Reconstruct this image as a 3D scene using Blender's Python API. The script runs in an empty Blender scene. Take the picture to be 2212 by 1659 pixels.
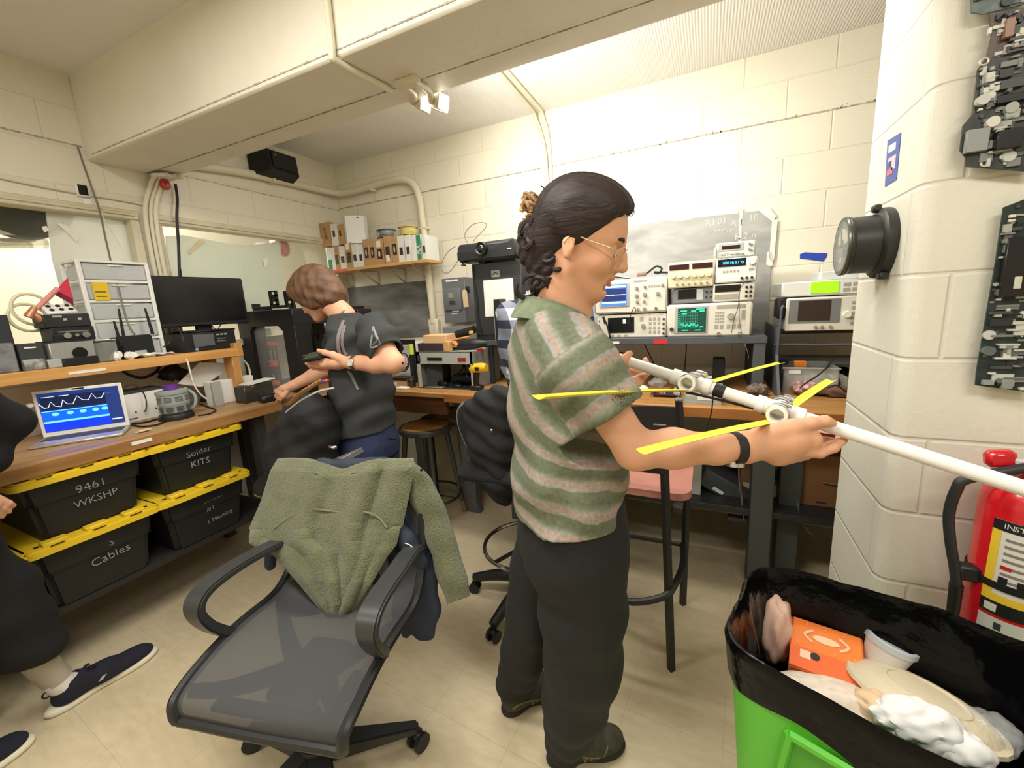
import bpy, bmesh, math, random
import numpy as np
from mathutils import Matrix, Vector, Euler
random.seed(7)
C = bpy.context.scene.collection
SC = bpy.context.scene
# camera
CAMH = 1.41
YAW, PITCH, ROLL, FPX = -0.44506976, 0.18817105, 0.05427057, 895.396
_f = Vector((math.sin(YAW)*math.cos(PITCH), math.cos(YAW)*math.cos(PITCH), -math.sin(PITCH)))
_r = Vector((math.cos(YAW), -math.sin(YAW), 0)); _d = _f.cross(_r)
_r2 = math.cos(ROLL)*_r + math.sin(ROLL)*_d; _d2 = -math.sin(ROLL)*_r + math.cos(ROLL)*_d
cam_data = bpy.data.cameras.new('camera'); cam = bpy.data.objects.new('camera', cam_data); C.objects.link(cam)
cam_data.sensor_width = 36; cam_data.lens = FPX/2212*36; cam_data.clip_start = 0.02
mw = Matrix.Identity(4)
for i in range(3):
    mw[i][0], mw[i][1], mw[i][2] = _r2[i], -_d2[i], -_f[i]
mw[2][3] = CAMH
cam.matrix_world = mw
SC.camera = cam
# world, lights, exposure
SC.view_settings.view_transform = 'Standard'; SC.view_settings.look = 'None'
SC.view_settings.gamma = 1; SC.view_settings.use_curve_mapping = False
SC.view_settings.exposure = 0.45
world = bpy.data.worlds.new('world'); SC.world = world; world.use_nodes = True
world.node_tree.nodes['Background'].inputs[0].default_value = (1.0, 0.97, 0.93, 1)
world.node_tree.nodes['Background'].inputs[1].default_value = 0.10
def area(name, loc, size, power, col=(1, .965, .90), rot=(0, 0, 0), sy=None, spread=180):
    l = bpy.data.lights.new(name, 'AREA'); l.energy = power; l.color = col; l.size = size
    if sy: l.shape = 'RECTANGLE'; l.size_y = sy
    l.spread = math.radians(spread)
    o = bpy.data.objects.new(name, l); C.objects.link(o); o.location = loc; o.rotation_euler = rot
    return o
# fluorescent troffers in the near ceiling (above and behind the camera)
area('fluorescent_light', (-0.95, 0.30, 2.60), 1.2, 27, sy=0.3)
area('fluorescent_light', (0.9, -0.3, 2.60), 1.2, 20, sy=0.3)
area('fluorescent_light', (-1.6, -1.3, 2.60), 1.2, 22, sy=0.3)
# tube in the back ceiling strip, hidden above the beam
area('fluorescent_light', (-0.7, 1.86, 2.61), 1.9, 20, sy=0.2)
# light of the neighbouring room behind the windows
area('neighbour_room_light', (-3.5, 1.6, 2.7), 1.6, 46, sy=0.5)
def ray(x, y):
    return (x-1106)/FPX*_r2 + (y-829.5)/FPX*_d2 + _f
def at(x, y, X=None, Y=None, Z=None):
    """point of the room seen at photo pixel (x, y) on the plane X=, Y= or Z="""
    r = ray(x, y)
    t = X/r.x if X is not None else Y/r.y if Y is not None else (Z-CAMH)/r.z
    return Vector((0, 0, CAMH)) + r*t
def aty(x, y, p):  # on the depth (Y) of a point
    return at(x, y, Y=p[1])
# materials
def lin(c):
    return tuple(((v/255)/12.92 if v/255 <= .04045 else ((v/255+.055)/1.055)**2.4) for v in c)
MATS = {}
def mat(name, rgb=(200, 200, 200), rough=.5, metal=0, var=0, vs=8, bump=0, bs=60, emit=0, alpha=1, trans=0, coat=0, sub=0, spec=.5, col2=None, sheen=0):
    if name in MATS: return MATS[name]
    m = bpy.data.materials.new(name); MATS[name] = m; m.use_nodes = True
    nt = m.node_tree; p = nt.nodes['Principled BSDF']; L = nt.links
    c = (*lin(rgb), 1)
    p.inputs['Base Color'].default_value = c; p.inputs['Roughness'].default_value = rough
    p.inputs['Metallic'].default_value = metal; p.inputs['Alpha'].default_value = alpha
    p.inputs['Transmission Weight'].default_value = trans; p.inputs['Coat Weight'].default_value = coat
    p.inputs['Specular IOR Level'].default_value = spec; p.inputs['Sheen Weight'].default_value = sheen
    if sub:
        p.inputs['Subsurface Weight'].default_value = sub; p.inputs['Subsurface Radius'].default_value = (.012, .005, .003); p.inputs['Subsurface Scale'].default_value = .6
    if emit:
        p.inputs['Emission Color'].default_value = c; p.inputs['Emission Strength'].default_value = emit
    if var or bump or col2:
        tc = nt.nodes.new('ShaderNodeTexCoord')
    if var or col2:
        n = nt.nodes.new('ShaderNodeTexNoise'); n.inputs['Scale'].default_value = vs; n.inputs['Detail'].default_value = 5
        L.new(tc.outputs['Object'], n.inputs['Vector'])
        mx = nt.nodes.new('ShaderNodeMix'); mx.data_type = 'RGBA'
        b = lin(col2) if col2 else tuple(min(1, v*(1-var)) for v in c[:3])
        a = c[:3] if col2 else tuple(min(1, v*(1+var)) for v in c[:3])
        mx.inputs[6].default_value = (*a, 1); mx.inputs[7].default_value = (*b, 1)
        rp = nt.nodes.new('ShaderNodeMapRange'); rp.inputs[1].default_value = .35; rp.inputs[2].default_value = .65
        L.new(n.outputs['Fac'], rp.inputs[0]); L.new(rp.outputs[0], mx.inputs[0]); L.new(mx.outputs[2], p.inputs['Base Color'])
    if bump:
        n2 = nt.nodes.new('ShaderNodeTexNoise'); n2.inputs['Scale'].default_value = bs; n2.inputs['Detail'].default_value = 3
        L.new(tc.outputs['Object'], n2.inputs['Vector'])
        bp = nt.nodes.new('ShaderNodeBump'); bp.inputs['Strength'].default_value = bump; bp.inputs['Distance'].default_value = .01
        L.new(n2.outputs['Fac'], bp.inputs['Height']); L.new(bp.outputs[0], p.inputs['Normal'])
    return m
def nodes(m):
    return m.node_tree.nodes, m.node_tree.links, m.node_tree.nodes['Principled BSDF']
# mesh builder
def rot(x=0, y=0, z=0):
    return Euler((math.radians(x), math.radians(y), math.radians(z))).to_matrix().to_4x4()
def frame(o, x, z):
    """matrix with origin o, local x along x, local z near z"""
    x = Vector(x).normalized(); z = Vector(z); y = z.cross(x).normalized(); z = x.cross(y)
    M = Matrix.Identity(4)
    for i in range(3): M[i][0], M[i][1], M[i][2], M[i][3] = x[i], y[i], z[i], o[i]
    return M
def smoothpts(pts, n=6, close=False):
    P = [Vector(p) for p in pts]; out = []
    N = len(P)
    if N < 3: return P
    for i in range(N if close else N-1):
        a = P[(i-1) % N] if close or i > 0 else P[0]*2-P[1]
        b = P[i]; c = P[(i+1) % N]
        d = P[(i+2) % N] if close or i+2 < N else P[-1]*2-P[-2]
        for k in range(n):
            t = k/n
            out.append(.5*((2*b)+(c-a)*t+(2*a-5*b+4*c-d)*t*t+(3*b-a-3*c+d)*t**3))
    if not close: out.append(P[-1])
    return out
class B:
    def __init__(s, M=None):
        s.bm = bmesh.new(); s.M = M or Matrix.Identity(4); s.mats = []; s.cur = 0; s.attr = None
    def m(s, mt):
        if mt not in s.mats: s.mats.append(mt)
        s.cur = s.mats.index(mt); return s
    def _add(s, vs, fs, M=None, sm=True):
        T = s.M @ M if M is not None else s.M
        bv = [s.bm.verts.new(T @ Vector(v)) for v in vs]
        for f in fs:
            try:
                q = s.bm.faces.new([bv[i] for i in f]); q.material_index = s.cur; q.smooth = sm
            except ValueError: pass
        return bv
    def box(s, c, sz, mt=None, bev=0, R=None, seg=1):
        if mt: s.m(mt)
        t = bmesh.new(); bmesh.ops.create_cube(t, size=1, matrix=Matrix.Diagonal((*sz, 1)))
        if bev: bmesh.ops.bevel(t, geom=list(t.edges), offset=min(bev, min(sz)*.49), segments=seg, affect='EDGES', profile=.5)
        t.verts.index_update()
        M = Matrix.Translation(c) @ (R or Matrix.Identity(4))
        s._add([v.co for v in t.verts], [[v.index for v in f.verts] for f in t.faces], M, sm=bev > 0); t.free(); return s
    def bx(s, lo, hi, mt=None, bev=0):
        lo = Vector(lo); hi = Vector(hi)
        return s.box((lo+hi)/2, [abs(v) for v in hi-lo], mt, bev)
    def cyl(s, p0, p1, r, mt=None, r1=None, seg=18, caps=True):
        if mt: s.m(mt)
        p0 = Vector(p0); p1 = Vector(p1); r1 = r if r1 is None else r1
        d = p1-p0; q = d.to_track_quat('Z', 'Y').to_matrix()
        vs = []; fs = []
        for p, rr in ((p0, r), (p1, r1)):
            for i in range(seg):
                a = 2*math.pi*i/seg; vs.append(p+q @ Vector((rr*math.cos(a), rr*math.sin(a), 0)))
        for i in range(seg): fs.append((i, (i+1) % seg, seg+(i+1) % seg, seg+i))
        if caps: fs += [tuple(range(seg-1, -1, -1)), tuple(range(seg, 2*seg))]
        s._add(vs, fs); return s
    def tube(s, pts, r, mt=None, seg=8, n=5, close=False, flat=1, up=None):
        if mt: s.m(mt)
        P = smoothpts(pts, n, close) if n > 1 else [Vector(p) for p in pts]
        R = r if isinstance(r, (list, tuple)) else None
        vs = []; fs = []; N = len(P); pv = None
        for i, p in enumerate(P):
            t = (P[(i+1) % N]-P[i-1]) if close else (P[min(i+1, N-1)]-P[max(i-1, 0)])
            t = t.normalized() if t.length > 1e-9 else Vector((0, 0, 1))
            if pv is None:
                u = Vector(up) if up else (Vector((0, 0, 1)) if abs(t.z) < .9 else Vector((1, 0, 0)))
            else: u = pv
            a = (u-t*u.dot(t)).normalized(); b = t.cross(a); pv = a
            if R:
                f = i/(N-1)*(len(R)-1); k = min(int(f), len(R)-2); rr = R[k]+(R[k+1]-R[k])*(f-k)
            else: rr = r
            for j in range(seg):
                an = 2*math.pi*j/seg; vs.append(p+a*rr*math.cos(an)*flat+b*rr*math.sin(an))
        for i in range(N if close else N-1):
            for j in range(seg):
                i2 = (i+1) % N; fs.append((i*seg+j, i*seg+(j+1) % seg, i2*seg+(j+1) % seg, i2*seg+j))
        if not close: fs += [tuple(range(seg-1, -1, -1)), tuple(range((N-1)*seg, N*seg))]
        s._add(vs, fs); return s
    def lathe(s, prof, mt=None, M=None, seg=28, arc=1):
        if mt: s.m(mt)
        vs = []; fs = []; n = len(prof); S = seg if arc == 1 else seg+1
        for i in range(S):
            a = 2*math.pi*arc*i/seg
            for r, z in prof: vs.append((r*math.cos(a), r*math.sin(a), z))
        for i in range(seg):
            i2 = (i+1) % S
            for k in range(n-1): fs.append((i*n+k, i2*n+k, i2*n+k+1, i*n+k+1))
        bv = s._add(vs, fs, M)
        bmesh.ops.remove_doubles(s.bm, verts=bv, dist=1e-6); return s
    def prism(s, poly, h, mt=None, M=None, sm=False):
        """poly in local xy, extruded along +z by h"""
        if mt: s.m(mt)
        n = len(poly); vs = [(x, y, 0) for x, y in poly]+[(x, y, h) for x, y in poly]
        fs = [tuple(range(n-1, -1, -1)), tuple(range(n, 2*n))]+[(i, (i+1) % n, n+(i+1) % n, n+i) for i in range(n)]
        s._add(vs, fs, M, sm); return s
    def grid(s, fn, nu, nv, mt=None, th=0, M=None):
        if mt: s.m(mt)
        P = [[Vector(fn(i/nu, j/nv)) for j in range(nv+1)] for i in range(nu+1)]
        W = nv+1; vs = [p for r in P for p in r]; fs = [(i*W+j, (i+1)*W+j, (i+1)*W+j+1, i*W+j+1) for i in range(nu) for j in range(nv)]
        if th:
            nr = []
            for i in range(nu+1):
                for j in range(nv+1):
                    a = P[min(i+1, nu)][j]-P[max(i-1, 0)][j]; b = P[i][min(j+1, nv)]-P[i][max(j-1, 0)]
                    c = a.cross(b); nr.append(c.normalized() if c.length > 0 else Vector((0, 0, 1)))
            K = len(vs); vs = vs+[v-n*th for v, n in zip(vs, nr)]
            fs = fs+[tuple(K+k for k in reversed(f)) for f in fs]
            bd = [(i*W) for i in range(nu+1)]+[nu*W+j for j in range(1, W)]+[i*W+nv for i in range(nu-1, -1, -1)]+[j for j in range(nv-1, 0, -1)]
            for a, b in zip(bd, bd[1:]+bd[:1]): fs.append((b, a, K+a, K+b))
        s._add(vs, fs, M); return s
    def ball(s, c, r, mt=None, R=None, seg=16):
        if mt: s.m(mt)
        r = (r, r, r) if not isinstance(r, (tuple, list)) else r
        n = seg//2; prof = [(math.sin(math.pi*k/n), -math.cos(math.pi*k/n)) for k in range(n+1)]
        return s.lathe(prof, None, Matrix.Translation(c) @ (R or Matrix.Identity(4)) @ Matrix.Diagonal((*r, 1)), seg)
    def torus(s, c, R_, r, mt=None, M=None, seg=32, s2=8):
        if mt: s.m(mt)
        T = Matrix.Translation(c) @ (M or Matrix.Identity(4))
        pts = [T @ Vector((R_*math.cos(2*math.pi*i/seg), R_*math.sin(2*math.pi*i/seg), 0)) for i in range(seg)]
        return s.tube(pts, r, None, s2, 1, True, up=tuple((T.to_3x3() @ Vector((0, 0, 1)))))
    def text(s, body, size, M, mt=None, ext=.0006, align='CENTER', w=None, bold=0):
        """lettering in local xy of M, facing local +z"""
        if mt: s.m(mt)
        cu = bpy.data.curves.new('t', 'FONT'); cu.body = body; cu.size = size; cu.extrude = ext; cu.align_x = align; cu.align_y = 'CENTER'; cu.resolution_u = 2; cu.offset = bold
        o = bpy.data.objects.new('t', cu); C.objects.link(o)
        me = o.to_mesh(); sx = 1
        if w and len(me.vertices):
            ww = max(v.co.x for v in me.vertices)-min(v.co.x for v in me.vertices)
            if ww > 0: sx = w/ww
        s._add([(v.co.x*sx, v.co.y, v.co.z) for v in me.vertices], [tuple(p.vertices) for p in me.polygons], M, False)
        o.to_mesh_clear(); C.objects.unlink(o); bpy.data.objects.remove(o); bpy.data.curves.remove(cu)
        return s
    def raw(s, V, F, mt=None):
        if mt: s.m(mt)
        s._add(V, F); return s
    def obj(s, name, parent=None, label=None, kind=None, world=False, sharp=38, stuff=False):
        bm = s.bm
        bmesh.ops.recalc_face_normals(bm, faces=bm.faces)
        ca = math.cos(math.radians(sharp))
        for e in bm.edges:
            if len(e.link_faces) == 2 and e.link_faces[0].normal.dot(e.link_faces[1].normal) < ca: e.smooth = False
        me = bpy.data.meshes.new(name)
        if world and parent is not None:
            Mi = parent.matrix_basis.inverted() if parent.parent is None else (parent.parent.matrix_basis @ parent.matrix_basis).inverted()
            bm.transform(Mi)
        bm.to_mesh(me); bm.free()
        for mt in s.mats: me.materials.append(mt)
        o = bpy.data.objects.new(name, me); C.objects.link(o)
        if parent is not None: o.parent = parent
        if label: o['label'] = label
        if kind: o['kind'] = kind
        return o
def thing(name, label, cat, loc=(0, 0, 0), rz=0, group=None):
    o = bpy.data.objects.new(name, None); C.objects.link(o); o.empty_display_size = .05
    o.location = loc; o.rotation_euler = (0, 0, math.radians(rz)); o['label'] = label; o['category'] = cat
    o.matrix_basis = Matrix.Translation(loc) @ rot(0, 0, rz)
    if group: o['group'] = group
    return o
def thingM(name, label, cat, M, group=None):
    o = bpy.data.objects.new(name, None); C.objects.link(o); o.matrix_basis = M; o['label'] = label; o['category'] = cat
    o.empty_display_size = .05
    if group: o['group'] = group
    return o
def tag(o, label, cat, group=None):
    o['label'] = label; o['category'] = cat
    if group: o['group'] = group
    return o
def struct(b, name):
    o = b.obj(name); o['kind'] = 'structure'; return o
# signed-distance sculpting
class SDF:
    def __init__(s, lo, hi, v):
        s.lo = np.array(lo, float); s.v = v; s.n = np.ceil((np.array(hi)-s.lo)/v).astype(int)+1
        s.F = np.full(s.n, 1.0, np.float32)
    def _sub(s, lo, hi):
        a = np.clip(np.floor((np.array(lo)-s.lo)/s.v).astype(int), 0, s.n); b = np.clip(np.ceil((np.array(hi)-s.lo)/s.v).astype(int)+1, 0, s.n)
        if (b <= a).any(): return None
        g = [s.lo[i]+s.v*np.arange(a[i], b[i], dtype=np.float32) for i in range(3)]
        X = np.meshgrid(*g, indexing='ij', sparse=True)
        return tuple(slice(a[i], b[i]) for i in range(3)), [x.astype(np.float32) for x in X]
    def _mix(s, sl, d, k, op):
        A = s.F[sl]
        if op == '-':
            d = -d; h = np.maximum(k-np.abs(A-d), 0)/k if k > 0 else 0
            s.F[sl] = np.maximum(A, d)+h*h*k*.25
        else:
            h = np.maximum(k-np.abs(A-d), 0)/k if k > 0 else 0
            s.F[sl] = np.minimum(A, d)-h*h*k*.25
    def cap(s, p0, p1, r0, r1=None, k=.01, op='+', flat=None):
        """tapered capsule; flat=(axis, factor) squeezes it along a direction"""
        p0 = np.array(p0, float); p1 = np.array(p1, float); r1 = r0 if r1 is None else r1
        pad = max(r0, r1)*(1 if not flat else max(1, flat[1]))+k+.02
        q = s._sub(np.minimum(p0, p1)-pad, np.maximum(p0, p1)+pad)
        if q is None: return s
        sl, X = q; d = p1-p0; L = max(float(d@d), 1e-12)
        t = np.clip(sum((X[i]-p0[i])*d[i] for i in range(3))/L, 0, 1)
        Q = [X[i]-p0[i]-t*d[i] for i in range(3)]
        if flat:
            ax = np.array(flat[0], float); ax /= np.linalg.norm(ax); c = sum(Q[i]*ax[i] for i in range(3)); f = (1/flat[1]-1)
            Q = [Q[i]+ax[i]*c*f for i in range(3)]
        dist = np.sqrt(sum(x*x for x in Q))-(r0+(r1-r0)*t)
        if flat and flat[1] < 1: dist = dist*(flat[1]*.5+.5)
        s._mix(sl, dist, k, op); return s
    def chain(s, pts, rs, k=.01, **kw):
        for i in range(len(pts)-1): s.cap(pts[i], pts[i+1], rs[i], rs[i+1], k, **kw)
        return s
    def ell(s, c, r, R=None, k=.01, op='+'):
        c = np.array(c, float); r = np.array(r, float); m = r.max()+k+.02
        q = s._sub(c-m, c+m)
        if q is None: return s
        sl, X = q; Q = [X[i]-c[i] for i in range(3)]
        if R is not None:
            R = np.array(R.to_3x3()) if hasattr(R, 'to_3x3') else np.array(R)
            Q = [sum(R[j][i]*Q[j] for j in range(3)) for i in range(3)]
        k0 = np.sqrt(sum((Q[i]/r[i])**2 for i in range(3))); k1 = np.sqrt(sum((Q[i]/r[i]**2)**2 for i in range(3)))
        s._mix(sl, k0*(k0-1)/np.maximum(k1, 1e-9), k, op); return s
    def box(s, c, h, R=None, rd=.005, k=.005, op='+'):
        c = np.array(c, float); h = np.array(h, float)-rd; m = np.linalg.norm(h)+rd+k+.02
        q = s._sub(c-m, c+m)
        if q is None: return s
        sl, X = q; Q = [X[i]-c[i] for i in range(3)]
        if R is not None:
            R = np.array(R.to_3x3()) if hasattr(R, 'to_3x3') else np.array(R)
            Q = [sum(R[j][i]*Q[j] for j in range(3)) for i in range(3)]
        A = [np.abs(Q[i])-h[i] for i in range(3)]
        d = np.sqrt(sum(np.maximum(a, 0)**2 for a in A))+np.minimum(np.maximum(np.maximum(A[0], A[1]), A[2]), 0)-rd
        s._mix(sl, d, k, op); return s
    def half(s, p, n, k=.003):
        """keep the side the normal points away from"""
        q = s._sub(s.lo, s.lo+s.v*s.n); sl, X = q; n = np.array(n, float); n /= np.linalg.norm(n)
        d = sum((X[i]-p[i])*n[i] for i in range(3)); s._mix(sl, -d, k, '-'); return s
    def warp(s, fn):
        q = s._sub(s.lo, s.lo+s.v*s.n); sl, X = q; s.F[sl] += fn(*X).astype(np.float32); return s
    def mesh(s):
        F = s.F; n = F.shape
        I = F < 0
        cs = np.zeros([k-1 for k in n], np.uint8)
        for a in (0, 1):
            for b in (0, 1):
                for c in (0, 1): cs += I[a:n[0]-1+a, b:n[1]-1+b, c:n[2]-1+c]
        act = (cs > 0) & (cs < 8); idx = np.argwhere(act)
        vid = np.full(act.shape, -1, np.int64); vid[act] = np.arange(len(idx))
        acc = np.zeros((len(idx), 3)); cnt = np.zeros(len(idx))
        off = [(a, b, c) for a in (0, 1) for b in (0, 1) for c in (0, 1)]
        val = {o: F[idx[:, 0]+o[0], idx[:, 1]+o[1], idx[:, 2]+o[2]].astype(float) for o in off}
        for o in off:
            for ax in range(3):
                if o[ax]: continue
                o2 = list(o); o2[ax] = 1; o2 = tuple(o2)
                a, b = val[o], val[o2]; m = (a < 0) != (b < 0)
                t = np.where(m, a/np.where(m, a-b, 1), 0)
                P = np.tile(np.array(o, float), (len(idx), 1)); P[:, ax] += t
                acc += P*m[:, None]; cnt += m
        V = s.lo+s.v*(idx+acc/np.maximum(cnt, 1)[:, None])
        Q = []
        for ax in range(3):
            u, w = (ax+1) % 3, (ax+2) % 3
            sa = [slice(None)]*3; sb = [slice(None)]*3; sa[ax] = slice(0, n[ax]-1); sb[ax] = slice(1, n[ax])
            a = I[tuple(sa)]; b = I[tuple(sb)]; E = np.argwhere(a != b)
            ok = (E[:, u] > 0) & (E[:, w] > 0) & (E[:, u] < n[u]-1) & (E[:, w] < n[w]-1); E = E[ok]
            fl = a[E[:, 0], E[:, 1], E[:, 2]]
            def g(du, dw):
                K = E.copy(); K[:, u] -= du; K[:, w] -= dw; return vid[K[:, 0], K[:, 1], K[:, 2]]
            q = np.stack([g(1, 1), g(0, 1), g(0, 0), g(1, 0)], 1)
            q[~fl] = q[~fl][:, ::-1]; Q.append(q)
        return V, np.concatenate(Q)
def npobj(V, F, name, mats, parent=None, smooth=1, fmat=None, attrs=None, label=None):
    """numpy mesh -> object (V in world space), optional laplacian smoothing"""
    if smooth:
        E = np.concatenate([F[:, [0, 1]], F[:, [1, 2]], F[:, [2, 3]], F[:, [3, 0]]])
        for _ in range(smooth):
            A = np.zeros_like(V); N = np.zeros(len(V))
            np.add.at(A, E[:, 0], V[E[:, 1]]); np.add.at(N, E[:, 0], 1)
            np.add.at(A, E[:, 1], V[E[:, 0]]); np.add.at(N, E[:, 1], 1)
            V = V*.5+.5*A/np.maximum(N, 1)[:, None]
    me = bpy.data.meshes.new(name)
    W = V
    if parent is not None:
        Mi = np.array((parent.matrix_basis if parent.parent is None else parent.parent.matrix_basis @ parent.matrix_basis).inverted())
        W = V @ Mi[:3, :3].T+Mi[:3, 3]
    me.vertices.add(len(W)); me.vertices.foreach_set('co', W.astype(np.float32).ravel())
    me.loops.add(F.size); me.loops.foreach_set('vertex_index', F.astype(np.int32).ravel())
    me.polygons.add(len(F)); me.polygons.foreach_set('loop_start', np.arange(0, F.size, 4, dtype=np.int32))
    me.polygons.foreach_set('use_smooth', np.ones(len(F), bool))
    for m in (mats if isinstance(mats, (list, tuple)) else [mats]): me.materials.append(m)
    if fmat is not None: me.polygons.foreach_set('material_index', fmat(V, F).astype(np.int32))
    for k, fn in (attrs or {}).items():
        a = me.attributes.new(k, 'FLOAT', 'POINT'); a.data.foreach_set('value', fn(V).astype(np.float32))
    me.update(calc_edges=True); me.validate()
    o = bpy.data.objects.new(name, me); C.objects.link(o)
    if parent is not None: o.parent = parent
    if label: o['label'] = label
    return o
# room shell
XL, YB_, ZC = -2.91, 2.83, 2.64
def block_wall(name, rgb, rgb2, cw, ch, ox, oz, axis, mortar=.006):
    """painted concrete block: mortar lines as shallow grooves"""
    m = mat(name, rgb, .55, var=0); N, L, p = nodes(m)
    tc = N.new('ShaderNodeTexCoord'); sp = N.new('ShaderNodeSeparateXYZ'); L.new(tc.outputs['Object'], sp.inputs[0])
    cb = N.new('ShaderNodeCombineXYZ')
    for k, (o, off) in enumerate(((axis, ox), ('Z', oz))):
        ad = N.new('ShaderNodeMath'); ad.operation = 'ADD'; ad.inputs[1].default_value = off
        L.new(sp.outputs[o], ad.inputs[0]); L.new(ad.outputs[0], cb.inputs[k])
    br = N.new('ShaderNodeTexBrick'); L.new(cb.outputs[0], br.inputs['Vector'])
    br.inputs['Scale'].default_value = 1; br.inputs['Brick Width'].default_value = cw; br.inputs['Row Height'].default_value = ch
    br.inputs['Mortar Size'].default_value = mortar; br.inputs['Mortar Smooth'].default_value = .8; br.offset = .5
    n = N.new('ShaderNodeTexNoise'); n.inputs['Scale'].default_value = 3; n.inputs['Detail'].default_value = 6; L.new(tc.outputs['Object'], n.inputs[0])
    mx = N.new('ShaderNodeMix'); mx.data_type = 'RGBA'; mx.inputs[6].default_value = (*lin(rgb), 1); mx.inputs[7].default_value = (*lin(rgb2), 1)
    L.new(n.outputs['Fac'], mx.inputs[0])
    m2 = N.new('ShaderNodeMix'); m2.data_type = 'RGBA'; m2.inputs[7].default_value = (*[v*.86 for v in lin(rgb2)], 1)
    sc = N.new('ShaderNodeMath'); sc.operation = 'MULTIPLY'; sc.inputs[1].default_value = .16
    L.new(br.outputs['Fac'], sc.inputs[0]); L.new(sc.outputs[0], m2.inputs[0]); L.new(mx.outputs[2], m2.inputs[6]); L.new(m2.outputs[2], p.inputs['Base Color'])
    n2 = N.new('ShaderNodeTexNoise'); n2.inputs['Scale'].default_value = 70; n2.inputs['Detail'].default_value = 4; L.new(tc.outputs['Object'], n2.inputs[0])
    h = N.new('ShaderNodeMath'); h.operation = 'MULTIPLY_ADD'; h.inputs[1].default_value = -.7; L.new(br.outputs['Fac'], h.inputs[0])
    h2 = N.new('ShaderNodeMath'); h2.operation = 'MULTIPLY'; h2.inputs[1].default_value = .35; L.new(n2.outputs['Fac'], h2.inputs[0]); L.new(h2.outputs[0], h.inputs[2])
    bp = N.new('ShaderNodeBump'); bp.inputs['Strength'].default_value = .55; bp.inputs['Distance'].default_value = .006
    L.new(h.outputs[0], bp.inputs['Height']); L.new(bp.outputs[0], p.inputs['Normal'])
    return m
M_back = block_wall('block_back', (240, 235, 217), (232, 227, 209), .406, .19, 2*.406+.265, -2.30+.19*20, 'X')
M_left = block_wall('block_left', (236, 230, 211), (228, 222, 203), .406, .19, 2, -2.30+.19*20, 'Y')
M_sideA = block_wall('block_pillar_side', (232, 230, 216), (224, 222, 208), .8, .2032, 2.2, -.006+.2032*5, 'Y', .007)
M_sideB = block_wall('block_pillar_face', (232, 229, 214), (222, 219, 203), .406, .2032, 2.33, -.006+.2032*5, 'X', .007)
# floor: speckled beige vinyl tile
M_floor = mat('vinyl_tile', (201, 185, 152), .42); N, L, p = nodes(M_floor)
tc = N.new('ShaderNodeTexCoord'); mp = N.new('ShaderNodeMapping'); mp.inputs['Rotation'].default_value = (0, 0, math.radians(4)); L.new(tc.outputs['Object'], mp.inputs[0])
st = N.new('ShaderNodeMapping'); st.inputs['Scale'].default_value = (9, 26, 9); st.inputs['Rotation'].default_value = (0, 0, .5); L.new(tc.outputs['Object'], st.inputs[0])
n1 = N.new('ShaderNodeTexNoise'); n1.inputs['Scale'].default_value = 1.6; n1.inputs['Detail'].default_value = 8; L.new(st.outputs[0], n1.inputs[0])
r1 = N.new('ShaderNodeValToRGB'); L.new(n1.outputs['Fac'], r1.inputs[0])
r1.color_ramp.elements[0].position = .3; r1.color_ramp.elements[0].color = (*lin((196, 180, 147)), 1)
r1.color_ramp.elements[1].position = .7; r1.color_ramp.elements[1].color = (*lin((208, 193, 161)), 1)
vo = N.new('ShaderNodeTexVoronoi'); s2 = N.new('ShaderNodeMapping'); s2.inputs['Scale'].default_value = (26, 11, 20); s2.inputs['Rotation'].default_value = (0, 0, .9); L.new(tc.outputs['Object'], s2.inputs[0]); L.new(s2.outputs[0], vo.inputs[0])
lt = N.new('ShaderNodeMath'); lt.operation = 'LESS_THAN'; lt.inputs[1].default_value = .085; L.new(vo.outputs['Distance'], lt.inputs[0])
cg = N.new('ShaderNodeMath'); cg.operation = 'MULTIPLY'; sepc = N.new('ShaderNodeSeparateColor'); L.new(vo.outputs['Color'], sepc.inputs[0])
gt = N.new('ShaderNodeMath'); gt.operation = 'GREATER_THAN'; gt.inputs[1].default_value = .62; L.new(sepc.outputs[0], gt.inputs[0])
L.new(lt.outputs[0], cg.inputs[0]); L.new(gt.outputs[0], cg.inputs[1])
cm = N.new('ShaderNodeMath'); cm.operation = 'MULTIPLY'; cm.inputs[1].default_value = .4; L.new(cg.outputs[0], cm.inputs[0])
mx = N.new('ShaderNodeMix'); mx.data_type = 'RGBA'; L.new(cm.outputs[0], mx.inputs[0]); L.new(r1.outputs[0], mx.inputs[6]); mx.inputs[7].default_value = (*lin((108, 92, 66)), 1)
br = N.new('ShaderNodeTexBrick'); br.offset = 0; br.inputs['Scale'].default_value = 1; br.inputs['Brick Width'].default_value = .305; br.inputs['Row Height'].default_value = .305; br.inputs['Mortar Size'].default_value = .0012
L.new(mp.outputs[0], br.inputs['Vector'])
mb = N.new('ShaderNodeMath'); mb.operation = 'MULTIPLY'; mb.inputs[1].default_value = .3; L.new(br.outputs['Fac'], mb.inputs[0])
mx2 = N.new('ShaderNodeMix'); mx2.data_type = 'RGBA'; L.new(mb.outputs[0], mx2.inputs[0]); L.new(mx.outputs[2], mx2.inputs[6]); mx2.inputs[7].default_value = (*lin((130, 115, 85)), 1)
L.new(mx2.outputs[2], p.inputs['Base Color'])
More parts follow.
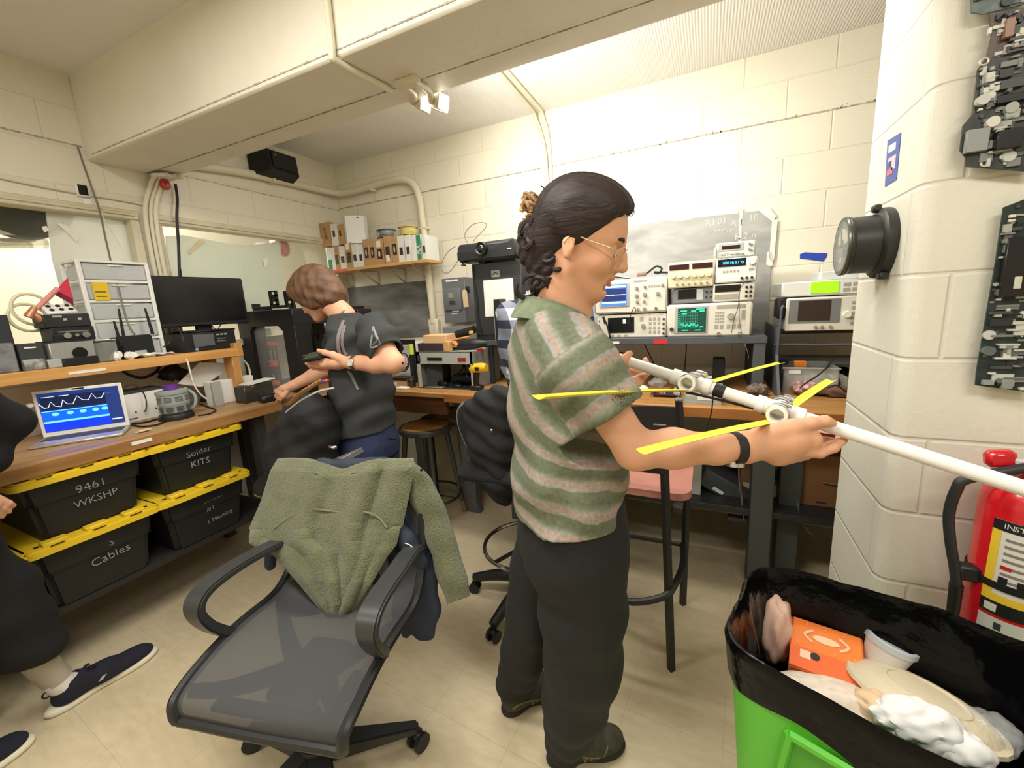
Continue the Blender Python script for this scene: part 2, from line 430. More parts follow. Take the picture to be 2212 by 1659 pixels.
# ceilings
M_ceil = mat('plaster_ceiling', (228, 226, 220), .8, bump=.25, bs=90)
M_tile = mat('fluted_ceiling_tile', (236, 233, 228), .7); N, L, p = nodes(M_tile)
tc = N.new('ShaderNodeTexCoord'); w = N.new('ShaderNodeTexWave'); w.bands_direction = 'X'; w.inputs['Scale'].default_value = 24; w.inputs['Distortion'].default_value = .6; L.new(tc.outputs['Object'], w.inputs[0])
sp = N.new('ShaderNodeMapping'); sp.inputs['Location'].default_value = (.072+.27*20, -.305*0+.11, 0); L.new(tc.outputs['Object'], sp.inputs[0])
br = N.new('ShaderNodeTexBrick'); br.offset = 0; br.inputs['Scale'].default_value = 1; br.inputs['Brick Width'].default_value = .27; br.inputs['Row Height'].default_value = .27; br.inputs['Mortar Size'].default_value = .003; L.new(sp.outputs[0], br.inputs['Vector'])
h = N.new('ShaderNodeMath'); h.operation = 'MULTIPLY_ADD'; h.inputs[1].default_value = -3; L.new(br.outputs['Fac'], h.inputs[0]); L.new(w.outputs['Fac'], h.inputs[2])
bp = N.new('ShaderNodeBump'); bp.inputs['Strength'].default_value = .35; bp.inputs['Distance'].default_value = .004; L.new(h.outputs[0], bp.inputs['Height']); L.new(bp.outputs[0], p.inputs['Normal'])
M_beam = mat('painted_beam', (230, 225, 207), .5, var=.03, vs=4, bump=.12, bs=40)
M_beamU = mat('painted_beam_underside', (206, 196, 168), .5, var=.04, vs=4, bump=.15, bs=40)
M_wallback = mat('rear_wall_paint', (224, 218, 200), .7)
XR, YR = 2.6, -2.4
b = B().bx((XL-1.6, YR-.1, -.1), (XR+.1, YB_+.1, 0), M_floor); struct(b, 'floor')
b = B().bx((XL, YR, ZC), (XR, 1.2, ZC+.08), M_ceil); struct(b, 'ceiling_near')
b = B().bx((XL, 1.55, ZC), (XR, YB_+.1, ZC+.08), M_tile); struct(b, 'ceiling_back')
b = B().bx((XL-.1, YB_, 0), (XR, YB_+.12, ZC+.08), M_back); struct(b, 'wall_back')
# left wall with two window openings
WZ0, WZ1, W1a, W1b, W2a, W2b = 1.26, 2.005, -1.1, 1.335, 1.44, 2.74
b = B().m(M_left)
X0, X1 = XL-.12, XL
b.bx((X0, YR, 0), (X1, YB_+.1, WZ0)).bx((X0, YR, WZ1), (X1, YB_+.1, ZC+.08)).bx((X0, YR, WZ0), (X1, W1a, WZ1)).bx((X0, W1b, WZ0), (X1, W2a, WZ1)).bx((X0, W2b, WZ0), (X1, YB_+.1, WZ1))
struct(b, 'wall_left')
b = B().bx((XR, YR, 0), (XR+.1, YB_, ZC), M_wallback); struct(b, 'wall_right')
b = B().bx((XL-.1, YR-.1, 0), (XR+.1, YR, ZC+.08), M_wallback); struct(b, 'wall_rear')
# projecting wall on the right, with rounded near corner
PA, PB0, PB1 = .442, 1.335, 1.745
b = B()
pts = [(PA, PB1)]; rc = .03
for k in range(9):
    a = math.pi+math.pi/2*k/8; pts.append((PA+rc+rc*math.cos(a), PB0+rc+rc*math.sin(a)))
n = len(pts)
for k in range(n-1):
    b.m(M_sideA if k < 4 else M_sideB)
    b._add([(*pts[k], 0), (*pts[k+1], 0), (*pts[k+1], ZC), (*pts[k], ZC)], [(0, 1, 2, 3)])
b.m(M_sideB)
b._add([(*pts[-1], 0), (XR, PB0, 0), (XR, PB0, ZC), (*pts[-1], ZC)], [(0, 1, 2, 3)])
b.m(M_sideA); b._add([(PA, PB1, 0), (XR, PB1, 0), (XR, PB1, ZC), (PA, PB1, ZC)], [(0, 3, 2, 1)])
struct(b, 'wall_partition')
# ceiling beam: shallow step on its underside, conduit seam across it
b = B().m(M_beam)
b.bx((XL, 1.19, 2.25), (XR, 1.44, ZC+.02), M_beam, bev=.008)
b.bx((XL, 1.44, 2.262), (XR, 1.58, ZC+.02), M_beam, bev=.008)
struct(b, 'trim_beam')
M_grime = mat('grime_line', (150, 132, 98), .9, var=.3, vs=30)
M_dust = mat('dusty_mortar', (176, 166, 150), .9, var=.25, vs=60)
b = B()
rnd = random.Random(3)
def grime(p0, p1, wd, n, nrm, mt, amp=.003):
    p0 = Vector(p0); p1 = Vector(p1); up = Vector(nrm).cross((p1-p0)).normalized()
    V = []; F = []
    for i in range(n+1):
        p = p0.lerp(p1, i/n); a = wd*(.35+.9*rnd.random())
        V += [p-up*a+up*amp*(rnd.random()-.5), p+up*a]
        if i: F.append((2*i-2, 2*i-1, 2*i+1, 2*i))
    b.raw(V, F, mt)
grime((XL, 1.437, 2.2475), (XR, 1.437, 2.2475), .004, 300, (0, 0, 1), M_grime)
grime((XL, YB_-.002, 2.30), (.75, YB_-.002, 2.30), .004, 420, (0, 1, 0), M_dust)
grime((XL+.002, .6, 2.315), (XL+.002, 1.18, 2.315), .004, 90, (1, 0, 0), M_dust)
grime((XL+.002, 1.6, 2.285), (XL+.002, YB_, 2.285), .0025, 120, (1, 0, 0), M_dust)
grime((-2.85, 1.188, 2.272), (1.2, 1.188, 2.272), .0025, 400, (0, 1, 0), M_dust)
for k in range(26):
    p = Vector((rnd.uniform(-1.2, .9), YB_-.002, 2.30+rnd.uniform(-.005, .012))); s_ = rnd.uniform(.002, .006)
    b.raw([p+Vector((-s_, 0, 0)), p+Vector((0, 0, -s_*1.2)), p+Vector((s_, 0, 0)), p+Vector((0, 0, s_*2))], [(0, 1, 2, 3)], M_dust)
struct(b, 'trim_dirt_lines')
# windows in the left wall: frames, panes, what stands behind
M_frame = mat('window_frame_paint', (214, 205, 178), .45, var=.05)
M_glass = mat('window_glass', (240, 245, 240), .02, trans=1, alpha=.25)
for nme, a, c in (('window_1', W1a, W1b), ('window_2', W2a, W2b)):
    b = B().m(M_frame); f = .022
    b.bx((XL-.07, a-.02, WZ1-f), (XL+.018, c+.02, WZ1+.028), None, .004).bx((XL+.0, a, WZ1-.004), (XL+.026, c, WZ1+.012), None, .003).bx((XL-.07, a-.01, WZ0-.02), (XL+.03, c+.01, WZ0+f), None, .004)
    b.bx((XL-.07, a-.02, WZ0), (XL+.012, a+f, WZ1), None, .004).bx((XL-.07, c-f, WZ0), (XL+.012, c+.02, WZ1), None, .004)
    w = struct(b, nme)
    g = B().bx((XL-.045, a+.02, WZ0+.02), (XL-.041, c-.02, WZ1-.02), M_glass).obj('pane', w)
M_nb = mat('neighbour_wall', (222, 216, 196), .8); M_nb2 = mat('neighbour_wall_beige', (205, 194, 165), .8)
b = B().bx((XL-1.55, YR, 0), (XL-1.45, YB_+1.2, 2.9), M_nb)
b.bx((XL-1.5, YB_+1.1, 0), (XL-.12, YB_+1.2, 2.9), M_nb).bx((XL-1.5, YR, 2.8), (XL-.12, YB_+1.2, 2.9), M_nb).bx((XL-1.5, YR, 0), (XL-.12, YR+.1, 2.9), M_nb2)
struct(b, 'wall_neighbour')
# common materials
BLK = mat('black_plastic', (26, 26, 28), .45); BLKM = mat('black_matte', (20, 20, 21), .75); DGR = mat('dark_grey_plastic', (58, 60, 62), .5)
GRY = mat('grey_plastic', (120, 123, 124), .5); LGR = mat('light_grey_plastic', (178, 180, 176), .5); WHT = mat('white_plastic', (236, 236, 230), .4)
BGE = mat('beige_plastic', (214, 208, 190), .5); CHR = mat('chrome', (210, 210, 212), .18, 1); STL = mat('steel', (150, 152, 154), .35, 1)
PAP = mat('white_paper', (238, 238, 232), .8); CRD = mat('cardboard', (186, 148, 104), .85, var=.06, vs=12); RED = mat('red_plastic', (190, 32, 40), .4)
YEL = mat('yellow_paper', (232, 196, 40), .7); ORG = mat('orange_print', (238, 96, 44), .5); PRP = mat('purple_tape', (104, 52, 150), .5)
CBL = mat('black_cable', (24, 23, 24), .5); CBW = mat('white_cable', (226, 222, 208), .5); CBB = mat('brown_cable', (70, 50, 40), .5); CBG = mat('grey_cable', (120, 112, 100), .5)
SCRN = mat('dark_screen', (16, 17, 18), .25); INK = mat('ink', (50, 50, 52), .8)
def wood(name, rgb, rgb2, axis, sc=14):
    m = mat(name, rgb, .45); N, L, p = nodes(m)
    tc = N.new('ShaderNodeTexCoord'); mp = N.new('ShaderNodeMapping')
    mp.inputs['Scale'].default_value = tuple(1.2 if i == 'XYZ'.index(axis) else sc for i in range(3)); L.new(tc.outputs['Object'], mp.inputs[0])
    n = N.new('ShaderNodeTexNoise'); n.inputs['Scale'].default_value = 2.2; n.inputs['Detail'].default_value = 7; n.inputs['Distortion'].default_value = .6; L.new(mp.outputs[0], n.inputs[0])
    r = N.new('ShaderNodeValToRGB'); r.color_ramp.elements[0].position = .32; r.color_ramp.elements[1].position = .7
    r.color_ramp.elements[0].color = (*lin(rgb2), 1); r.color_ramp.elements[1].color = (*lin(rgb), 1)
    L.new(n.outputs['Fac'], r.inputs[0]); L.new(r.outputs[0], p.inputs['Base Color']); return m
W_TOP = wood('bench_top_wood', (190, 156, 112), (158, 120, 78), 'Y'); W_EDGE = wood('bench_edge_wood', (176, 130, 78), (150, 106, 60), 'Y')
W_RISER = wood('riser_pine', (222, 172, 104), (202, 148, 82), 'Y'); W_POST = wood('post_pine', (206, 156, 92), (188, 136, 76), 'Z')
W_TOPX = wood('bench_top_wood_long', (190, 142, 82), (160, 112, 60), 'X'); W_EDGEX = wood('bench_edge_wood_long', (176, 116, 58), (150, 94, 44), 'X')
W_DARKX = wood('dark_apron_wood', (98, 60, 36), (78, 46, 28), 'X'); W_SHELF = wood('shelf_pine', (214, 170, 110), (198, 152, 90), 'X')
BXE, BT, RXE, RZ = -2.28, .92, -2.58, 1.245
def yz(xl, yt, xr, yb, X):
    ym = (yt+yb)/2; xm = (xl+xr)/2
    return at(xl, ym, X=X).y, at(xr, ym, X=X).y, at(xm, yb, X=X).z, at(xm, yt, X=X).z
def xz(xl, yt, xr, yb, Y):
    ym = (yt+yb)/2; xm = (xl+xr)/2
    return at(xl, ym, Y=Y).x, at(xr, ym, Y=Y).x, at(xm, yb, Y=Y).z, at(xm, yt, Y=Y).z
def sag(p0, p1, d=.05, n=6):
    p0 = Vector(p0); p1 = Vector(p1)
    return [p0.lerp(p1, i/n)-Vector((0, 0, d*4*(i/n)*(1-i/n))) for i in range(n+1)]
def cable(name, label, pts, r=.003, m=None, group=None, n=6, close=False, cat='cable'):
    o = B().tube(pts, r, m or CBL, 6, n, close).obj(name); return tag(o, label, cat, group)
# left wall fixtures
t = thing('loudspeaker', 'black box loudspeaker mounted high on the left wall near the corner', 'speaker', (XL+.02, 2.2, 2.46))
b = B(); ya, yb, z0, z1 = 2.06, 2.375, 2.40, 2.53
b.prism([(0, 0), (.17, .03), (.17, .25), (0, .31)], .135, BLKM, Matrix.Translation((XL+.02, 2.06, 2.385)) @ rot(0, -6, 0)); b.obj('cabinet', t, world=1)
b = B().box((XL+.197, 2.2, 2.475), (.006, .19, .11), mat('speaker_cloth', (34, 34, 35), .9, bump=.4, bs=400), .002, rot(0, -6, 0)); b.obj('grille', t, world=1)
b = B().cyl((XL+.195, 2.13, 2.5), (XL+.203, 2.13, 2.501), .006, GRY); b.obj('badge', t, world=1)
b = B().bx((XL, 2.15, 2.40), (XL+.03, 2.28, 2.5), BLK); b.obj('bracket', t, world=1)
def conduit(name, label, pts, r, clamps=(), m=None):
    t = thing(name, label, 'conduit', pts[0]); PC = m or mat('painted_conduit', (226, 219, 194), .45)
    B().tube(pts, r, PC, 12, 6).obj('pipe', t, world=1)
    for c, ax in clamps:
        c = Vector(c); B().box(c, [r*2.6 if a != ax else .018 for a in 'xyz'], PC, .003).obj('strap', t, world=1)
    return t
XW = XL+.035
conduit('conduit', 'thick cream conduit along the left wall that bends down beside the wall shelf', [(XW, 1.62, 2.345), (XW, 2.0, 2.385), (XW, 2.4, 2.40), (XW+.01, 2.70, 2.405), (XW+.1, YB_-.05, 2.40), (-2.6, YB_-.045, 2.40), (-2.35, YB_-.04, 2.415), (-2.17, YB_-.04, 2.405), (-2.08, YB_-.04, 2.36), (-2.035, YB_-.04, 2.27), (-2.02, YB_-.04, 2.1), (-2.01, YB_-.04, 1.7), (-2.0, YB_-.04, 1.4), (-2.0, YB_-.04, 1.30)], .027, [((-2.48, YB_-.03, 2.405), 'x'), ((-2.02, YB_-.03, 2.03), 'z'), ((XW, 2.2, 2.395), 'y')])
t = thing('junction_box', 'cream surface box at the foot of the thick conduit', 'electrical box', (-2.0, YB_-.03, 1.2))
B().bx((-2.045, YB_-.06, 1.13), (-1.955, YB_, 1.335), mat('painted_conduit'), .012).obj('body', t, world=1)
conduit('conduit', 'thin cream conduit along the left wall just above the windows', [(XL+.012, -.4, 2.115), (XL+.012, .5, 2.115), (XL+.012, 1.0, 2.085), (XL+.012, 1.3, 2.08), (XL+.014, 1.40, 2.07), (XL+.016, 1.45, 2.02)], .006)
PC = mat('painted_conduit')
for k, (dy, r, lb) in enumerate(((0, .012, 'leftmost of the three cream pipes running down between the two windows'), (.032, .010, 'middle of the three cream pipes running down between the two windows'), (.062, .013, 'rightmost of the three cream pipes running down between the two windows'))):
    y = 1.40+dy*.8
    conduit('service_pipe', lb, [(XL+.1+dy*.4, 1.50+dy, 2.244), (XL+.05, 1.46+dy, 2.235), (XL+.028, 1.43+dy*.8, 2.17), (XL+.026, y-.02, 2.0), (XL+.026, y-.03, 1.6), (XL+.026, y-.03, 1.27)], r)
t = thing('alarm_bell', 'white round fitting with a red lens below the beam at the left wall', 'alarm light', (-2.76, 1.50, 2.25))
p = at(352, 378, Y=1.50)
b = B().lathe([(.0, 0), (.055, 0), (.06, -.006), (.055, -.016), (.03, -.022), (0, -.022)], WHT, Matrix.Translation((p.x, 1.5, 2.248))); b.obj('base', t, world=1)
b = B().lathe([(0, 0), (.02, 0), (.027, -.02), (.026, -.04), (.015, -.056), (0, -.06)], mat('red_lens', (178, 20, 34), .15, coat=1), Matrix.Translation((p.x-.005, 1.5, 2.226)) @ rot(0, -14, 0)); b.obj('lens', t, world=1)
t = thing('sensor_box', 'small white wall box with a dark square window beside the hanging wires', 'sensor', (XL, 1.15, 2.08))
ya, yb, z0, z1 = yz(166, 398, 193, 424, XL+.02)
b = B().bx((XL, ya, z0), (XL+.022, yb, z1), WHT, .003); b.obj('housing', t, world=1)
b = B().bx((XL+.021, ya+.005, z0+.006), (XL+.025, yb-.008, z1-.005), SCRN, .001); b.obj('window', t, world=1)
b = B().bx((XL, ya+.02, z0-.05), (XL+.012, yb+.005, z0-.004), WHT, .003); b.obj('lower_box', t, world=1)
cable('hanging_wire', 'long dark wire hanging from the left end of the beam down to the router', [at(x, y, X=X) for x, y, X in ((168, 318, XL+.02), (178, 348, XL+.03), (196, 400, XL+.05), (214, 452, XL+.08), (228, 515, XL+.12), (243, 580, XL+.17), (255, 620, XL+.2), (266, 665, XL+.22), (279, 705, XL+.25), (294, 726, XL+.26))], .0042, CBG)
cable('hanging_wire', 'thin pale wire slanting from the window trim to behind the drawer tower', [at(x, y, X=X) for x, y, X in ((212, 448, XL+.06), (235, 490, XL+.08), (262, 535, XL+.1), (285, 572, XL+.12))], .0024, CBW)
cable('hanging_wire', 'black and purple wire bundle hanging behind the dark monitor', [at(x, y, X=XL+d) for x, y, d in ((379, 398, .03), (383, 430, .04), (382, 470, .05), (385, 520, .06), (387, 570, .08), (388, 640, .1))], .0075, mat('purple_black_cable', (44, 30, 48), .6, var=.4, vs=20))
cable('hanging_wire', 'short black wire loop beside the bundle behind the monitor', [at(x, y, X=XL+.09) for x, y in ((387, 570), (391, 585), (392, 600), (389, 616))], .0025, CBL)
# things stuck on or seen behind the window glass
M_sheet = mat('greenish_sheet', (232, 237, 222), .5, alpha=.72)
def sheet(name, label, cat, px, X, m, th=.002, bump=.006):
    P = [at(x, y, X=X) for x, y in px]; n = len(P)
    b = B(); V = [p for p in P]+[p-Vector((th, 0, 0)) for p in P]
    b.raw(V, [tuple(range(n)), tuple(range(2*n-1, n-1, -1))]+[(i, (i+1) % n, n+(i+1) % n, n+i) for i in range(n)], m)
    return tag(b.obj(name), label, cat)
sheet('paper_sheet', 'large pale green sheet behind the right window glass with a wavy top', 'paper', [(357, 510), (395, 508), (440, 516), (490, 526), (530, 530), (575, 527), (606, 524), (618, 700), (400, 700), (364, 620)], XL-.052, M_sheet)
sheet('paper_sheet', 'bright white translucent sheet behind the left window glass', 'paper', [(98, 452), (150, 440), (292, 462), (332, 700), (150, 700), (112, 560)], XL-.053, mat('white_sheet', (244, 244, 236), .6, alpha=.75))
for lb, q in (('torn tape piece on the left window glass, nearest the dark dome', [(90, 490), (100, 488), (106, 498), (96, 502)]), ('long torn tape strip on the left window glass', [(122, 482), (140, 485), (170, 508), (166, 524), (158, 516), (150, 506)]), ('tan tape piece on the pale green sheet', [(408, 545), (425, 522), (434, 518), (444, 524), (432, 530), (412, 550)]), ('white tape piece on the pale green sheet above the printer frame', [(568, 560), (577, 558), (578, 572), (572, 578)])):
    sheet('tape_piece', lb, 'tape', q, XL-.0385, mat('tan_tape', (226, 208, 170), .6) if 'tan' in lb else mat('masking_tape', (244, 240, 224), .6))
t = thing('dome_lamp', 'dark grey round dome hanging behind the left window', 'lamp', (XL-.22, .72, 2.0))
p = at(40, 425, X=XL-.22)
b = B().lathe([(0, -.15), (.06, -.142), (.13, -.11), (.18, -.05), (.2, .02), (.2, .12), (0, .12)], mat('dark_dome', (62, 66, 62), .7), Matrix.Translation((XL-.25, p.y, 2.02))); b.obj('shade', t, world=1)
B().cyl((XL-.25, p.y, 2.13), (XL-.25, p.y, 2.8), .008, BLK).obj('rod', t, world=1)
t = thing('service_pipe', 'horizontal cream pipe with a dark end behind the left window', 'pipe', (XL-.4, .5, 1.8))
p = at(92, 524, X=XL-.4); q = at(-80, 526, X=XL-.4)
B().cyl(q, p, .026, PC).obj('pipe', t, world=1); B().cyl(p, p+Vector((0, .015, 0)), .031, DGR).obj('cap', t, world=1)
t = thing('bell_cover', 'pink red bell cover behind the right window near the corner', 'alarm bell', (XL-.1, 2.2, 1.92))
p = at(612, 536, X=XL-.1)
b = B().ball(p, (.03, .052, .065), mat('pink_red_cover', (196, 110, 120), .4)); b.obj('cover', t, world=1)
B().bx((XL-.16, p.y-.07, p.z+.035), (XL-.09, p.y+.01, p.z+.055), WHT, .004).obj('bracket', t, world=1)
# left bench
t = thing('workbench', 'long wooden workbench along the left wall above the yellow-lidded totes', 'workbench', (-2.6, .5, 0))
B().bx((XL+.01, -1.0, BT-.052), (BXE, 1.585, BT), W_TOP, .004).obj('top', t, world=1)
B().bx((BXE-.002, -1.0, BT-.052), (BXE+.006, 1.587, BT-.002), W_EDGE, .002).obj('front_edge', t, world=1)
B().bx((XL+.02, -1.0, .27), (BXE-.06, 1.50, .30), mat('dark_shelf', (40, 38, 36), .6)).obj('lower_shelf', t, world=1)
for y in (-.9, .25, 1.47):
    for x in (XL+.06, BXE-.08): B().bx((x-.03, y-.03, 0), (x+.03, y+.03, BT-.052), mat('bench_leg', (60, 58, 56), .5)).obj('leg', t, world=1)
B().bx((BXE+.006, .86, .892), (BXE+.008, .935, .907), PAP).obj('label_strip', t, world=1)
t2 = thing('bench_riser', 'pine riser shelf standing on the left workbench', 'shelf', (-2.7, .8, BT))
B().bx((XL+.01, -.5, RZ-.024), (RXE, 1.59, RZ), W_RISER, .003).obj('board', t2, world=1)
B().bx((RXE-.02, -.5, RZ-.05), (RXE+.004, 1.575, RZ-.001), W_RISER, .002).obj('front_rail', t2, world=1)
B().bx((RXE-.06, 1.555, RZ-.054), (RXE+.004, 1.60, RZ+.028), W_POST, .002).obj('end_block', t2, world=1)
B().bx((RXE-.09, 1.53, BT), (RXE-.002, 1.573, RZ-.05), W_POST, .002).obj('post', t2, world=1)
B().bx((XL+.02, 1.53, BT), (XL+.09, 1.573, RZ-.024), W_POST).obj('post', t2, world=1)
B().bx((XL+.02, -.45, BT), (RXE-.02, -.41, RZ-.05), W_POST).obj('post', t2, world=1)
ya, yb, z0, z1 = yz(147, 799, 230, 803, RXE+.005)
B().bx((RXE+.004, ya, RZ-.036), (RXE+.006, yb, RZ-.024), PAP).obj('paper_strip', t2, world=1)
# yellow-lidded totes
LIDY = mat('tote_lid_yellow', (236, 200, 44), .42); TOTE = mat('tote_black', (27, 28, 27), .5, bump=.15, bs=200); CHALK = mat('chalk_marker', (150, 150, 146), .8)
def tote(y0, y1, z0, z1, lab, lines):
    yc = (y0+y1)/2; t = thing('storage_tote', lab, 'storage bin', (BXE-.27, yc, z0), group='black storage totes with yellow lids under the left bench')
    w = (y1-y0); h = z1-z0; D = .56; xf = BXE-.005
    b = B(); # tapered body with ribs
    def ringp(z, ins): return [(xf-ins, y0+ins, z), (xf-ins, y1-ins, z), (xf-D+ins, y1-ins, z), (xf-D+ins, y0+ins, z)]
    V = ringp(z0, .052)+ringp(z0+h*.55, .036)+ringp(z0+h*.56, .028)+ringp(z1-.03, .018)
    F = [(3, 2, 1, 0)]+[(4*k+i, 4*k+(i+1) % 4, 4*k+4+(i+1) % 4, 4*k+4+i) for k in range(3) for i in range(4)]+[(12, 13, 14, 15)]
    b.raw(V, F, TOTE)
    bmesh.ops.bevel(b.bm, geom=[e for e in b.bm.edges if abs(e.verts[0].co.z-e.verts[1].co.z) > .01 and abs((e.verts[0].co-e.verts[1].co).normalized().z) > .9], offset=.02, segments=3, affect='EDGES')
    b.obj('body', t, world=1)
    b = B()
    def rr(ins, r=.035):
        out = []
        for cx, cy, a0 in ((xf-ins-r, y1-ins-r, 0), (xf-D+ins+r, y1-ins-r, 90), (xf-D+ins+r, y0+ins+r, 180), (xf-ins-r, y0+ins+r, 270)):
            for k in range(6): a = math.radians(a0+18*k); out.append((cx+r*math.cos(a), cy+r*math.sin(a)))
        return out
    b.prism(rr(-.012), .024, LIDY, Matrix.Translation((0, 0, z1-.034)), True)
    b.prism(rr(-.006), .010, LIDY, Matrix.Translation((0, 0, z1-.012)), True)
    for f in (.2, .5, .8):
        b.box((xf-.022, y0+w*f, z1+.003), (.045, w*.18, .014), LIDY, .004)
        b.box((xf+.0, y0+w*f, z1-.004), (.02, w*.1, .003), BLKM)
    b.obj('lid', t, world=1)
    for dy in (.035, w-.035): B().cyl((xf-.03, y0+dy, z1-.003), (xf-.03, y0+dy, z1-.0005), .009, BLKM).obj('lid_hole', t, world=1)
    for txt, sz, fy, fz, tilt in lines:
        B().text(txt, sz, Matrix.Translation((xf-.0255-.0045*(fz < .55), y0+w*fy, z0+h*fz)) @ rot(90+(2 if fz < .55 else 1), 0, 90) @ rot(0, 0, tilt), CHALK, .0012, bold=-.0006).obj('handwriting', t, 'handwritten '+txt, world=1)
    return t
tote(.50, .912, .598, .862, 'black tote marked 9461 WKSHP with yellow lid, upper left under the bench', [('9461', .05, .52, .63, 2), ('WKSHP', .042, .54, .40, 2)])
tote(.918, 1.335, .598, .862, 'black tote marked Solder KITS with yellow lid, upper right under the bench', [('Solder', .044, .5, .64, 3), ('KITS', .046, .5, .42, -2)])
tote(.488, .905, .305, .592, 'black tote marked Cables with yellow lid, lower left under the bench', [('S', .045, .58, .66, 0), ('Cables', .05, .56, .46, 4)])
tote(.911, 1.335, .305, .592, 'black tote marked Solder #1 with yellow lid, lower right under the bench', [('Solder', .04, .56, .70, 4), ('#1', .04, .52, .52, 0), ('1 Meeting', .032, .6, .30, 4)])
tote(.07, .484, .305, .592, 'black tote partly hidden by the leftmost person, at the bottom left', [])
# on the riser shelf
XM = -2.72
t = thing('monitor', 'large black switched-off monitor on the riser shelf above the desktop computer', 'monitor', (XM, 1.5, RZ))
M_ = frame(at(318, 600, X=XM), at(525, 597, X=XM)-at(318, 600, X=XM), (at(345, 712, X=XM)-at(318, 600, X=XM)).cross(Vector((0, 1, 0))))
tl, tr, bl, br_ = at(318, 600, X=XM), at(525, 597, X=XM), at(345, 712, X=XM), at(535, 695, X=XM)
ya, yb, z0, z1 = (tl.y+bl.y)/2, (tr.y+br_.y)/2, (bl.z+br_.z)/2, (tl.z+tr.z)/2
b = B().bx((XM-.045, ya, z0), (XM, yb, z1), BLK, .006).bx((XM-.07, ya+.1, z0+.05), (XM-.03, yb-.1, z1-.08), BLK, .01); b.obj('housing', t, world=1)
b = B().bx((XM-.002, ya+.014, z0+.022), (XM+.0012, yb-.014, z1-.012), SCRN); b.obj('screen', t, world=1)
yc = (ya+yb)/2
b = B().bx((XM-.06, yc-.045, RZ+.105), (XM-.035, yc+.045, z0+.06), BLK, .006); b.obj('neck', t, world=1)
b = B().box((XM-.03, yc-.01, RZ+.111), (.2, .25, .012), BLK, .005); b.obj('foot', t, world=1)
t = thing('desktop_computer', 'small black desktop computer lying flat under the black monitor', 'computer', (-2.75, 1.4, RZ))
ya, yb, z0, z1 = yz(397, 720, 512, 757, -2.615)
z0, z1 = RZ, RZ+.105
B().bx((-2.88, ya, z0), (-2.62, yb, z1), BLK, .004).obj('case', t, world=1)
w = yb-ya
B().bx((-2.622, ya+.05, z0+.025), (-2.614, ya+w*.56, z1-.01), mat('vent_panel', (92, 96, 97), .6, bump=.5, bs=300), .002).obj('front_panel', t, world=1)
for k in range(3): B().bx((-2.621, ya+w*.62+k*.022, z1-.022), (-2.617, ya+w*.62+.015+k*.022, z1-.014), LGR).obj('port', t, world=1)
for k in range(2): B().bx((-2.621, ya+w*.62, z1-.045-k*.014), (-2.6175, ya+w*.62+.05, z1-.04-k*.014), GRY).obj('drive_slot', t, world=1)
B().cyl((-2.621, ya+.06, z0+.014), (-2.6165, ya+.06, z0+.014), .009, mat('badge_blue', (110, 160, 214), .3), seg=16).obj('badge', t, world=1)
for k, (x0, y0, x1, y1, x2, y2) in enumerate(((385, 708, 395, 725, 405, 715), (455, 700, 468, 712, 478, 700), (372, 722, 366, 740, 352, 750))):
    cable('cable', ('black cable loop under the left of the monitor', 'black cable loop under the right of the monitor', 'black cable trailing left of the desktop computer')[k], [at(x0, y0, X=-2.68), at(x1, y1, X=-2.66), at(x2, y2, X=-2.68)], .003)
# plastic drawer tower
DRW = mat('drawer_frame_white', (240, 240, 236), .35); DRC = mat('frosted_drawer', (214, 218, 220), .35, alpha=.72)
XD = -2.72
t = thing('drawer_tower', 'white plastic drawer tower with frosted drawers beside the monitor', 'drawers', (XD-.1, 1.1, RZ))
ya, yb = at(166, 563, X=XD).y, at(303, 570, X=XD).y; zt = at(235, 566, X=XD).z
yb = max(yb, ya+.27)
n = 5; H = (zt-RZ); dz = H/n
b = B()
for (x, y) in ((XD, ya), (XD, yb), (XD-.17, ya), (XD-.17, yb)): b.bx((x-.009, y-.009, RZ), (x+.009, y+.009, zt), DRW, .003)
for k in range(n+1):
    z = RZ+k*dz
    b.bx((XD-.008, ya, z-.006), (XD+.010, yb, z+.007), DRW, .002).bx((XD-.17, ya-.008, z-.005), (XD, ya+.006, z+.006), DRW, .002).bx((XD-.17, yb-.006, z-.005), (XD, yb+.008, z+.006), DRW, .002)
b.bx((XD-.17, ya, zt-.004), (XD, yb, zt+.004), DRW, .002)
b.obj('frame', t, world=1)
for k in range(n):
    z = RZ+k*dz
    d = B().bx((XD-.16, ya+.012, z+.01), (XD+.006, yb-.012, z+dz-.012), DRC, .004).obj('drawer', t, world=1)
    B().bx((XD+.005, (ya+yb)/2-.03, z+dz-.022), (XD+.014, (ya+yb)/2+.03, z+dz-.014), DRW, .002).obj('handle', d, world=1)
za = RZ+3*dz
lb = B().bx((XD+.012, at(197, 620, X=XD).y, za+.004), (XD+.014, at(230, 620, X=XD).y, za+dz-.004), YEL).obj('sticky_note', t, 'yellow handwritten note', world=1)
for k in range(2): B().bx((XD+.0138, at(200, 620, X=XD).y, za+.022+k*.022), (XD+.0144, at(224, 620, X=XD).y, za+.026+k*.022), INK).obj('note_line', lb, world=1)
B().bx((XD-.1, ya+.02, za+.012), (XD-.02, ya+.08, za+dz-.02), mat('red_fabric', (176, 56, 72), .7)).obj('red_contents', t, world=1)
B().bx((XD-.06, yb-.06, za+.012), (XD-.01, yb-.02, za+dz-.03), mat('olive_contents', (150, 138, 92), .7)).obj('olive_contents', t, world=1)
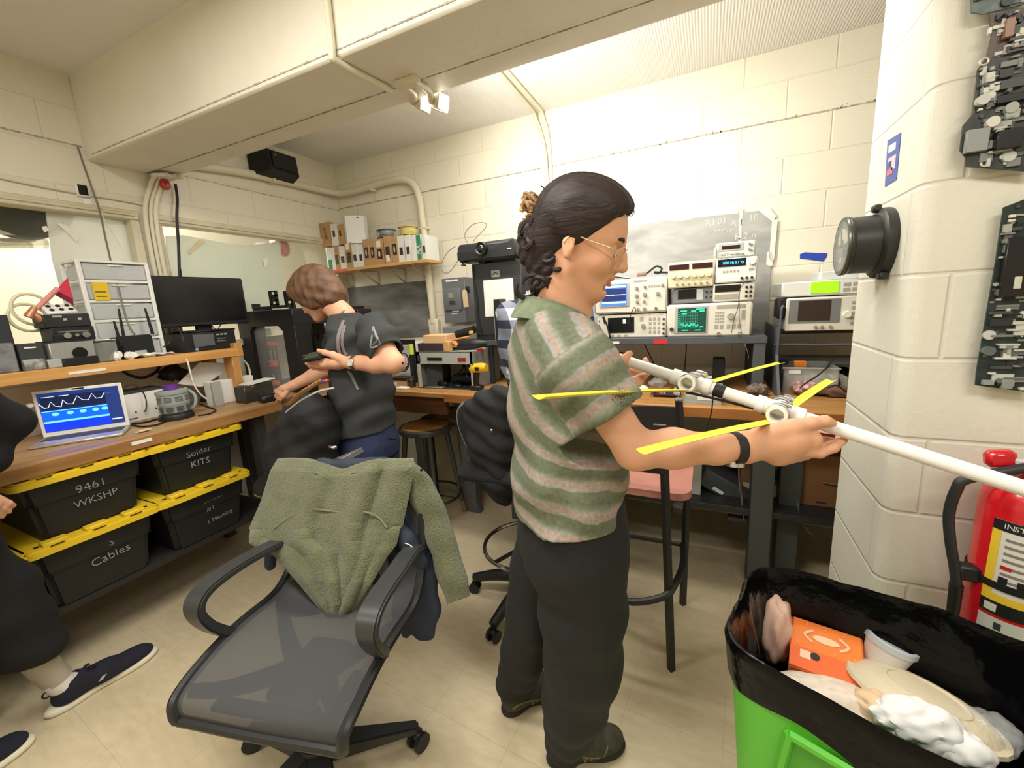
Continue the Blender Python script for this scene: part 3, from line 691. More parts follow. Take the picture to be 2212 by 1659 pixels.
# loose things left of the drawer tower
XA = -2.68
t = thing('pennant_flag', 'red pennant on a pink stick beside the drawer tower', 'flag', at(120, 640, X=XA))
PNK = mat('pink_stick', (222, 148, 140), .6); REDC = mat('red_pennant', (214, 52, 78), .6, var=.1); REDD = mat('dark_red_pennant', (128, 28, 56), .7)
def poly3(b, px, X, m, th=.004):
    P = [at(x, y, X=X) for x, y in px]; n = len(P)
    return b.raw(P+[p-Vector((th, 0, 0)) for p in P], [tuple(range(n)), tuple(range(2*n-1, n-1, -1))]+[(i, (i+1) % n, n+(i+1) % n, n+i) for i in range(n)], m)
poly3(B(), [(146, 600), (128, 620), (124, 628), (155, 645), (157, 642)], XA-.03, REDC).obj('upper_half', t, world=1)
poly3(B(), [(124, 626), (116, 635), (159, 659), (157, 642)], XA-.031, REDD).obj('lower_half', t, world=1)
B().tube([at(126, 622, X=XA), at(78, 668, X=XA-.01)], .010, PNK, 10, 1).obj('stick', t, world=1)
t = thing('hose_coil', 'two cream hose loops left of the red pennant', 'hose', at(62, 690, X=XA))
CRM = mat('cream_hose', (232, 224, 190), .45)
def ell(cx, cy, rx, ry, X, n=16, tilt=0, a0=0, a1=360):
    out = []
    for k in range(n):
        a = math.radians(a0+(a1-a0)*k/n); x, y = rx*math.cos(a), ry*math.sin(a); c, s_ = math.cos(tilt), math.sin(tilt)
        out.append(at(cx+x*c-y*s_, cy+x*s_+y*c, X=X))
    return out
B().tube(ell(68, 668, 46, 31, XA-.06, 20, .35), .0065, CRM, 8, 3, True).obj('upper_loop', t, world=1)
B().tube(ell(60, 686, 44, 28, XA-.07, 20, .25), .0065, CRM, 8, 3, True).obj('lower_loop', t, world=1)
t = thing('bucket', 'beige round tub under the cream hose loops', 'bucket', (XA-.1, .78, RZ))
p = at(62, 735, X=XA-.1)
B().lathe([(0, 0), (.075, 0), (.082, .10), (.086, .105), (.078, .105), (.072, .01), (0, .01)], mat('tub_beige', (206, 198, 168), .6), Matrix.Translation((XA-.1, p.y, RZ))).obj('tub', t, world=1)
t = thing('copper_horn', 'copper coloured horn fitting on the stick below the red pennant', 'fitting', at(80, 680, X=XA+.02))
CUP = mat('copper', (198, 140, 108), .4, .5)
B().tube([at(75, 663, X=XA+.02), at(70, 672, X=XA+.02), at(62, 685, X=XA+.02)], [.010, .014, .018], CUP, 12, 3).obj('horn', t, world=1)
B().tube([at(68, 676, X=XA+.02), at(92, 690, X=XA+.02)], [.012, .020], CUP, 12, 1).obj('bell', t, world=1)
t = thing('power_strip', 'white box with six dark sockets on top of the black radio', 'power strip', at(128, 675, X=XA))
M0 = Matrix.Translation(at(128, 672, X=XA)) @ rot(0, 35, 0) @ rot(0, 0, 4)
B(M0).box((0, 0, 0), (.07, .105, .035), WHT, .006).obj('body', t, world=1)
for i in range(3):
    for j in range(2): B(M0).cyl((-.014+.03*j, -.032+.032*i, .0165), (-.014+.03*j, -.032+.032*i, .0205), .0085, BLK, seg=14).obj('socket', t, world=1)
def rbox(name, label, cat, px, X, depth, m, bev=.004, rz=0, base=None, grp=None):
    ya, yb, z0, z1 = yz(*px, X)
    if base is not None: z0 = base
    t = thing(name, label, cat, (X-depth/2, (ya+yb)/2, z0), group=grp)
    B().bx((X-depth, ya, z0), (X, yb, z1), m, bev).obj('case', t, world=1)
    return t, ya, yb, z0, z1
t, ya, yb, z0, z1 = rbox('radio_receiver', 'black radio receiver with two chrome knobs, lower of the two black units', 'radio', (112, 706, 206, 736), -2.62, .12, BLK)
for f, r in ((.30, .013), (.52, .007), (.74, .014)): B().cyl((-2.62, ya+(yb-ya)*f, z0+.025), (-2.602, ya+(yb-ya)*f, z0+.025), r, CHR).obj('knob', t, world=1)
B().bx((-2.621, ya+.02, z1-.022), (-2.617, yb-.02, z1-.017), GRY).obj('dial_strip', t, world=1)
t, ya2, yb2, z02, z12 = rbox('radio_receiver', 'black radio unit with white marks stacked upper of the two black units', 'radio', (94, 678, 196, 707), -2.63, .12, mat('scuffed_black', (38, 39, 40), .5, var=.25, vs=20), base=z1)
for f in (.4, .72): B().bx((-2.631, ya2+(yb2-ya2)*f, z02+.03), (-2.627, ya2+(yb2-ya2)*f+.012, z02+.04), LGR).obj('mark', t, world=1)
B().bx((-2.631, ya2+.03, z12-.014), (-2.628, ya2+.06, z12-.006), LGR).obj('label_plate', t, world=1)
t, ya, yb, z0, z1 = rbox('panel_meter', 'silver meter unit with a black dial on the riser below the black radios', 'meter', (106, 737, 206, 768), -2.60, .13, mat('silver_case', (176, 178, 174), .35, .5), base=RZ)
B().cyl((-2.601, ya+(yb-ya)*.62, (z0+z1)/2), (-2.594, ya+(yb-ya)*.62, (z0+z1)/2), .026, SCRN, seg=24).obj('dial', t, world=1)
for f in (.2, .35): B().cyl((-2.601, ya+(yb-ya)*f, z0+.02), (-2.592, ya+(yb-ya)*f, z0+.02), .008, DGR).obj('knob', t, world=1)
B().bx((-2.73, ya, z1), (-2.598, yb, z1+.006), BLK).obj('lid', t, world=1)
t, ya, yb, z0, z1 = rbox('parts_organizer', 'clear plastic organizer box right of the silver meter', 'box', (206, 738, 254, 766), -2.61, .09, mat('clear_grey', (150, 154, 150), .2, alpha=.55), base=RZ)
B().bx((-2.70, ya, z1), (-2.608, yb, z1+.005), DGR).obj('lid', t, world=1)
t = thing('tray', 'dark grey open tray at the left of the riser shelf', 'tray', at(65, 770, X=-2.62))
ya, yb, z0, z1 = yz(38, 742, 98, 780, -2.62)
b = B().bx((-2.74, ya+.01, RZ), (-2.625, yb-.01, RZ+.006), DGR)
for lo, hi in (((-2.74, ya, RZ), (-2.735, yb, z1)), ((-2.63, ya, RZ), (-2.62, yb, z1)), ((-2.74, ya, RZ), (-2.62, ya+.005, z1)), ((-2.74, yb-.005, RZ), (-2.62, yb, z1))): b.bx(lo, hi, DGR, .002)
b.obj('walls', t, world=1)
B().bx((-2.619, (ya+yb)/2-.02, z1-.02), (-2.616, (ya+yb)/2+.015, z1-.014), PAP).obj('label_strip', t, world=1)
t, *_ = rbox('loudspeaker', 'dark grey box speaker at the far left of the riser shelf', 'speaker', (-30, 680, 24, 742), -2.72, .12, mat('speaker_grey', (54, 56, 60), .7), base=RZ)
t, ya, yb, z0, z1 = rbox('toolbox', 'grey striped box at the far left front of the riser shelf', 'box', (-30, 742, 34, 784), -2.61, .1, mat('striped_grey', (120, 122, 126), .6, var=.3, vs=30), base=RZ)
t, *_ = rbox('flat_box', 'low black box at the front edge of the riser shelf', 'box', (137, 771, 216, 792), -2.585, .06, BLK, base=RZ)
t, *_ = rbox('adapter', 'small silver grey adapter left of the low black box', 'adapter', (104, 776, 136, 793), -2.59, .05, LGR, base=RZ)
t, *_ = rbox('adapter', 'white and dark clutter piece at the left front of the riser shelf', 'adapter', (52, 776, 100, 792), -2.59, .05, mat('white_dark_mix', (150, 150, 146), .5, var=.6, vs=40), base=RZ)
def crumple(name, label, cat, c, r, m, seed, parent=None):
    b = B().ball((0, 0, 0), (1, 1, 1), m, seg=14); rg = random.Random(seed)
    for v in b.bm.verts: v.co *= 1+rg.uniform(-.28, .18)
    for v in b.bm.verts: v.co = Vector((v.co.x*r[0], v.co.y*r[1], v.co.z*r[2]))+Vector(c)
    return tag(b.obj(name), label, cat)
for lb, px, r, sd in (('crumpled white lump below the router antennas', (252, 768), (.02, .024, .024), 1), ('crumpled white lump right of the router label', (281, 764), (.022, .026, .02), 2), ('white lump of paper behind the plastic bag', (322, 757), (.02, .04, .012), 4)):
    p = at(*px, X=-2.62); crumple('crumpled_paper', lb, 'paper', (p.x, p.y, RZ+r[2]*.9), r, PAP, sd)
t = thing('router', 'black wireless router with three antennas on the riser shelf', 'router', at(295, 740, X=-2.66))
ya, yb, z0, z1 = yz(262, 724, 332, 752, -2.66)
B().bx((-2.78, ya, RZ), (-2.66, yb, z1), BLKM, .008).obj('body', t, world=1)
B().bx((-2.661, ya+.045, RZ+.012), (-2.656, ya+.095, RZ+.037), LGR, .002).obj('label_plate', t, world=1)
for a, c in (((246, 694), (262, 748)), ((256, 667), (274, 762)), ((313, 666), (330, 722))):
    B().tube([at(*c, X=-2.67), at(*a, X=-2.67)], [.0075, .006, .0045], BLK, 10, 1).obj('antenna', t, world=1)
o = B().grid(lambda u, v: Vector((-2.595-.11*u, at(290, 760, X=-2.6).y+.17*v, RZ+.006+.012*abs(math.sin(7*u+9*v))*(1-v*.6))), 14, 18, mat('plastic_bag', (226, 228, 222), .3), .003).obj('plastic_bag'); tag(o, 'flat crumpled white plastic bag at the edge of the riser shelf', 'bag')
o = B().grid(lambda u, v: Vector((-2.60-.03*u, at(355, 762, X=-2.6).y+.05*v, RZ+.004+.012*v*u)), 4, 4, mat('pink_slip', (206, 140, 140), .6), .002).obj('paper_slip'); tag(o, 'small pink slip at the right end of the white bag', 'paper')
# on the left bench top
ML = None
fl_, fr_ = at(60, 972, Z=BT+.004), at(265, 940, Z=BT+.004)
fl_ = Vector((fl_.x, fl_.y, BT)); fr_ = Vector((fr_.x, fr_.y, BT)); ex = (fr_-fl_).normalized(); LW = (fr_-fl_).length
ey = Vector((0, 0, 1)).cross(ex)
ML = Matrix.Identity(4)
for i in range(3): ML[i][0], ML[i][1], ML[i][2], ML[i][3] = ex[i], ey[i], (0, 0, 1)[i], fl_[i]
SIL = mat('silver_aluminium', (206, 207, 206), .35, .6)
t = thingM('laptop', 'open silver laptop showing blue signal plots on the left bench', 'laptop', ML)
LD = .165
B().box((LW/2, LD/2, .008), (LW, LD, .014), SIL, .005).obj('base', t)
B().box((LW/2, LD*.68, .0155), (LW*.9, LD*.48, .002), mat('keyboard_dark', (64, 64, 66), .6), .001).obj('keyboard', t)
B().box((LW/2, LD*.2, .0155), (LW*.4, LD*.3, .001), mat('trackpad', (190, 191, 190), .3)).obj('trackpad', t)
LH = .212; MS = Matrix.Translation((0, LD-.004, .015)) @ rot(90, 0, 0)   # screen leans back a little
for i in range(1): pass
ld = B(MS).box((LW/2, LH/2, -.003), (LW, LH, .007), WHT, .003).obj('lid', t)
scr = B(MS).bx((.014, .022, .0), (LW-.014, LH-.013, .0022), mat('laptop_navy', (30, 48, 104), .25, emit=.75)).obj('screen', ld)
BL1 = mat('screen_blue', (12, 74, 236), .3, emit=1.3); BL2 = mat('screen_deep_blue', (10, 44, 214), .3, emit=1.1); BL3 = mat('screen_pale_blue', (92, 178, 250), .3, emit=1.2); LNW = mat('screen_trace', (190, 206, 240), .3, emit=1.0); DKS = mat('screen_black_blue', (22, 32, 62), .3, emit=.5)
x0, x1, y0, y1 = .016, LW-.016, .024, LH-.015; xw = x1-x0; yh = y1-y0
def srect(a, c, d, e, m, z, nm): B(MS).bx((x0+xw*a, y0+yh*c, z), (x0+xw*d, y0+yh*e, z+.0004), m).obj(nm, ld)
srect(.0, .0, .82, .22, BL2, .0024, 'waterfall_band'); srect(.0, .22, .82, .27, BL3, .0024, 'waterfall_line'); srect(.0, .27, .82, .52, BL1, .0024, 'waterfall_band'); srect(0, .52, .82, .54, BL3, .0024, 'waterfall_line')
for k, f in enumerate((.16, .34, .5, .66, .78)): B(MS).ball((x0+xw*f, y0+yh*.44, .0028), (.012, .008, .0006), BL3, seg=12).obj('signal_spot', ld)
srect(.02, .57, .82, .92, DKS, .0024, 'spectrum_panel')
tr_ = [(0, .75), (.05, .63), (.1, .64), (.14, .78), (.18, .66), (.25, .62), (.29, .80), (.33, .68), (.40, .66), (.47, .86), (.53, .74), (.60, .72), (.66, .88), (.70, .74), (.77, .74), (.82, .86)]
B(MS).tube([(x0+xw*a, y0+yh*c, .003) for a, c in tr_], .0016, LNW, 5, 1).obj('signal_trace', ld)
srect(.84, .10, .98, .13, LNW, .0024, 'side_trace'); srect(.04, .9, .2, .915, LNW, .0026, 'menu_text'); srect(.25, .9, .37, .915, LNW, .0026, 'menu_text'); srect(.84, .84, .96, .85, GRY, .0026, 'menu_text')
B(MS).box((LW*.5, LH-.006, .001), (.04, .006, .001), SCRN).obj('camera_notch', ld)
p = ML @ MS @ Vector((-.012, LH*.72, 0)); o = B().box(p, (.018, .022, .02), WHT, .005).obj('usb_plug'); tag(o, 'white usb plug sticking out left of the laptop screen', 'plug')
def ybox(name, label, cat, px, X, depth, m, bev=.004): return rbox(name, label, cat, px, X, depth, m, bev, base=BT)
t, ya, yb, z0, z1 = ybox('equipment_case', 'flat white box with a dark lid lying behind the laptop', 'box', (256, 846, 358, 892), -2.66, .12, WHT)
B().bx((-2.785, ya, z1), (-2.655, yb, z1+.012), DGR, .003).obj('lid', t, world=1)
B().bx((-2.661, ya+.02, z0+.018), (-2.657, ya+.06, z0+.022), DGR).obj('slot', t, world=1)
for f in (.3, .75): B().cyl((-2.661, ya+(yb-ya)*f, z0+.05), (-2.657, ya+(yb-ya)*f, z0+.05), .004, DGR).obj('screw', t, world=1)
p = at(397, 905, Z=BT); MG = mat('vented_grey', (150, 160, 158), .45)
t = thing('solder_station', 'grey vented electric unit with a black base and purple reel on top', 'power tool', (p.x-.05, p.y, BT))
c = Vector((p.x-.06, p.y, BT))
B().lathe([(0, 0), (.075, 0), (.078, .012), (.07, .03), (.06, .034), (0, .034)], BLK, Matrix.Translation(c)).obj('base', t, world=1)
b = B().lathe([(0, .034), (.056, .034), (.062, .04), (.064, .075), (.067, .08), (.067, .09), (.066, .13), (.07, .135), (.07, .147), (.05, .153), (0, .153)], MG, Matrix.Translation(c)); b.obj('housing', t, world=1)
for row, z in enumerate((.048, .098)):
    for a in (-70, -30, 10, 50):
        M0 = Matrix.Translation(c) @ rot(0, 0, a-15)
        for q in range(4): B(M0).box((.0655, 0, z+q*.007), (.004, .032, .003), mat('vent_dark', (86, 94, 94), .7)).obj('vent', t, world=1)
B().cyl(c+Vector((.0, 0, .153)), c+Vector((0, 0, .178)), .03, PRP, seg=24).obj('reel', t, 'purple reel', world=1)
B().tube([c+Vector((.02, .05, .03)), c+Vector((.04, .075, .06)), c+Vector((.03, .085, .11)), c+Vector((.0, .06, .15))], .008, MG, 8, 5).obj('side_handle', t, world=1)
o = poly3(B(), [(384, 829), (430, 783), (496, 784), (503, 790), (436, 836)], -2.7, PAP, .003).obj('paper_sheet'); tag(o, 'white sheet of paper leaning under the riser near its end post', 'paper')
t, ya, yb, z0, z1 = ybox('carton', 'long white carton with a grey end standing on the left bench end', 'box', (453, 818, 550, 852), -2.62, .06, PAP, .002)
B().bx((-2.6, ya, z0), (-2.6185, ya+.05, z1), LGR).obj('grey_panel', t, world=1)
B().box((-2.618, ya+.02, (z0+z1)/2), (.002, .02, .005), INK).obj('print', t, world=1)
t, ya, yb, z0, z1 = ybox('circuit_tray', 'dark clear-fronted tray holding parts at the bench end', 'tray', (528, 830, 592, 862), -2.45, .1, mat('dark_translucent', (60, 58, 52), .15, alpha=.85))
B().grid(lambda u, v: Vector((-2.55+.1*v, ya+.03+(yb-ya)*u*.95, z1+.004+.012*u)), 6, 3, WHT, .003).obj('white_sleeve', t, world=1)
t, *_ = ybox('computer_mouse', 'small black mouse under the standing man\'s fingers at the bench end', 'mouse', (568, 852, 606, 868), -2.33, .06, BLK, .012)
o = crumple('tape_scrap', 'crumpled clear tape scrap at the bench edge before the cables', 'scrap', at(310, 930, Z=BT+.006), (.02, .03, .006), mat('clear_tape', (226, 206, 170), .2), 9)
o = crumple('parts_bag', 'small pink parts bag right of the black adapters', 'bag', at(515, 858, Z=BT+.012), (.03, .045, .014), mat('pink_bag', (176, 128, 118), .5, var=.5, vs=40), 12)
for lb, pts, r, m in (('black cable loop on the bench right of the laptop', [(268, 905), (300, 890), (345, 876), (382, 870), (378, 890), (340, 905), (296, 915), (266, 912)], .0045, CBL),
                      ('black cable running past the tape scrap to the grey unit', [(268, 908), (300, 921), (345, 916), (372, 900), (400, 884)], .0045, CBL),
                      ('brown cable behind the black cable loops', [(262, 896), (300, 888), (340, 880), (362, 872)], .003, CBB),
                      ('black cable looping right of the grey unit', [(430, 872), (452, 880), (466, 886), (452, 894), (428, 898)], .004, CBL),
                      ('thin grey cable over the white box behind the laptop', None, .003, CBB)):
    P = [at(x, y, Z=BT+r) for x, y in pts] if pts else [at(x, y, X=-2.64) for x, y in ((262, 845), (278, 832), (300, 836), (314, 858), (316, 880), (312, 890))]
    cable('cable', lb, P, r, m)
cable('charger_cable', 'white charger cable hanging from the riser shelf to the bench', [at(x, y, X=X) for x, y, X in ((398, 766, -2.59), (406, 783, -2.57), (410, 800, -2.56), (418, 828, -2.55), (430, 848, -2.54), (446, 862, -2.53))], .004, CBW)
cable('charger_cable', 'white ribbon cable beside the riser end post', [at(x, y, X=-2.66) for x, y in ((526, 778), (536, 790), (540, 808), (538, 826))], .006, CBW)
for lb, px in (('black adapter brick behind the pink parts bag', (470, 862)), ('black adapter brick at the end of the white charger cable', (448, 866))):
    p = at(*px, Z=BT); o = B().box(p+Vector((0, 0, .012)), (.04, .07, .024), BLK, .006).obj('power_adapter'); tag(o, lb, 'adapter')
cable('cable', 'dark hose loop hanging below the riser shelf', [at(x, y, X=-2.85) for x, y in ((262, 800), (285, 812), (310, 816), (335, 805), (345, 792))], .008, mat('dark_hose', (44, 40, 36), .5))
o = crumple('cable_bundle', 'dark tangled cable bundle under the riser shelf', 'cable', at(375, 806, X=-2.8), (.05, .07, .05), BLK, 21)
# corner: black printer enclosure on the back bench
YBF = 1.985   # front edge of the back bench
t = thing('back_bench', 'dark-aproned wooden bench section in the back left corner behind the round stool', 'workbench', (-2.1, 2.4, 0))
XS = at(983, 845, Z=BT-.01).x
B().bx((XL+.01, YBF, BT-.03), (XS-.002, YB_-.01, BT), W_TOPX, .003).obj('top', t, world=1)
B().bx((XL+.01, YBF+.03, BT-.14), (XS-.01, YBF+.055, BT-.03), W_DARKX).obj('apron', t, world=1)
for x in (XL+.08, -1.46):
    b = B().bx((x-.05, YBF+.30, 0), (x+.05, YBF+.36, BT-.03), mat('grey_metal_leg', (92, 96, 96), .5), .004); b.obj('leg', t, world=1)
B().prism([(-.05, 0), (.07, 0), (.045, .12), (-.035, .12)], .05, mat('grey_metal_leg'), Matrix.Translation((-1.46, YBF+.355, 0)) @ rot(90, 0, 0)).obj('foot', t, world=1)
tc_ = thing('workbench', 'short wooden corner bench piece under the black rack', 'workbench', (-2.6, 1.8, 0))
B().bx((XL+.01, 1.59, BT-.052), (-2.355, YBF-.003, BT), W_TOP, .003).obj('top', tc_, world=1)
B().bx((XL+.05, 1.64, 0), (XL+.11, 1.70, BT-.052), mat('bench_leg')).obj('leg', tc_, world=1); B().bx((-2.46, 1.9, 0), (-2.40, 1.96, BT-.052), mat('bench_leg')).obj('leg', tc_, world=1)
t = thing('printer_enclosure', 'tall black rack frame with clear panels in the corner holding an orange 3D printer', 'rack', (-2.6, 2.2, BT))
EX0, EX1, EY0, EY1 = -2.84, -2.32, 1.80+.0, 2.36
ZT = at(605, 668, Y=EY0).z; EX0 = at(536, 690, Y=EY0).x; EX1 = at(608, 690, Y=EY0).x
EXR = at(691, 668, Y=2.25).x
FR = mat('rack_black', (22, 22, 23), .5)
zb = at(600, 700, Y=EY0).z
pw = at(633, 760, Y=EY0).x-at(607, 760, Y=EY0).x
XP = at(608, 700, Y=EY0).x+pw
# front frame (facing the room): left post, right post, head rail; right side frame running back
def chamf(b, xa, xb, z, y0, y1, s_):   # corner gusset
    b.prism([(0, 0), (s_, 0), (0, -s_)], y1-y0, FR, Matrix(((1 if xb > xa else -1, 0, 0, xa), (0, 0, 1, y0), (0, 1, 0, z), (0, 0, 0, 1))))
XPL = XP-.56
B().bx((XP-pw, EY0, BT), (XP, EY0+pw, ZT), FR, .003).obj('post', t, world=1)
B().bx((XPL, EY0, BT), (XPL+pw, EY0+pw, ZT), FR, .003).obj('post', t, world=1)
B().bx((XP-pw, EY0+.5, BT), (XP, EY0+.5+pw, ZT), FR, .003).obj('post', t, world=1)
B().bx((XPL, EY0+.5, BT), (XPL+pw, EY0+.5+pw, ZT), FR, .003).obj('post', t, world=1)
hd = ZT-zb+.012
b = B().bx((XPL, EY0-.002, ZT-hd), (XP+.002, EY0+.5+pw, ZT), FR, .004); b.obj('top_slab', t, world=1)
for xa_, xb_ in ((XP-pw, XPL), (XPL+pw, XP)):
    b = B(); chamf(b, xa_, xb_, ZT-hd, EY0, EY0+.03, .035); b.obj('gusset', t, world=1)
CLR = mat('clear_acrylic', (232, 236, 232), .05, alpha=.16)
B().bx((XPL+pw, EY0+.03, BT), (XP-pw, EY0+.034, ZT-hd), CLR).obj('front_panel', t, world=1)
PRB = mat('printer_black', (30, 30, 32), .5)
t2 = thing('printer', 'orange and black desktop 3D printer inside the black rack', 'printer', (XP-.28, EY0+.28, BT))
for px, nm in (((588, 742), 'upper_bracket'), ((590, 785), 'carriage')):
    p = at(*px, Y=EY0+.12); B().box(p, (.055, .05, .045 if nm == 'carriage' else .03), ORG, .006).obj(nm, t2, world=1)
p = at(590, 785, Y=EY0+.12); B().cyl(p+Vector((.0, -.026, .002)), p+Vector((0, -.03, .002)), .01, BLK).obj('fan_hole', t2, world=1)
B().box(p+Vector((.0, .005, -.05)), (.05, .05, .05), PRB, .006).obj('hot_end', t2, world=1)
for dx in (-.012, .028): B().cyl(at(583, 735, Y=EY0+.13)+Vector((dx, 0, 0)), Vector((at(583, 735, Y=EY0+.13).x+dx, EY0+.13, BT)), .0045, CHR).obj('rod', t2, world=1)
B().bx((p.x-.045, EY0+.15, BT), (p.x-.02, EY0+.18, ZT-hd-.1), PRB).obj('upright', t2, world=1)
B().bx((p.x-.13, EY0+.08, BT), (p.x+.13, EY0+.34, BT+.03), PRB, .005).obj('base', t2, world=1)
B().bx((p.x+.02, EY0+.06, BT+.03), (p.x+.09, EY0+.09, BT+.06), ORG, .006).obj('front_bracket', t2, world=1)
B().tube([p+Vector((-.06, .02, -.04)), p+Vector((-.13, .03, .04)), p+Vector((-.1, .04, .11)), p+Vector((-.03, .04, .05))], .009, PRB, 8, 5).obj('cable_chain', t2, world=1)
B().lathe([(0, 0), (.04, 0), (.04, .07), (0, .07)], mat('smoked', (70, 74, 78), .3), Matrix.Translation(at(575, 730, Y=EY0+.3))).obj('spool', t2, world=1)
# second stand to its right (dark rods and slab) standing further back
t = thing('printer', 'second black 3D printer frame standing right of the black rack behind the man', 'printer', (-2.15, 2.5, BT))
q = at(655, 672, Y=2.3); xa = at(640, 690, Y=2.3).x
XQ = at(664, 770, Y=2.3).x
B().bx((XQ-.045, 2.3, BT), (XQ+.03, 2.36, at(650, 700, Y=2.3).z), FR, .003).obj('post', t, world=1)
z1 = at(660, 680, Y=2.3).z; z0 = at(660, 696, Y=2.3).z
B().bx((XP+.06, 2.28, z0), (at(688, 690, Y=2.3).x, 2.42, z1+.02), mat('maroon_black', (44, 24, 30), .5), .003).obj('top_slab', t, world=1)
for px in ((682, 725), (700, 722)): B().cyl(at(*px, Y=2.4), Vector((at(*px, Y=2.4).x, 2.4, BT+.03)), .006, CHR).obj('rod', t, world=1)
B().bx((at(679, 722, Y=2.42).x, 2.42, BT), (at(698, 722, Y=2.42).x, 2.46, at(690, 718, Y=2.42).z), mat('maroon_black')).obj('back_plate', t, world=1)
B().bx((XQ-.02, 2.34, at(660, 735, Y=2.34).z), (at(690, 735, Y=2.34).x, 2.36, at(660, 724, Y=2.34).z), PRB).obj('cross_bar', t, world=1)
B().box((XQ+.12, 2.45, BT+.015), (.26, .26, .03), PRB, .004).obj('base', t, world=1)
for k, px in enumerate(((639, 668, 652, 686), (653, 669, 672, 685))):
    x0, x1, za, zb_ = xz(*px, 2.275); o = B().bx((x0, 2.277, za), (x1, 2.28, zb_), mat('note_yellow', (240, 232, 140), .7)).obj('sticky_note')
    tag(o, ('pale yellow written note on the black frame left of the man\'s face', 'pale yellow note half behind the man\'s chin')[k], 'note')
    for q_ in range(2): B().bx((x0+.008, 2.2762, za+.018+.016*q_), (x1-.01, 2.277, za+.021+.016*q_), INK).obj('note_line', o)
# perforated tv bracket on top
t = thing('tv_bracket', 'black perforated mounting bracket lying on top of the black rack', 'bracket', (XP-.2, EY0+.1, ZT))
for xa, xb_, yt, yb_ in ((583, 599, 628, 668), (615, 633, 628, 664)):
    x0, x1, z0, z1 = xz(xa, yt, xb_, yb_, EY0+.10); z0 = ZT; w_ = x1-x0; h_ = z1-z0
    b = B(); nz = 4; m_ = .22
    b.bx((x0, EY0+.095, z0), (x0+w_*m_, EY0+.11, z1), FR).bx((x1-w_*m_, EY0+.095, z0), (x1, EY0+.11, z1), FR)
    for k in range(nz+1): zz = z0+h_*k/nz; b.bx((x0, EY0+.095, max(z0, zz-h_*.06)), (x1, EY0+.11, min(z1, zz+h_*.06)), FR)
    b.bx((x0+w_*.42, EY0+.097, z0), (x0+w_*.58, EY0+.108, z0+h_*.25), FR).bx((x0+w_*.42, EY0+.097, z0+h_*.5), (x0+w_*.58, EY0+.108, z0+h_*.75), FR)
    b.obj('arm', t, world=1)
B().bx((at(550, 664, Y=EY0+.1).x, EY0+.08, ZT), (at(632, 664, Y=EY0+.1).x, EY0+.13, ZT+.028), FR, .003).obj('rail', t, world=1)
B().bx((at(550, 664, Y=EY0+.1).x, EY0+.08, ZT+.02), (at(554, 664, Y=EY0+.1).x, EY0+.13, ZT+.05), FR).obj('end_tab', t, world=1)
o = B().bx((at(600, 668, Y=EY0+.06).x, EY0+.02, ZT), (at(622, 668, Y=EY0+.06).x, EY0+.07, ZT+.008), BGE).obj('card'); tag(o, 'small beige card lying on the black rack before the bracket', 'card')
# wall shelf with filament boxes
SY, SZ = 2.575, at(712, 585, Y=2.575).z+.004
SX0, SX1 = at(706, 583, Y=SY).x, at(923, 570, Y=SY).x
t = thing('hanging_shelf', 'wooden wall shelf of filament boxes in the back left corner above a blackboard', 'shelf', ((SX0+SX1)/2, 2.7, SZ-.02))
B().bx((SX0, SY, SZ-.022), (SX1, 2.755, SZ), W_SHELF, .002).obj('board', t, world=1)
B().bx((at(712, 582, Y=SY).x, SY-.002, SZ-.019), (at(750, 580, Y=SY).x, SY, SZ-.003), mat('red_tape', (226, 92, 66), .5)).obj('red_tape_strip', t, world=1)
MBR = mat('bracket_cream', (206, 198, 172), .5)
for px in (738, 795, 853, 905):
    x = at(px, 600, Y=2.7).x
    b = B().bx((x-.008, SY+.03, SZ-.028), (x+.008, YB_-.002, SZ-.022), MBR).bx((x-.008, YB_-.008, SZ-.16), (x+.008, YB_-.001, SZ-.022), MBR)
    b.tube([(x, SY+.05, SZ-.028), (x, YB_-.006, SZ-.13)], .006, MBR, 6, 1); b.obj('bracket', t, world=1)
KRF = mat('kraft_box', (190, 152, 108), .85, var=.04, vs=10); WBX = mat('white_box', (232, 232, 228), .6); GRN = mat('green_print', (52, 140, 96), .6)
BOXES = [(708, 724, 535, 'w', 'white filament box with a small green print, leftmost of the lower row'), (721, 734, 531, 'k', 'brown filament box second from the left of the lower row'),
 (733, 748, 531, 'w', 'narrow white filament box third from the left of the lower row'), (747, 762, 523, 'k', 'brown filament box with a round white sticker, lower row'),
 (761, 774, 527, 'w', 'white filament box just right of the white stickered brown one'), (774, 787, 527, 'w', 'white filament box beneath the right corner of the large white carton'),
 (787, 800, 516, 'k', 'brown filament box with a tall window right of the large white carton'), (800, 813, 516, 'k', 'brown filament box with a black spool showing, mid row'),
 (813, 831, 515, 'k', 'brown filament box with a white label over its window, mid row'), (832, 847, 509, 'k', 'brown filament box with a low white label, under the grey bagged spool'),
 (848, 862, 508, 'k', 'brown filament box with a cream spool showing, beside the white boxes'), (862, 876, 508, 'w', 'white filament box with a dark window, first of the white group at right'),
 (877, 890, 507, 'w', 'white filament box with a small violet window, under the yellow spool'), (891, 901, 507, 'w', 'plain white filament box left of the green striped one'),
 (902, 913, 506, 'g', 'white filament box with a green stripe lettered PLA'), (914, 923, 506, 'w', 'white filament box at the right end of the shelf')]
gB = 'filament boxes on the wall shelf'
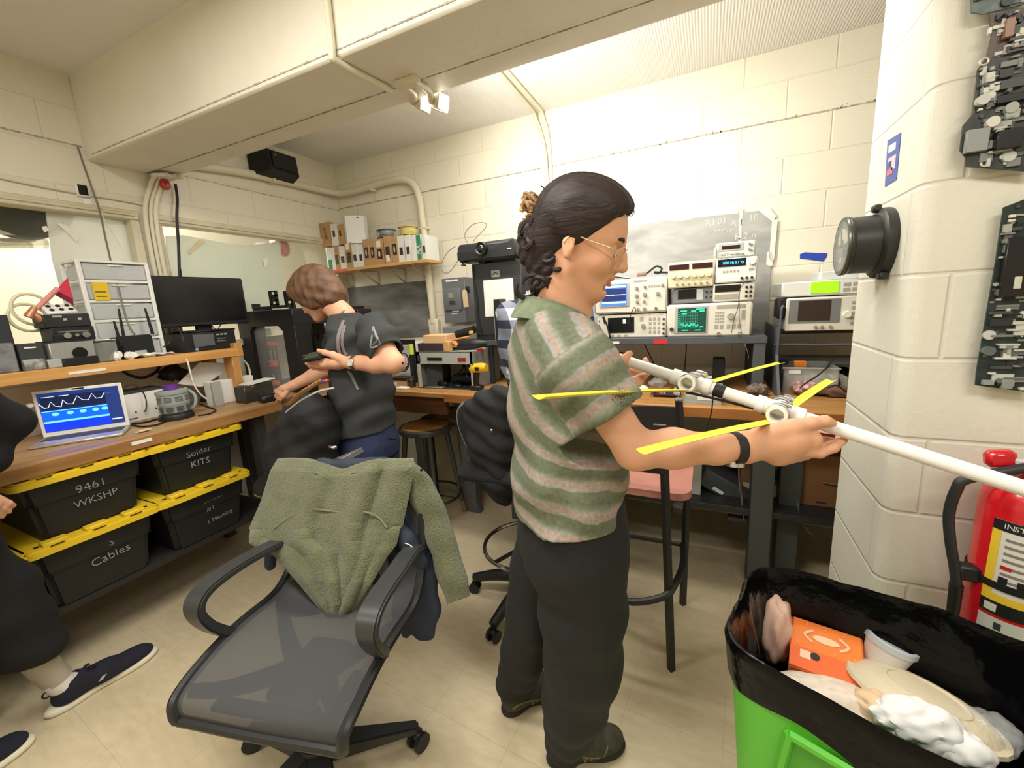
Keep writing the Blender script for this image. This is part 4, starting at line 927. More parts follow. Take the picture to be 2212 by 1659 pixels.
for k, (xa, xb, yt, kd, lab) in enumerate(BOXES):
    y = SY+.02+.004*(k % 3); x0 = at(xa, 560, Y=y).x; x1 = at(xb, 560, Y=y).x-.002; z1 = at((xa+xb)/2, yt, Y=y).z
    t = thing('filament_box', lab, 'box', ((x0+x1)/2, y+.1, SZ), group=gB); w = x1-x0; h = z1-SZ
    B().bx((x0, y, SZ), (x1, min(y+.2, 2.755), z1), KRF if kd == 'k' else WBX, .0015).obj('carton', t, world=1)
    if kd == 'g':
        s_ = B().bx((x0+.004, y-.0015, SZ+.003), (x1-.004, y, z1-.003), GRN).obj('stripe', t, 'green stripe', world=1)
        B().text('PLA', w*.85, Matrix.Translation(((x0+x1)/2, y-.002, SZ+h*.42)) @ rot(90, 0, 0) @ rot(0, 0, 90), WBX, .0004, bold=.001).obj('lettering', s_, world=1)
    elif k == 0:
        B().bx((x0+.004, y-.0015, SZ+.006), (x0+w*.55, y, SZ+.085), GRN).obj('print', t, 'green print', world=1)
    elif k != 13:
        hw = w*(.24 if kd == 'w' else .3); zc = SZ+h*(.42 if k not in (6, 7, 10) else .5); hh = h*(.14 if kd == 'w' else .2)
        win = B().bx((x0+w*.5-hw, y-.0015, zc-hh), (x0+w*.5+hw, y, zc+hh), mat('box_window_dark', (52, 44, 46), .3)).obj('window', t, world=1)
        if k in (6, 7, 8, 10): B().ball((x0+w*.45, y-.0005, zc), (hw*.5, .002, hh*.7), mat('spool_cream', (226, 206, 176), .4) if k != 7 else LGR, seg=10).obj('spool', win, world=1)
    if k in (3, 8, 9):
        zc = {3: .84, 8: .80, 9: .2}[k]; B().bx((x0+w*.2, y-.002, SZ+h*(zc-.12)), (x0+w*.7, y, SZ+h*(zc+.12)), PAP).obj('label_patch', t, world=1)
def shelfbox(xa, xb, yt, yb, kd, lab, y, d, win=True):
    d = min(d, 2.755-y)
    x0 = at(xa, (yt+yb)/2, Y=y).x; x1 = at(xb, (yt+yb)/2, Y=y).x; z1 = at((xa+xb)/2, yt, Y=y).z; z0 = at((xa+xb)/2, yb, Y=y).z
    t = thing('filament_box', lab, 'box', ((x0+x1)/2, y+d/2, z0), group=gB)
    B().bx((x0, y, z0), (x1, y+d, z1), KRF if kd == 'k' else WBX, .0015).obj('carton', t, world=1)
    if win: B().bx((x0+(x1-x0)*.3, y-.0015, z0+(z1-z0)*.4), (x0+(x1-x0)*.62, y, z0+(z1-z0)*.7), mat('box_window_dark')).obj('window', t, world=1)
    return t, x0, x1, z0, z1
z_up = at(735, 531, Y=SY+.02).z
t, x0, x1, z0, z1 = shelfbox(693, 714, 480, 533, 'k', 'brown box with a handle slot, leftmost of the upper row', SY+.02, .2, False)
B().tube([((x0+x1)/2-.015, SY+.018, z1-.05), ((x0+x1)/2+.004, SY+.016, z1-.05), ((x0+x1)/2+.004, SY+.017, z0+.07), ((x0+x1)/2+.02, SY+.018, z0+.06)], .004, mat('box_window_dark'), 6, 2).obj('handle_slot', t, world=1)
shelfbox(715, 729, 483, 531, 'w', 'narrow white box of the upper row between the two brown ones', SY+.018, .2)
shelfbox(730, 741, 484, 528, 'k', 'brown box squeezed left of the large white carton', SY+.02, .2)
p0 = at(737, 523, Y=SY+.03); p1 = at(751, 524, Y=SY+.01); p2 = at(787, 525, Y=SY+.08)
zc0 = at(775, 524, Y=SY+.05).z; zc1 = at(752, 465, Y=SY+.02).z
t = thing('carton', 'large plain white carton on top of the filament boxes', 'box', (p1.x, p1.y+.1, zc0))
b = B(); b.prism([(p0.x, SY+.06), (p1.x, SY+.01), (p2.x, SY+.10), (p2.x-.03, SY+.17), (p0.x+.02, SY+.15)], zc1-zc0, WBX, Matrix.Translation((0, 0, zc0))); b.obj('body', t, world=1)
for px in ((757, 467), (772, 470)): B().box(at(*px, Y=SY+.045), (.02, .004, .006), mat('box_window_dark')).obj('slot', t, world=1)
zs = at(840, 511, Y=SY+.05).z
for lab, px, col, r in (('grey filament spool wrapped in a clear bag on the brown boxes', 836, (86, 88, 92), .075), ('yellow filament spool wrapped in a clear bag on the white boxes', 884, (226, 204, 60), .076)):
    c = at(px, 505, Y=SY+.11); zb = at(px, 511 if px < 850 else 505, Y=SY+.04).z
    t = thing('filament_spool', lab, 'spool', (c.x, c.y, zb), group='bagged spools on the filament boxes')
    h = .06
    B().lathe([(.03, .004), (r*.78, .004), (r*.78, h-.004), (.03, h-.004)], mat('filament_%d' % px, col, .35), Matrix.Translation((c.x, SY+.105, zb))).obj('filament', t, world=1)
    for z in (0, h-.004): B().lathe([(0, 0), (r, 0), (r, .004), (0, .004)], mat('spool_side_%d' % px, tuple(int(v*.7+40) for v in col), .3), Matrix.Translation((c.x, SY+.105, zb+z))).obj('flange', t, world=1)
    b = B().ball((c.x, SY+.105, zb+h/2), (r*1.10, r*.9, h*.72), mat('clear_bag', (236, 238, 236), .12, alpha=.25), seg=18); rg = random.Random(px)
    for v in b.bm.verts: v.co += Vector((rg.uniform(-.008, .008), rg.uniform(-.006, .006), rg.uniform(-.005, .008)))
    b.obj('bag', t, world=1)
o = crumple('plastic_bag', 'loose clear bag end lying left of the grey bagged spool', 'bag', at(812, 506, Y=SY+.08), (.045, .04, .02), mat('clear_bag'), 31)
# blackboards
def board(name, label, px, Y, rgb, seed, marks=0):
    m = mat('slate_%d' % seed, rgb, .75); N, L, p = nodes(m)
    tc = N.new('ShaderNodeTexCoord'); mp = N.new('ShaderNodeMapping'); mp.inputs['Scale'].default_value = (2.2, 1, 6); mp.inputs['Location'].default_value = (seed, 0, 0); L.new(tc.outputs['Object'], mp.inputs[0])
    n = N.new('ShaderNodeTexNoise'); n.inputs['Scale'].default_value = 1.6; n.inputs['Detail'].default_value = 8; n.inputs['Distortion'].default_value = .8; L.new(mp.outputs[0], n.inputs[0])
    r = N.new('ShaderNodeValToRGB'); r.color_ramp.elements[0].position = .35; r.color_ramp.elements[1].position = .8
    r.color_ramp.elements[0].color = (*lin(rgb), 1); r.color_ramp.elements[1].color = (*lin(tuple(min(255, v+44) for v in rgb)), 1); L.new(n.outputs['Fac'], r.inputs[0]); L.new(r.outputs[0], p.inputs['Base Color'])
    P = [at(x, y, Y=Y) for x, y in px]; n = len(P)
    t = thing(name, label, 'blackboard', sum(P, Vector())/n)
    B().raw(P+[q+Vector((0, .012, 0)) for q in P], [tuple(range(n)), tuple(range(2*n-1, n-1, -1))]+[(i, (i+1) % n, n+(i+1) % n, n+i) for i in range(n)], m).obj('slate', t, world=1)
    return t, P
t, P = board('blackboard', 'small blackboard below the wall shelf in the back left corner', [(750, 622), (928, 605), (934, 724), (752, 740)], YB_-.014, (92, 92, 90), 3)
B().bx((P[0].x-.02, YB_-.02, P[3].z-.02), (P[1].x, YB_-.012, P[3].z+.004), MBR).obj('bottom_ledge', t, world=1)
B().tube([(P[0].x-.012, YB_-.012, P[0].z+.05), (P[0].x-.012, YB_-.012, P[3].z)], .012, MBR, 6, 1).obj('left_strip', t, world=1)
t, P = board('blackboard', 'large chalk-smeared blackboard on the back wall behind the stacked instruments', [(1180, 506), (1640, 455), (1668, 476), (1660, 690), (1646, 716), (1180, 716)], YB_-.014, (150, 150, 147), 8)
CH = mat('chalk_white', (206, 206, 204), .9)
MF = Matrix.Translation((0, YB_-.0155, 0)) @ rot(90, 0, 0)
for txt, sz, px in (('R1', .05, (1535, 482)), ('01', .05, (1560, 478)), ('eqn = 3 + 4', .03, (1538, 500)), ('|', .2, (1600, 480)), ('A 1', .045, (1592, 482)), ('10', .05, (1628, 470)), ('R 2 n', .05, (1610, 510)), ('= i t', .03, (1570, 498))):
    p = at(*px, Y=YB_-.0155); B().text(txt, sz, Matrix.Translation(p) @ rot(90, 0, 0), CH, .0004).obj('chalk_writing', t, world=1)
for k, q in enumerate(([(1640, 455), (1660, 447), (1676, 466), (1670, 480)], [(1455, 479), (1495, 474), (1495, 468), (1455, 473)], [(1668, 476), (1680, 474), (1672, 560), (1660, 575)], [(1657, 545), (1671, 540), (1668, 575), (1655, 572)])):
    Pq = [at(x, y, Y=YB_-.016) for x, y in q]
    o = B().raw(Pq+[v+Vector((0, .001, 0)) for v in Pq], [(0, 1, 2, 3), (7, 6, 5, 4)]+[(i, (i+1) % 4, 4+(i+1) % 4, 4+i) for i in range(4)], mat('masking_tape')).obj('tape_piece')
    tag(o, ('white tape across the top right corner of the large blackboard', 'white tape on the top edge of the large blackboard', 'long white tape on the right edge of the large blackboard', 'short curled tape low on the right edge of the large blackboard')[k], 'tape')
Pq = [at(x, y, Y=YB_-.003) for x, y in ((1728, 549), (1738, 545), (1787, 547), (1785, 556), (1778, 565), (1742, 560), (1728, 559))]; n = len(Pq)
o = B().raw(Pq+[v+Vector((0, .001, 0)) for v in Pq], [tuple(range(n)), tuple(range(2*n-1, n-1, -1))], mat('blue_tape', (38, 68, 178), .6)).obj('tape_piece'); tag(o, 'blue painter tape piece on the back wall', 'tape')
# conduits in the middle of the back wall
conduit('conduit', 'left of two slim conduits dropping down the back wall behind the woman', [(-1.04, 2.0, ZC-.012), (-1.055, 2.6, ZC-.012), (-1.06, 2.76, ZC-.016), (-1.055, 2.805, ZC-.06), (-1.035, YB_-.018, 2.52), (-1.005, YB_-.016, 2.36), (-1.0, YB_-.016, 2.0), (-1.0, YB_-.016, 1.6)], .011)
conduit('conduit', 'right of two slim conduits dropping down the back wall behind the woman', [(-1.005, 2.0, ZC-.012), (-1.012, 2.6, ZC-.012), (-1.014, 2.77, ZC-.016), (-1.008, 2.81, ZC-.06), (-.99, YB_-.018, 2.52), (-.976, YB_-.016, 2.36), (-.972, YB_-.016, 2.0), (-.972, YB_-.016, 1.6)], .011)
conduit('conduit', 'painted conduit crossing the beam face and underside above the twin lamps', [(-1.146, 1.176, 2.63), (-1.15, 1.176, 2.30), (-1.15, 1.172, 2.252), (-1.148, 1.20, 2.238), (-1.12, 1.42, 2.236)], .012)
# twin floodlight on the beam
t = thing('flood_light', 'twin-headed white floodlight hanging under the beam', 'lamp', (-1.05, 1.43, 2.25))
LMP = mat('lamp_white', (222, 214, 192), .4); LENS = mat('lamp_lens', (255, 246, 226), .3, emit=7)
pb = at(880, 181, Z=2.235)
B().box((pb.x, pb.y, 2.238), (.10, .045, .03), LMP, .008).obj('ballast_box', t, world=1)
for px, py in ((908, 224), (946, 222)):
    h_ = at(px, py, Y=1.62)
    a_ = Vector((pb.x+(.03 if px > 920 else -.02), pb.y+.02, 2.24))
    hd_ = B(); hd_.tube([a_, a_.lerp(h_, .5)+Vector((0, 0, .012)), h_+Vector((-.02, -.02, .01))], [.010, .015, .02], LMP, 10, 4).obj('arm', t, world=1)
    M0 = frame(h_, (.88, -.12, -.22), (0, 0, 1))
    hb = B(M0 @ rot(0, 90, 0)); hb.lathe([(0, -.03), (.022, -.03), (.034, 0), (.042, .026), (.042, .032), (.036, .03), (0, .026)], LMP, rot(0, 0, 45), 4)
    ho = hb.obj('lamp_head', t, world=1)
    B(M0 @ rot(0, 90, 0)).prism([(-.024, -.024), (.024, -.024), (.024, .024), (-.024, .024)], .004, LENS, Matrix.Translation((0, 0, .029))).obj('lens', ho, world=1)
    l = bpy.data.lights.new('flood_lamp', 'SPOT'); l.energy = 38; l.color = (1, .96, .88); l.spot_size = math.radians(150); l.spot_blend = 1; l.shadow_soft_size = .035
    lo = bpy.data.objects.new('flood_lamp', l); C.objects.link(lo); lo.location = M0 @ Vector((.05, 0, 0)); lo.location.y += .02; lo.rotation_euler = Vector((.55, .75, .18)).to_track_quat('-Z', 'Y').to_euler()
# disconnect switch
t = thing('switch_box', 'grey electrical disconnect switch box with a hanging tag on the back wall', 'electrical box', (-1.7, 2.74, 1.3))
x0, x1, z0, z1 = xz(957, 600, 1006, 698, 2.70); SG = mat('switch_grey', (112, 114, 120), .45)
B().bx((x0, 2.70, z0), (x1, YB_-.002, z1), SG, .004).obj('box', t, world=1); w = x1-x0; h = z1-z0
b = B().box((x0+w*.47, 2.695, z0+h*.53), (w*.78, .03, h*.5), SG, .014, seg=2); b.obj('cover', t, world=1)
B().bx((x0+w*.2, 2.697, z1-.026), (x0+w*.72, 2.70, z1-.012), PAP).obj('name_strip', t, world=1)
B().bx((x0+w*.33, 2.676, z0+h*.56), (x0+w*.55, 2.681, z0+h*.68), mat('olive_plate', (150, 152, 130), .5)).obj('latch_plate', t, world=1)
B().bx((x0+w*.36, 2.676, z0+h*.42), (x0+w*.6, 2.681, z0+h*.5), DGR).obj('window', t, world=1)
for k, (a, c) in enumerate(((.28, .255), (.225, .205))): B().bx((x0+w*(.38-.03*k), 2.697, z0+h*c), (x0+w*(.68-.06*k), 2.70, z0+h*a), PAP).obj('label_strip', t, world=1)
B().box((x1+.012, 2.72, z0+h*.72), (.03, .03, .05), BLK, .006).obj('lever', t, world=1)
tg = at(1005, 644, Y=2.68)
B().prism([(-.021, -.065), (.021, -.065), (.021, .045), (.012, .06), (-.012, .06), (-.021, .045)], .001, mat('manila_tag', (232, 208, 168), .8), Matrix.Translation(tg) @ rot(90, 0, 0) @ rot(0, 0, 3)).obj('tag_card', t, world=1)
# black cabinet with paper, projector on top
CY = 2.33
t = thing('cabinet', 'black cabinet with a taped paper sheet under the projector', 'cabinet', (-1.15, CY+.2, 1.2))
x0, x1, z0, z1 = xz(1023, 566, 1122, 716, CY); z0 = 1.2
CBK = mat('cabinet_black', (40, 41, 42), .55)
B().bx((x0, CY, z0), (x1+.02, CY+.35, z1), CBK, .004).obj('body', t, world=1)
B().bx((x0+.004, CY-.004, z0+.03), (x1+.016, CY, z1-.09), mat('cabinet_door', (50, 51, 52), .45), .002).obj('door', t, world=1)
a, c, d, e = xz(1046, 603, 1110, 683, CY-.006)
pp = B().bx((a, CY-.006, d), (c, CY-.004, e), PAP).obj('paper_sheet', t, world=1)
a, c, d, e = xz(1061, 584, 1079, 599, CY-.004)
M_st = mat('sticker_grey', (142, 146, 142), .4)
B().box(((a+c)/2, CY-.003, (d+e)/2), (c-a, .003, e-d), M_st, .001).obj('sticker', t, world=1)
B().tube([((a+c)/2-.02, CY-.006, (d+e)/2-.004), ((a+c)/2, CY-.006, (d+e)/2+.008), ((a+c)/2+.02, CY-.006, (d+e)/2-.004)], .003, DGR, 5, 3).obj('sticker_mark', t, world=1)
t = thing('projector', 'black video projector with a big lens on top of the black cabinet', 'projector', (-1.2, CY, z1))
PJ = mat('projector_black', (44, 46, 50), .4); PJ2 = mat('projector_front', (30, 32, 35), .45)
xa = at(985, 545, Y=CY-.05).x; xb = at(1112, 545, Y=CY-.05).x; zt = at(1040, 522, Y=CY-.05).z; zp = z1+.012
b = B().bx((xa, CY-.05, zp), (xb, CY+.20, zt), PJ, .02); b.obj('body', t, world=1)
P4 = [(xa+.01, CY-.054, zt-.045), (xa+.01, CY-.054, zp+.012), (xb-.006, CY-.054, zp+.012), (xb-.006, CY-.054, zt-.008), (at(1052, 558, Y=CY-.05).x, CY-.054, zp+.045)]
B().raw([Vector(p) for p in P4]+[Vector(p)+Vector((0, .012, 0)) for p in P4], [(0, 1, 2, 3, 4), (9, 8, 7, 6, 5)]+[(i, (i+1) % 5, 5+(i+1) % 5, 5+i) for i in range(5)], PJ2).obj('front_panel', t, world=1)
lc = at(1039, 537, Y=CY-.07)
ln = B().lathe([(.0, .0), (.022, 0), (.027, -.008), (.034, -.012), (.037, -.012), (.037, .03), (0, .03)], mat('lens_ring', (70, 72, 76), .2, .7), Matrix.Translation(lc) @ rot(-90, 0, 0)).obj('lens_ring', t, world=1)
B().ball(lc+Vector((0, -.002, 0)), (.025, .012, .025), mat('lens_glass', (16, 18, 24), .05, coat=1), seg=20).obj('lens', ln, world=1)
B().box((xb-.03, CY-.056, zp+.05), (.026, .003, .007), LGR).obj('badge', t, world=1)
B().cyl((xa+.035, CY-.03, zp), (xa+.035, CY-.03, zp-.016), .007, BLK).obj('foot', t, world=1); B().cyl((xa+.035, CY-.03, zp-.012), (xa+.035, CY-.03, zp-.018), .015, BLK).obj('foot_pad', t, world=1)
for x in (xa+.15, xb-.04): B().bx((x-.02, CY, z1), (x+.02, CY+.1, zp+.002), BLK).obj('foot', t, world=1)
o, *_ = (thing('equipment_case', 'grey beige box behind the right end of the projector', 'box', (xb+.02, CY+.25, z1)),)
x0b = at(1100, 540, Y=CY+.22).x; x1b = at(1150, 540, Y=CY+.22).x
B().bx((x0b, CY+.22, z1), (x1b, CY+.34, at(1120, 515, Y=CY+.22).z), mat('case_greige', (150, 144, 128), .6), .004).obj('body', o, world=1)
cable('cable', 'thin wire loop standing up over the projector', [at(x, y, Y=CY+.05) for x, y in ((1010, 525), (1004, 512), (1008, 498), (1024, 484), (1043, 481), (1051, 486), (1044, 498), (1030, 512), (1022, 522))], .0022, CBG)
cable('cable', 'thin wire loop hanging left of the projector', [at(x, y, Y=CY+.03) for x, y in ((984, 532), (968, 544), (955, 566), (954, 582), (962, 590), (974, 585), (988, 565))], .0022, CBG)
cable('cable', 'black cable running down beside the black cabinet', [at(x, y, Y=CY-.01) for x, y in ((1022, 575), (1023, 600), (1030, 640), (1034, 690), (1044, 725))], .004, CBL)
# back bench, right section, with grey riser and instruments
t = thing('workbench', 'long wooden workbench under the stacked instruments on the back wall', 'workbench', (.1, 2.4, 0))
XE = 1.3
B().bx((XS+.001, YBF-.01, BT-.048), (XE, YB_-.01, BT), W_TOPX, .004).obj('top', t, world=1)
B().bx((XS+.001, YBF-.015, BT-.05), (XE, YBF-.009, BT-.003), W_EDGEX, .002).obj('front_edge', t, world=1)
LEGM = mat('bench_leg_grey', (74, 78, 76), .5); LEGD = mat('dark_steel', (44, 46, 46), .5)
for px, y in ((1646, 2.10), (1706, 2.22)):
    x = at(px, 1080, Y=y).x
    b = B().bx((x-.045, y, 0), (x+.045, y+.05, BT-.048), LEGM, .003).bx((x-.045, y+.05, 0), (x-.035, y+.1, BT-.048), LEGM); b.obj('leg', t, world=1)
B().bx((-1.15, 2.3, 0), (-1.10, 2.36, BT-.048), LEGM).obj('leg', t, world=1); B().bx((1.2, 2.1, 0), (1.26, 2.16, BT-.048), LEGM).obj('leg', t, world=1)
zs_ = at(1560, 1092, Y=2.12).z
B().bx((-1.1, 2.12, zs_-.03), (1.2, 2.7, zs_), LEGD, .002).obj('lower_shelf', t, world=1)
x0, x1, z0, z1 = xz(1652, 928, 1670, 962, 2.098)
B().cyl(((x0+x1)/2-.02, 2.099, at(1646, 950, Y=2.1).z), ((x0+x1)/2-.02, 2.094, at(1646, 950, Y=2.1).z), .016, BLK, seg=14).obj('leg_hole', t, world=1)
RTOP = 1.2; RY = 2.30
XR0 = at(1046, 737, Y=RY).x; XR1 = at(1658, 733, Y=RY).x
RG = mat('riser_grey', (82, 86, 92), .5); RGD = mat('riser_dark', (40, 42, 44), .6)
t = thing('bench_riser', 'grey metal riser shelf carrying the stacked instruments', 'shelf', ((XR0+XR1)/2, RY+.2, BT))
B().bx((XR0, RY, RTOP-.035), (XR1, RY+.48, RTOP), RG, .003).obj('shelf', t, world=1)
for x in (XR1-.055, XR0+.0):
    B().bx((x, RY+.005, BT), (x+.05, RY+.03, RTOP-.035), RG if x > 0 else RGD, .002).obj('post', t, world=1)
    B().bx((x+(.0 if x > 0 else .0), RY+.03, BT), (x+.006, RY+.46, RTOP-.035), RGD).obj('side_panel', t, world=1)
B().bx((at(1412, 735, Y=RY).x, RY-.002, RTOP-.03), (at(1442, 735, Y=RY).x, RY, RTOP-.008), mat('red_label', (214, 40, 52), .5)).obj('red_label', t, world=1)
B().bx((at(1292, 735, Y=RY).x, RY-.003, RTOP-.03), (at(1338, 735, Y=RY).x, RY-.001, RTOP-.016), PAP).obj('white_strip', t, world=1)
IVO = mat('instrument_ivory', (222, 218, 204), .5); IVY = mat('instrument_cream', (226, 218, 184), .5); IGR = mat('instrument_grey', (192, 192, 186), .5); IWH = mat('instrument_white', (232, 232, 226), .45)
KNB = mat('knob_grey', (148, 144, 134), .5); BTN = mat('button_grey', (166, 162, 152), .6); LCDK = mat('lcd_dark', (54, 22, 30), .25)
class Inst:
    def __init__(s, name, label, px, Y, depth, m, bev=.006, zbase=None, group=None):
        s.x0, s.x1, s.z0, s.z1 = xz(*px, Y)
        if zbase is not None: s.z0 = zbase
        s.Y = Y; s.t = thing(name, label, 'instrument', ((s.x0+s.x1)/2, Y+depth/2, s.z0), group=group)
        s.case = B().bx((s.x0, Y, s.z0), (s.x1, Y+depth, s.z1), m, bev).obj('case', s.t, world=1)
    def p(s, u, v, d=0): return Vector((s.x0+(s.x1-s.x0)*u, s.Y-d, s.z0+(s.z1-s.z0)*v))
    def rect(s, nm, a, b, c, d, m, th=.002, par=None, bev=0, off=0):
        A = s.p(a, b, th+off); D = s.p(c, d, off-.0005); return B().bx(A, D, m, bev).obj(nm, par or s.t, world=1)
    def knob(s, u, v, r, m=None, d=.014, par=None, nm='knob'):
        c = s.p(u, v); return B().cyl(c, c-Vector((0, d, 0)), r, m or KNB, r*.88, 16).obj(nm, par or s.t, world=1)
    def text(s, body, u, v, sz, m, par=None, off=.003, w=None): return B().text(body, sz, Matrix.Translation(s.p(u, v, off)) @ rot(90, 0, 0), m, .0003, w=w).obj('lettering', par or s.t, world=1)
YI = 2.325
SBL = mat('scope_blue', (60, 110, 200), .3, emit=.8); SNV = mat('scope_navy', (32, 44, 92), .3, emit=.5); SLB = mat('scope_pale', (164, 208, 250), .3, emit=1.0)
aw = Inst('waveform_generator', 'ivory instrument with a dead black display under the blue-screened oscilloscope', (1291, 679, 1439, 722), YI, .36, IVO, zbase=RTOP)
aw.rect('screen', .16, .22, .55, .88, SCRN); aw.rect('label_spot', .385, .62, .43, .8, PAP, .0028)
for k in range(4): aw.knob(.025, .16+.2*k, .0035, BLK, .006, nm='connector')
for k in range(4): aw.knob(.965, .16+.2*k, .006, DGR, .008, nm='connector')
aw.knob(.68, .5, .012); aw.rect('keypad', .635, .7, .68, .88, BTN)
for i in range(3):
    for j in range(4): aw.rect('button', .76+.06*i, .18+.18*j, .795+.06*i, .29+.18*j, BTN)
for k in range(3): aw.rect('soft_key', .2+.1*k, .07, .25+.1*k, .14, BTN)
sc = Inst('oscilloscope', 'ivory oscilloscope with a bright blue screen beside the woman\'s chin', (1283, 602, 1441, 677), YI-.01, .36, IVO, bev=.01, zbase=aw.z1+.006)
for u in (.05, .9): B().bx((sc.p(u, 0).x, YI+.02, aw.z1), (sc.p(u, 0).x+.02, YI+.05, aw.z1+.007), BLK).obj('foot', sc.t, world=1)
sc.rect('screen_bezel', .08, .2, .50, .9, LGR, .004, bev=.002)
s_ = sc.rect('screen', .11, .25, .47, .86, SBL, .006)
sc.rect('trace_panel', .125, .57, .455, .74, SNV, .0068, s_); sc.rect('trace_panel', .125, .38, .455, .54, SNV, .0068, s_); sc.rect('menu_bar', .12, .77, .46, .83, SLB, .0068, s_); sc.rect('menu_bar', .12, .31, .46, .36, SLB, .0068, s_)
B().tube([sc.p(.125+.33*k/12, .556+.004*math.sin(k*2), .008) for k in range(13)], .0018, SLB, 5, 2).obj('trace', s_, world=1)
for u, v, r in ((.60, .72, .009), (.71, .74, .007), (.94, .76, .007), (.60, .50, .010), (.71, .52, .010), (.88, .53, .010), (.61, .32, .008), (.70, .33, .007)): sc.knob(u, v, r)
for k in range(5): sc.rect('button', .76+.032*k, .72, .782+.032*k, .78, BTN)
for u in (.62, .71, .86): sc.knob(u, .12, .008, CHR, .014, nm='connector')
sc.rect('logo_strip', .56, .9, .74, .94, BTN)
sa = Inst('spectrum_analyzer', 'wide ivory spectrum analyzer with a green trace screen on the grey riser', (1440, 655, 1625, 722), YI-.015, .4, IVO, bev=.01, zbase=RTOP)
sa.rect('screen_bezel', .10, .12, .50, .93, LGR, .004, bev=.002)
SGN = mat('crt_dark_green', (18, 62, 52), .3, emit=.5); SG2 = mat('crt_green', (52, 206, 150), .3, emit=1.0); SG3 = mat('crt_mid_green', (70, 150, 124), .3, emit=.5)
s_ = sa.rect('screen', .14, .16, .48, .88, SGN, .006)
b = B()
for k in range(8): b.tube([sa.p(.18+.2*k/7, .28, .0065), sa.p(.18+.2*k/7, .74, .0065)], .0006, SG3, 4, 1)
for k in range(6): b.tube([sa.p(.18, .28+.46*k/5, .0065), sa.p(.38, .28+.46*k/5, .0065)], .0006, SG3, 4, 1)
b.obj('graticule', s_, world=1)
rg = random.Random(5)
B().tube([sa.p(.17+.22*k/50, .36+rg.uniform(-.05, .07), .0075) for k in range(51)], .0011, SG2, 4, 1).obj('trace', s_, world=1)
for k, (u, v, w) in enumerate(((.17, .79, .08), (.3, .78, .06), (.36, .83, .1), (.19, .7, .06), (.4, .77, .06), (.19, .2, .08), (.35, .2, .07), (.4, .3, .05))): sa.rect('readout', u, v, u+w, v+.028, SG2, .0068, s_)
for k in range(9): sa.rect('scale_mark', .148, .3+.055*k, .163, .315+.055*k, SG2, .0068, s_)
for i in range(4):
    for j in range(4): sa.rect('button', .585+.027*i, .42+.09*j, .603+.027*i, .47+.09*j, BTN)
sa.rect('header_panel', .60, .84, .92, .93, BTN, .002); sa.knob(.76, .6, .016, BTN)
for u in (.58, .64, .72, .78, .84): sa.rect('button', u, .24, u+.04, .36, BTN)
sa.rect('button', .88, .5, .92, .76, BTN); sa.knob(.065, .25, .010, DGR, nm='power_button')
for u in (.63, .87): sa.knob(u, .1, .009, CHR, .016, nm='connector')
mm2 = Inst('multimeter', 'grey bench multimeter with a dark screen beneath the cream power supply', (1452, 622, 1545, 655), YI+.01, .3, mat('instrument_slate', (120, 122, 124), .5), zbase=sa.z1+.004)
mm2.rect('screen', .14, .3, .56, .92, SCRN); mm2.rect('keypad', .58, .2, .72, .9, IGR)
for i in range(2):
    for j in range(2): mm2.knob(.8+.1*i, .35+.35*j, .0045, BLK, .008, nm='connector')
fc = Inst('frequency_counter', 'ivory bench counter with six black sockets under the blue-digit generator', (1540, 612, 1631, 652), YI, .33, IVO, zbase=sa.z1+.004)
fc.rect('screen', .05, .55, .66, .93, SCRN); fc.rect('key_strip', .05, .15, .62, .42, BTN)
for i in range(2):
    for j in range(3): fc.knob(.80+.1*i, .25+.25*j, .006, BLK, .008, nm='connector')
ps = Inst('power_supply', 'cream twin power supply with two dark red displays and six knobs', (1443, 564, 1543, 622), YI-.005, .3, IVY, zbase=mm2.z1+.004)
for a in (.03, .53): ps.rect('display', a, .70, a+.43, .9, LCDK, .003)
for k in range(6): ps.knob(.12+.155*k, .45, .011, IVY, .018);
for k in range(6): ps.knob(.2+.13*k, .14, .005, KNB, .014, nm='connector')
fg = Inst('function_generator', 'grey white function generator with glowing blue digits', (1546, 556, 1636, 611), YI-.005, .33, IWH, zbase=fc.z1+.004)
s_ = fg.rect('screen', .05, .66, .72, .96, mat('vfd_black', (10, 16, 26), .2), .003)
VFD = mat('vfd_blue', (60, 190, 255), .3, emit=2.2)
fg.text('1.000 kHz 0.1 Vp', .05, .8, .016, VFD, s_, .0038, w=(fg.x1-fg.x0)*.42) if 0 else B().text('1000 Hz 0.1 Vp', .017, Matrix.Translation(fg.p(.42, .8, .0038)) @ rot(90, 0, 0), VFD, .0003, w=(fg.x1-fg.x0)*.5).obj('digits', s_, world=1)
fg.knob(.87, .8, .016, IWH, .016)
for k in range(5): fg.rect('button', .18+.085*k, .42, .225+.085*k, .5, BTN)
fg.rect('button', .8, .45, .9, .52, BTN)
for k in range(3): fg.knob(.64+.12*k, .16, .006, BLK, .012, nm='connector')
tm = Inst('multimeter', 'pale green white multimeter on top of the instrument stack', (1546, 522, 1632, 555), YI, .28, mat('instrument_mint', (216, 224, 214), .5), zbase=fg.z1+.002)
tm.rect('display_frame', .08, .45, .70, .9, LGR); tm.rect('screen', .16, .55, .62, .78, LCDK, .003)
for v in (.4, .75): B().box(tm.p(.87, v, .004), (.02, .01, .008), KNB, .002, rot(0, 30, 0)).obj('switch', tm.t, world=1)
tm.text('NOT working', .42, .2, .015, INK, w=(tm.x1-tm.x0)*.62)
B().box(tm.p(-.02, .45, -.02), (.008, .06, .04), tm.t and IWH).obj('side_ear', tm.t, world=1)
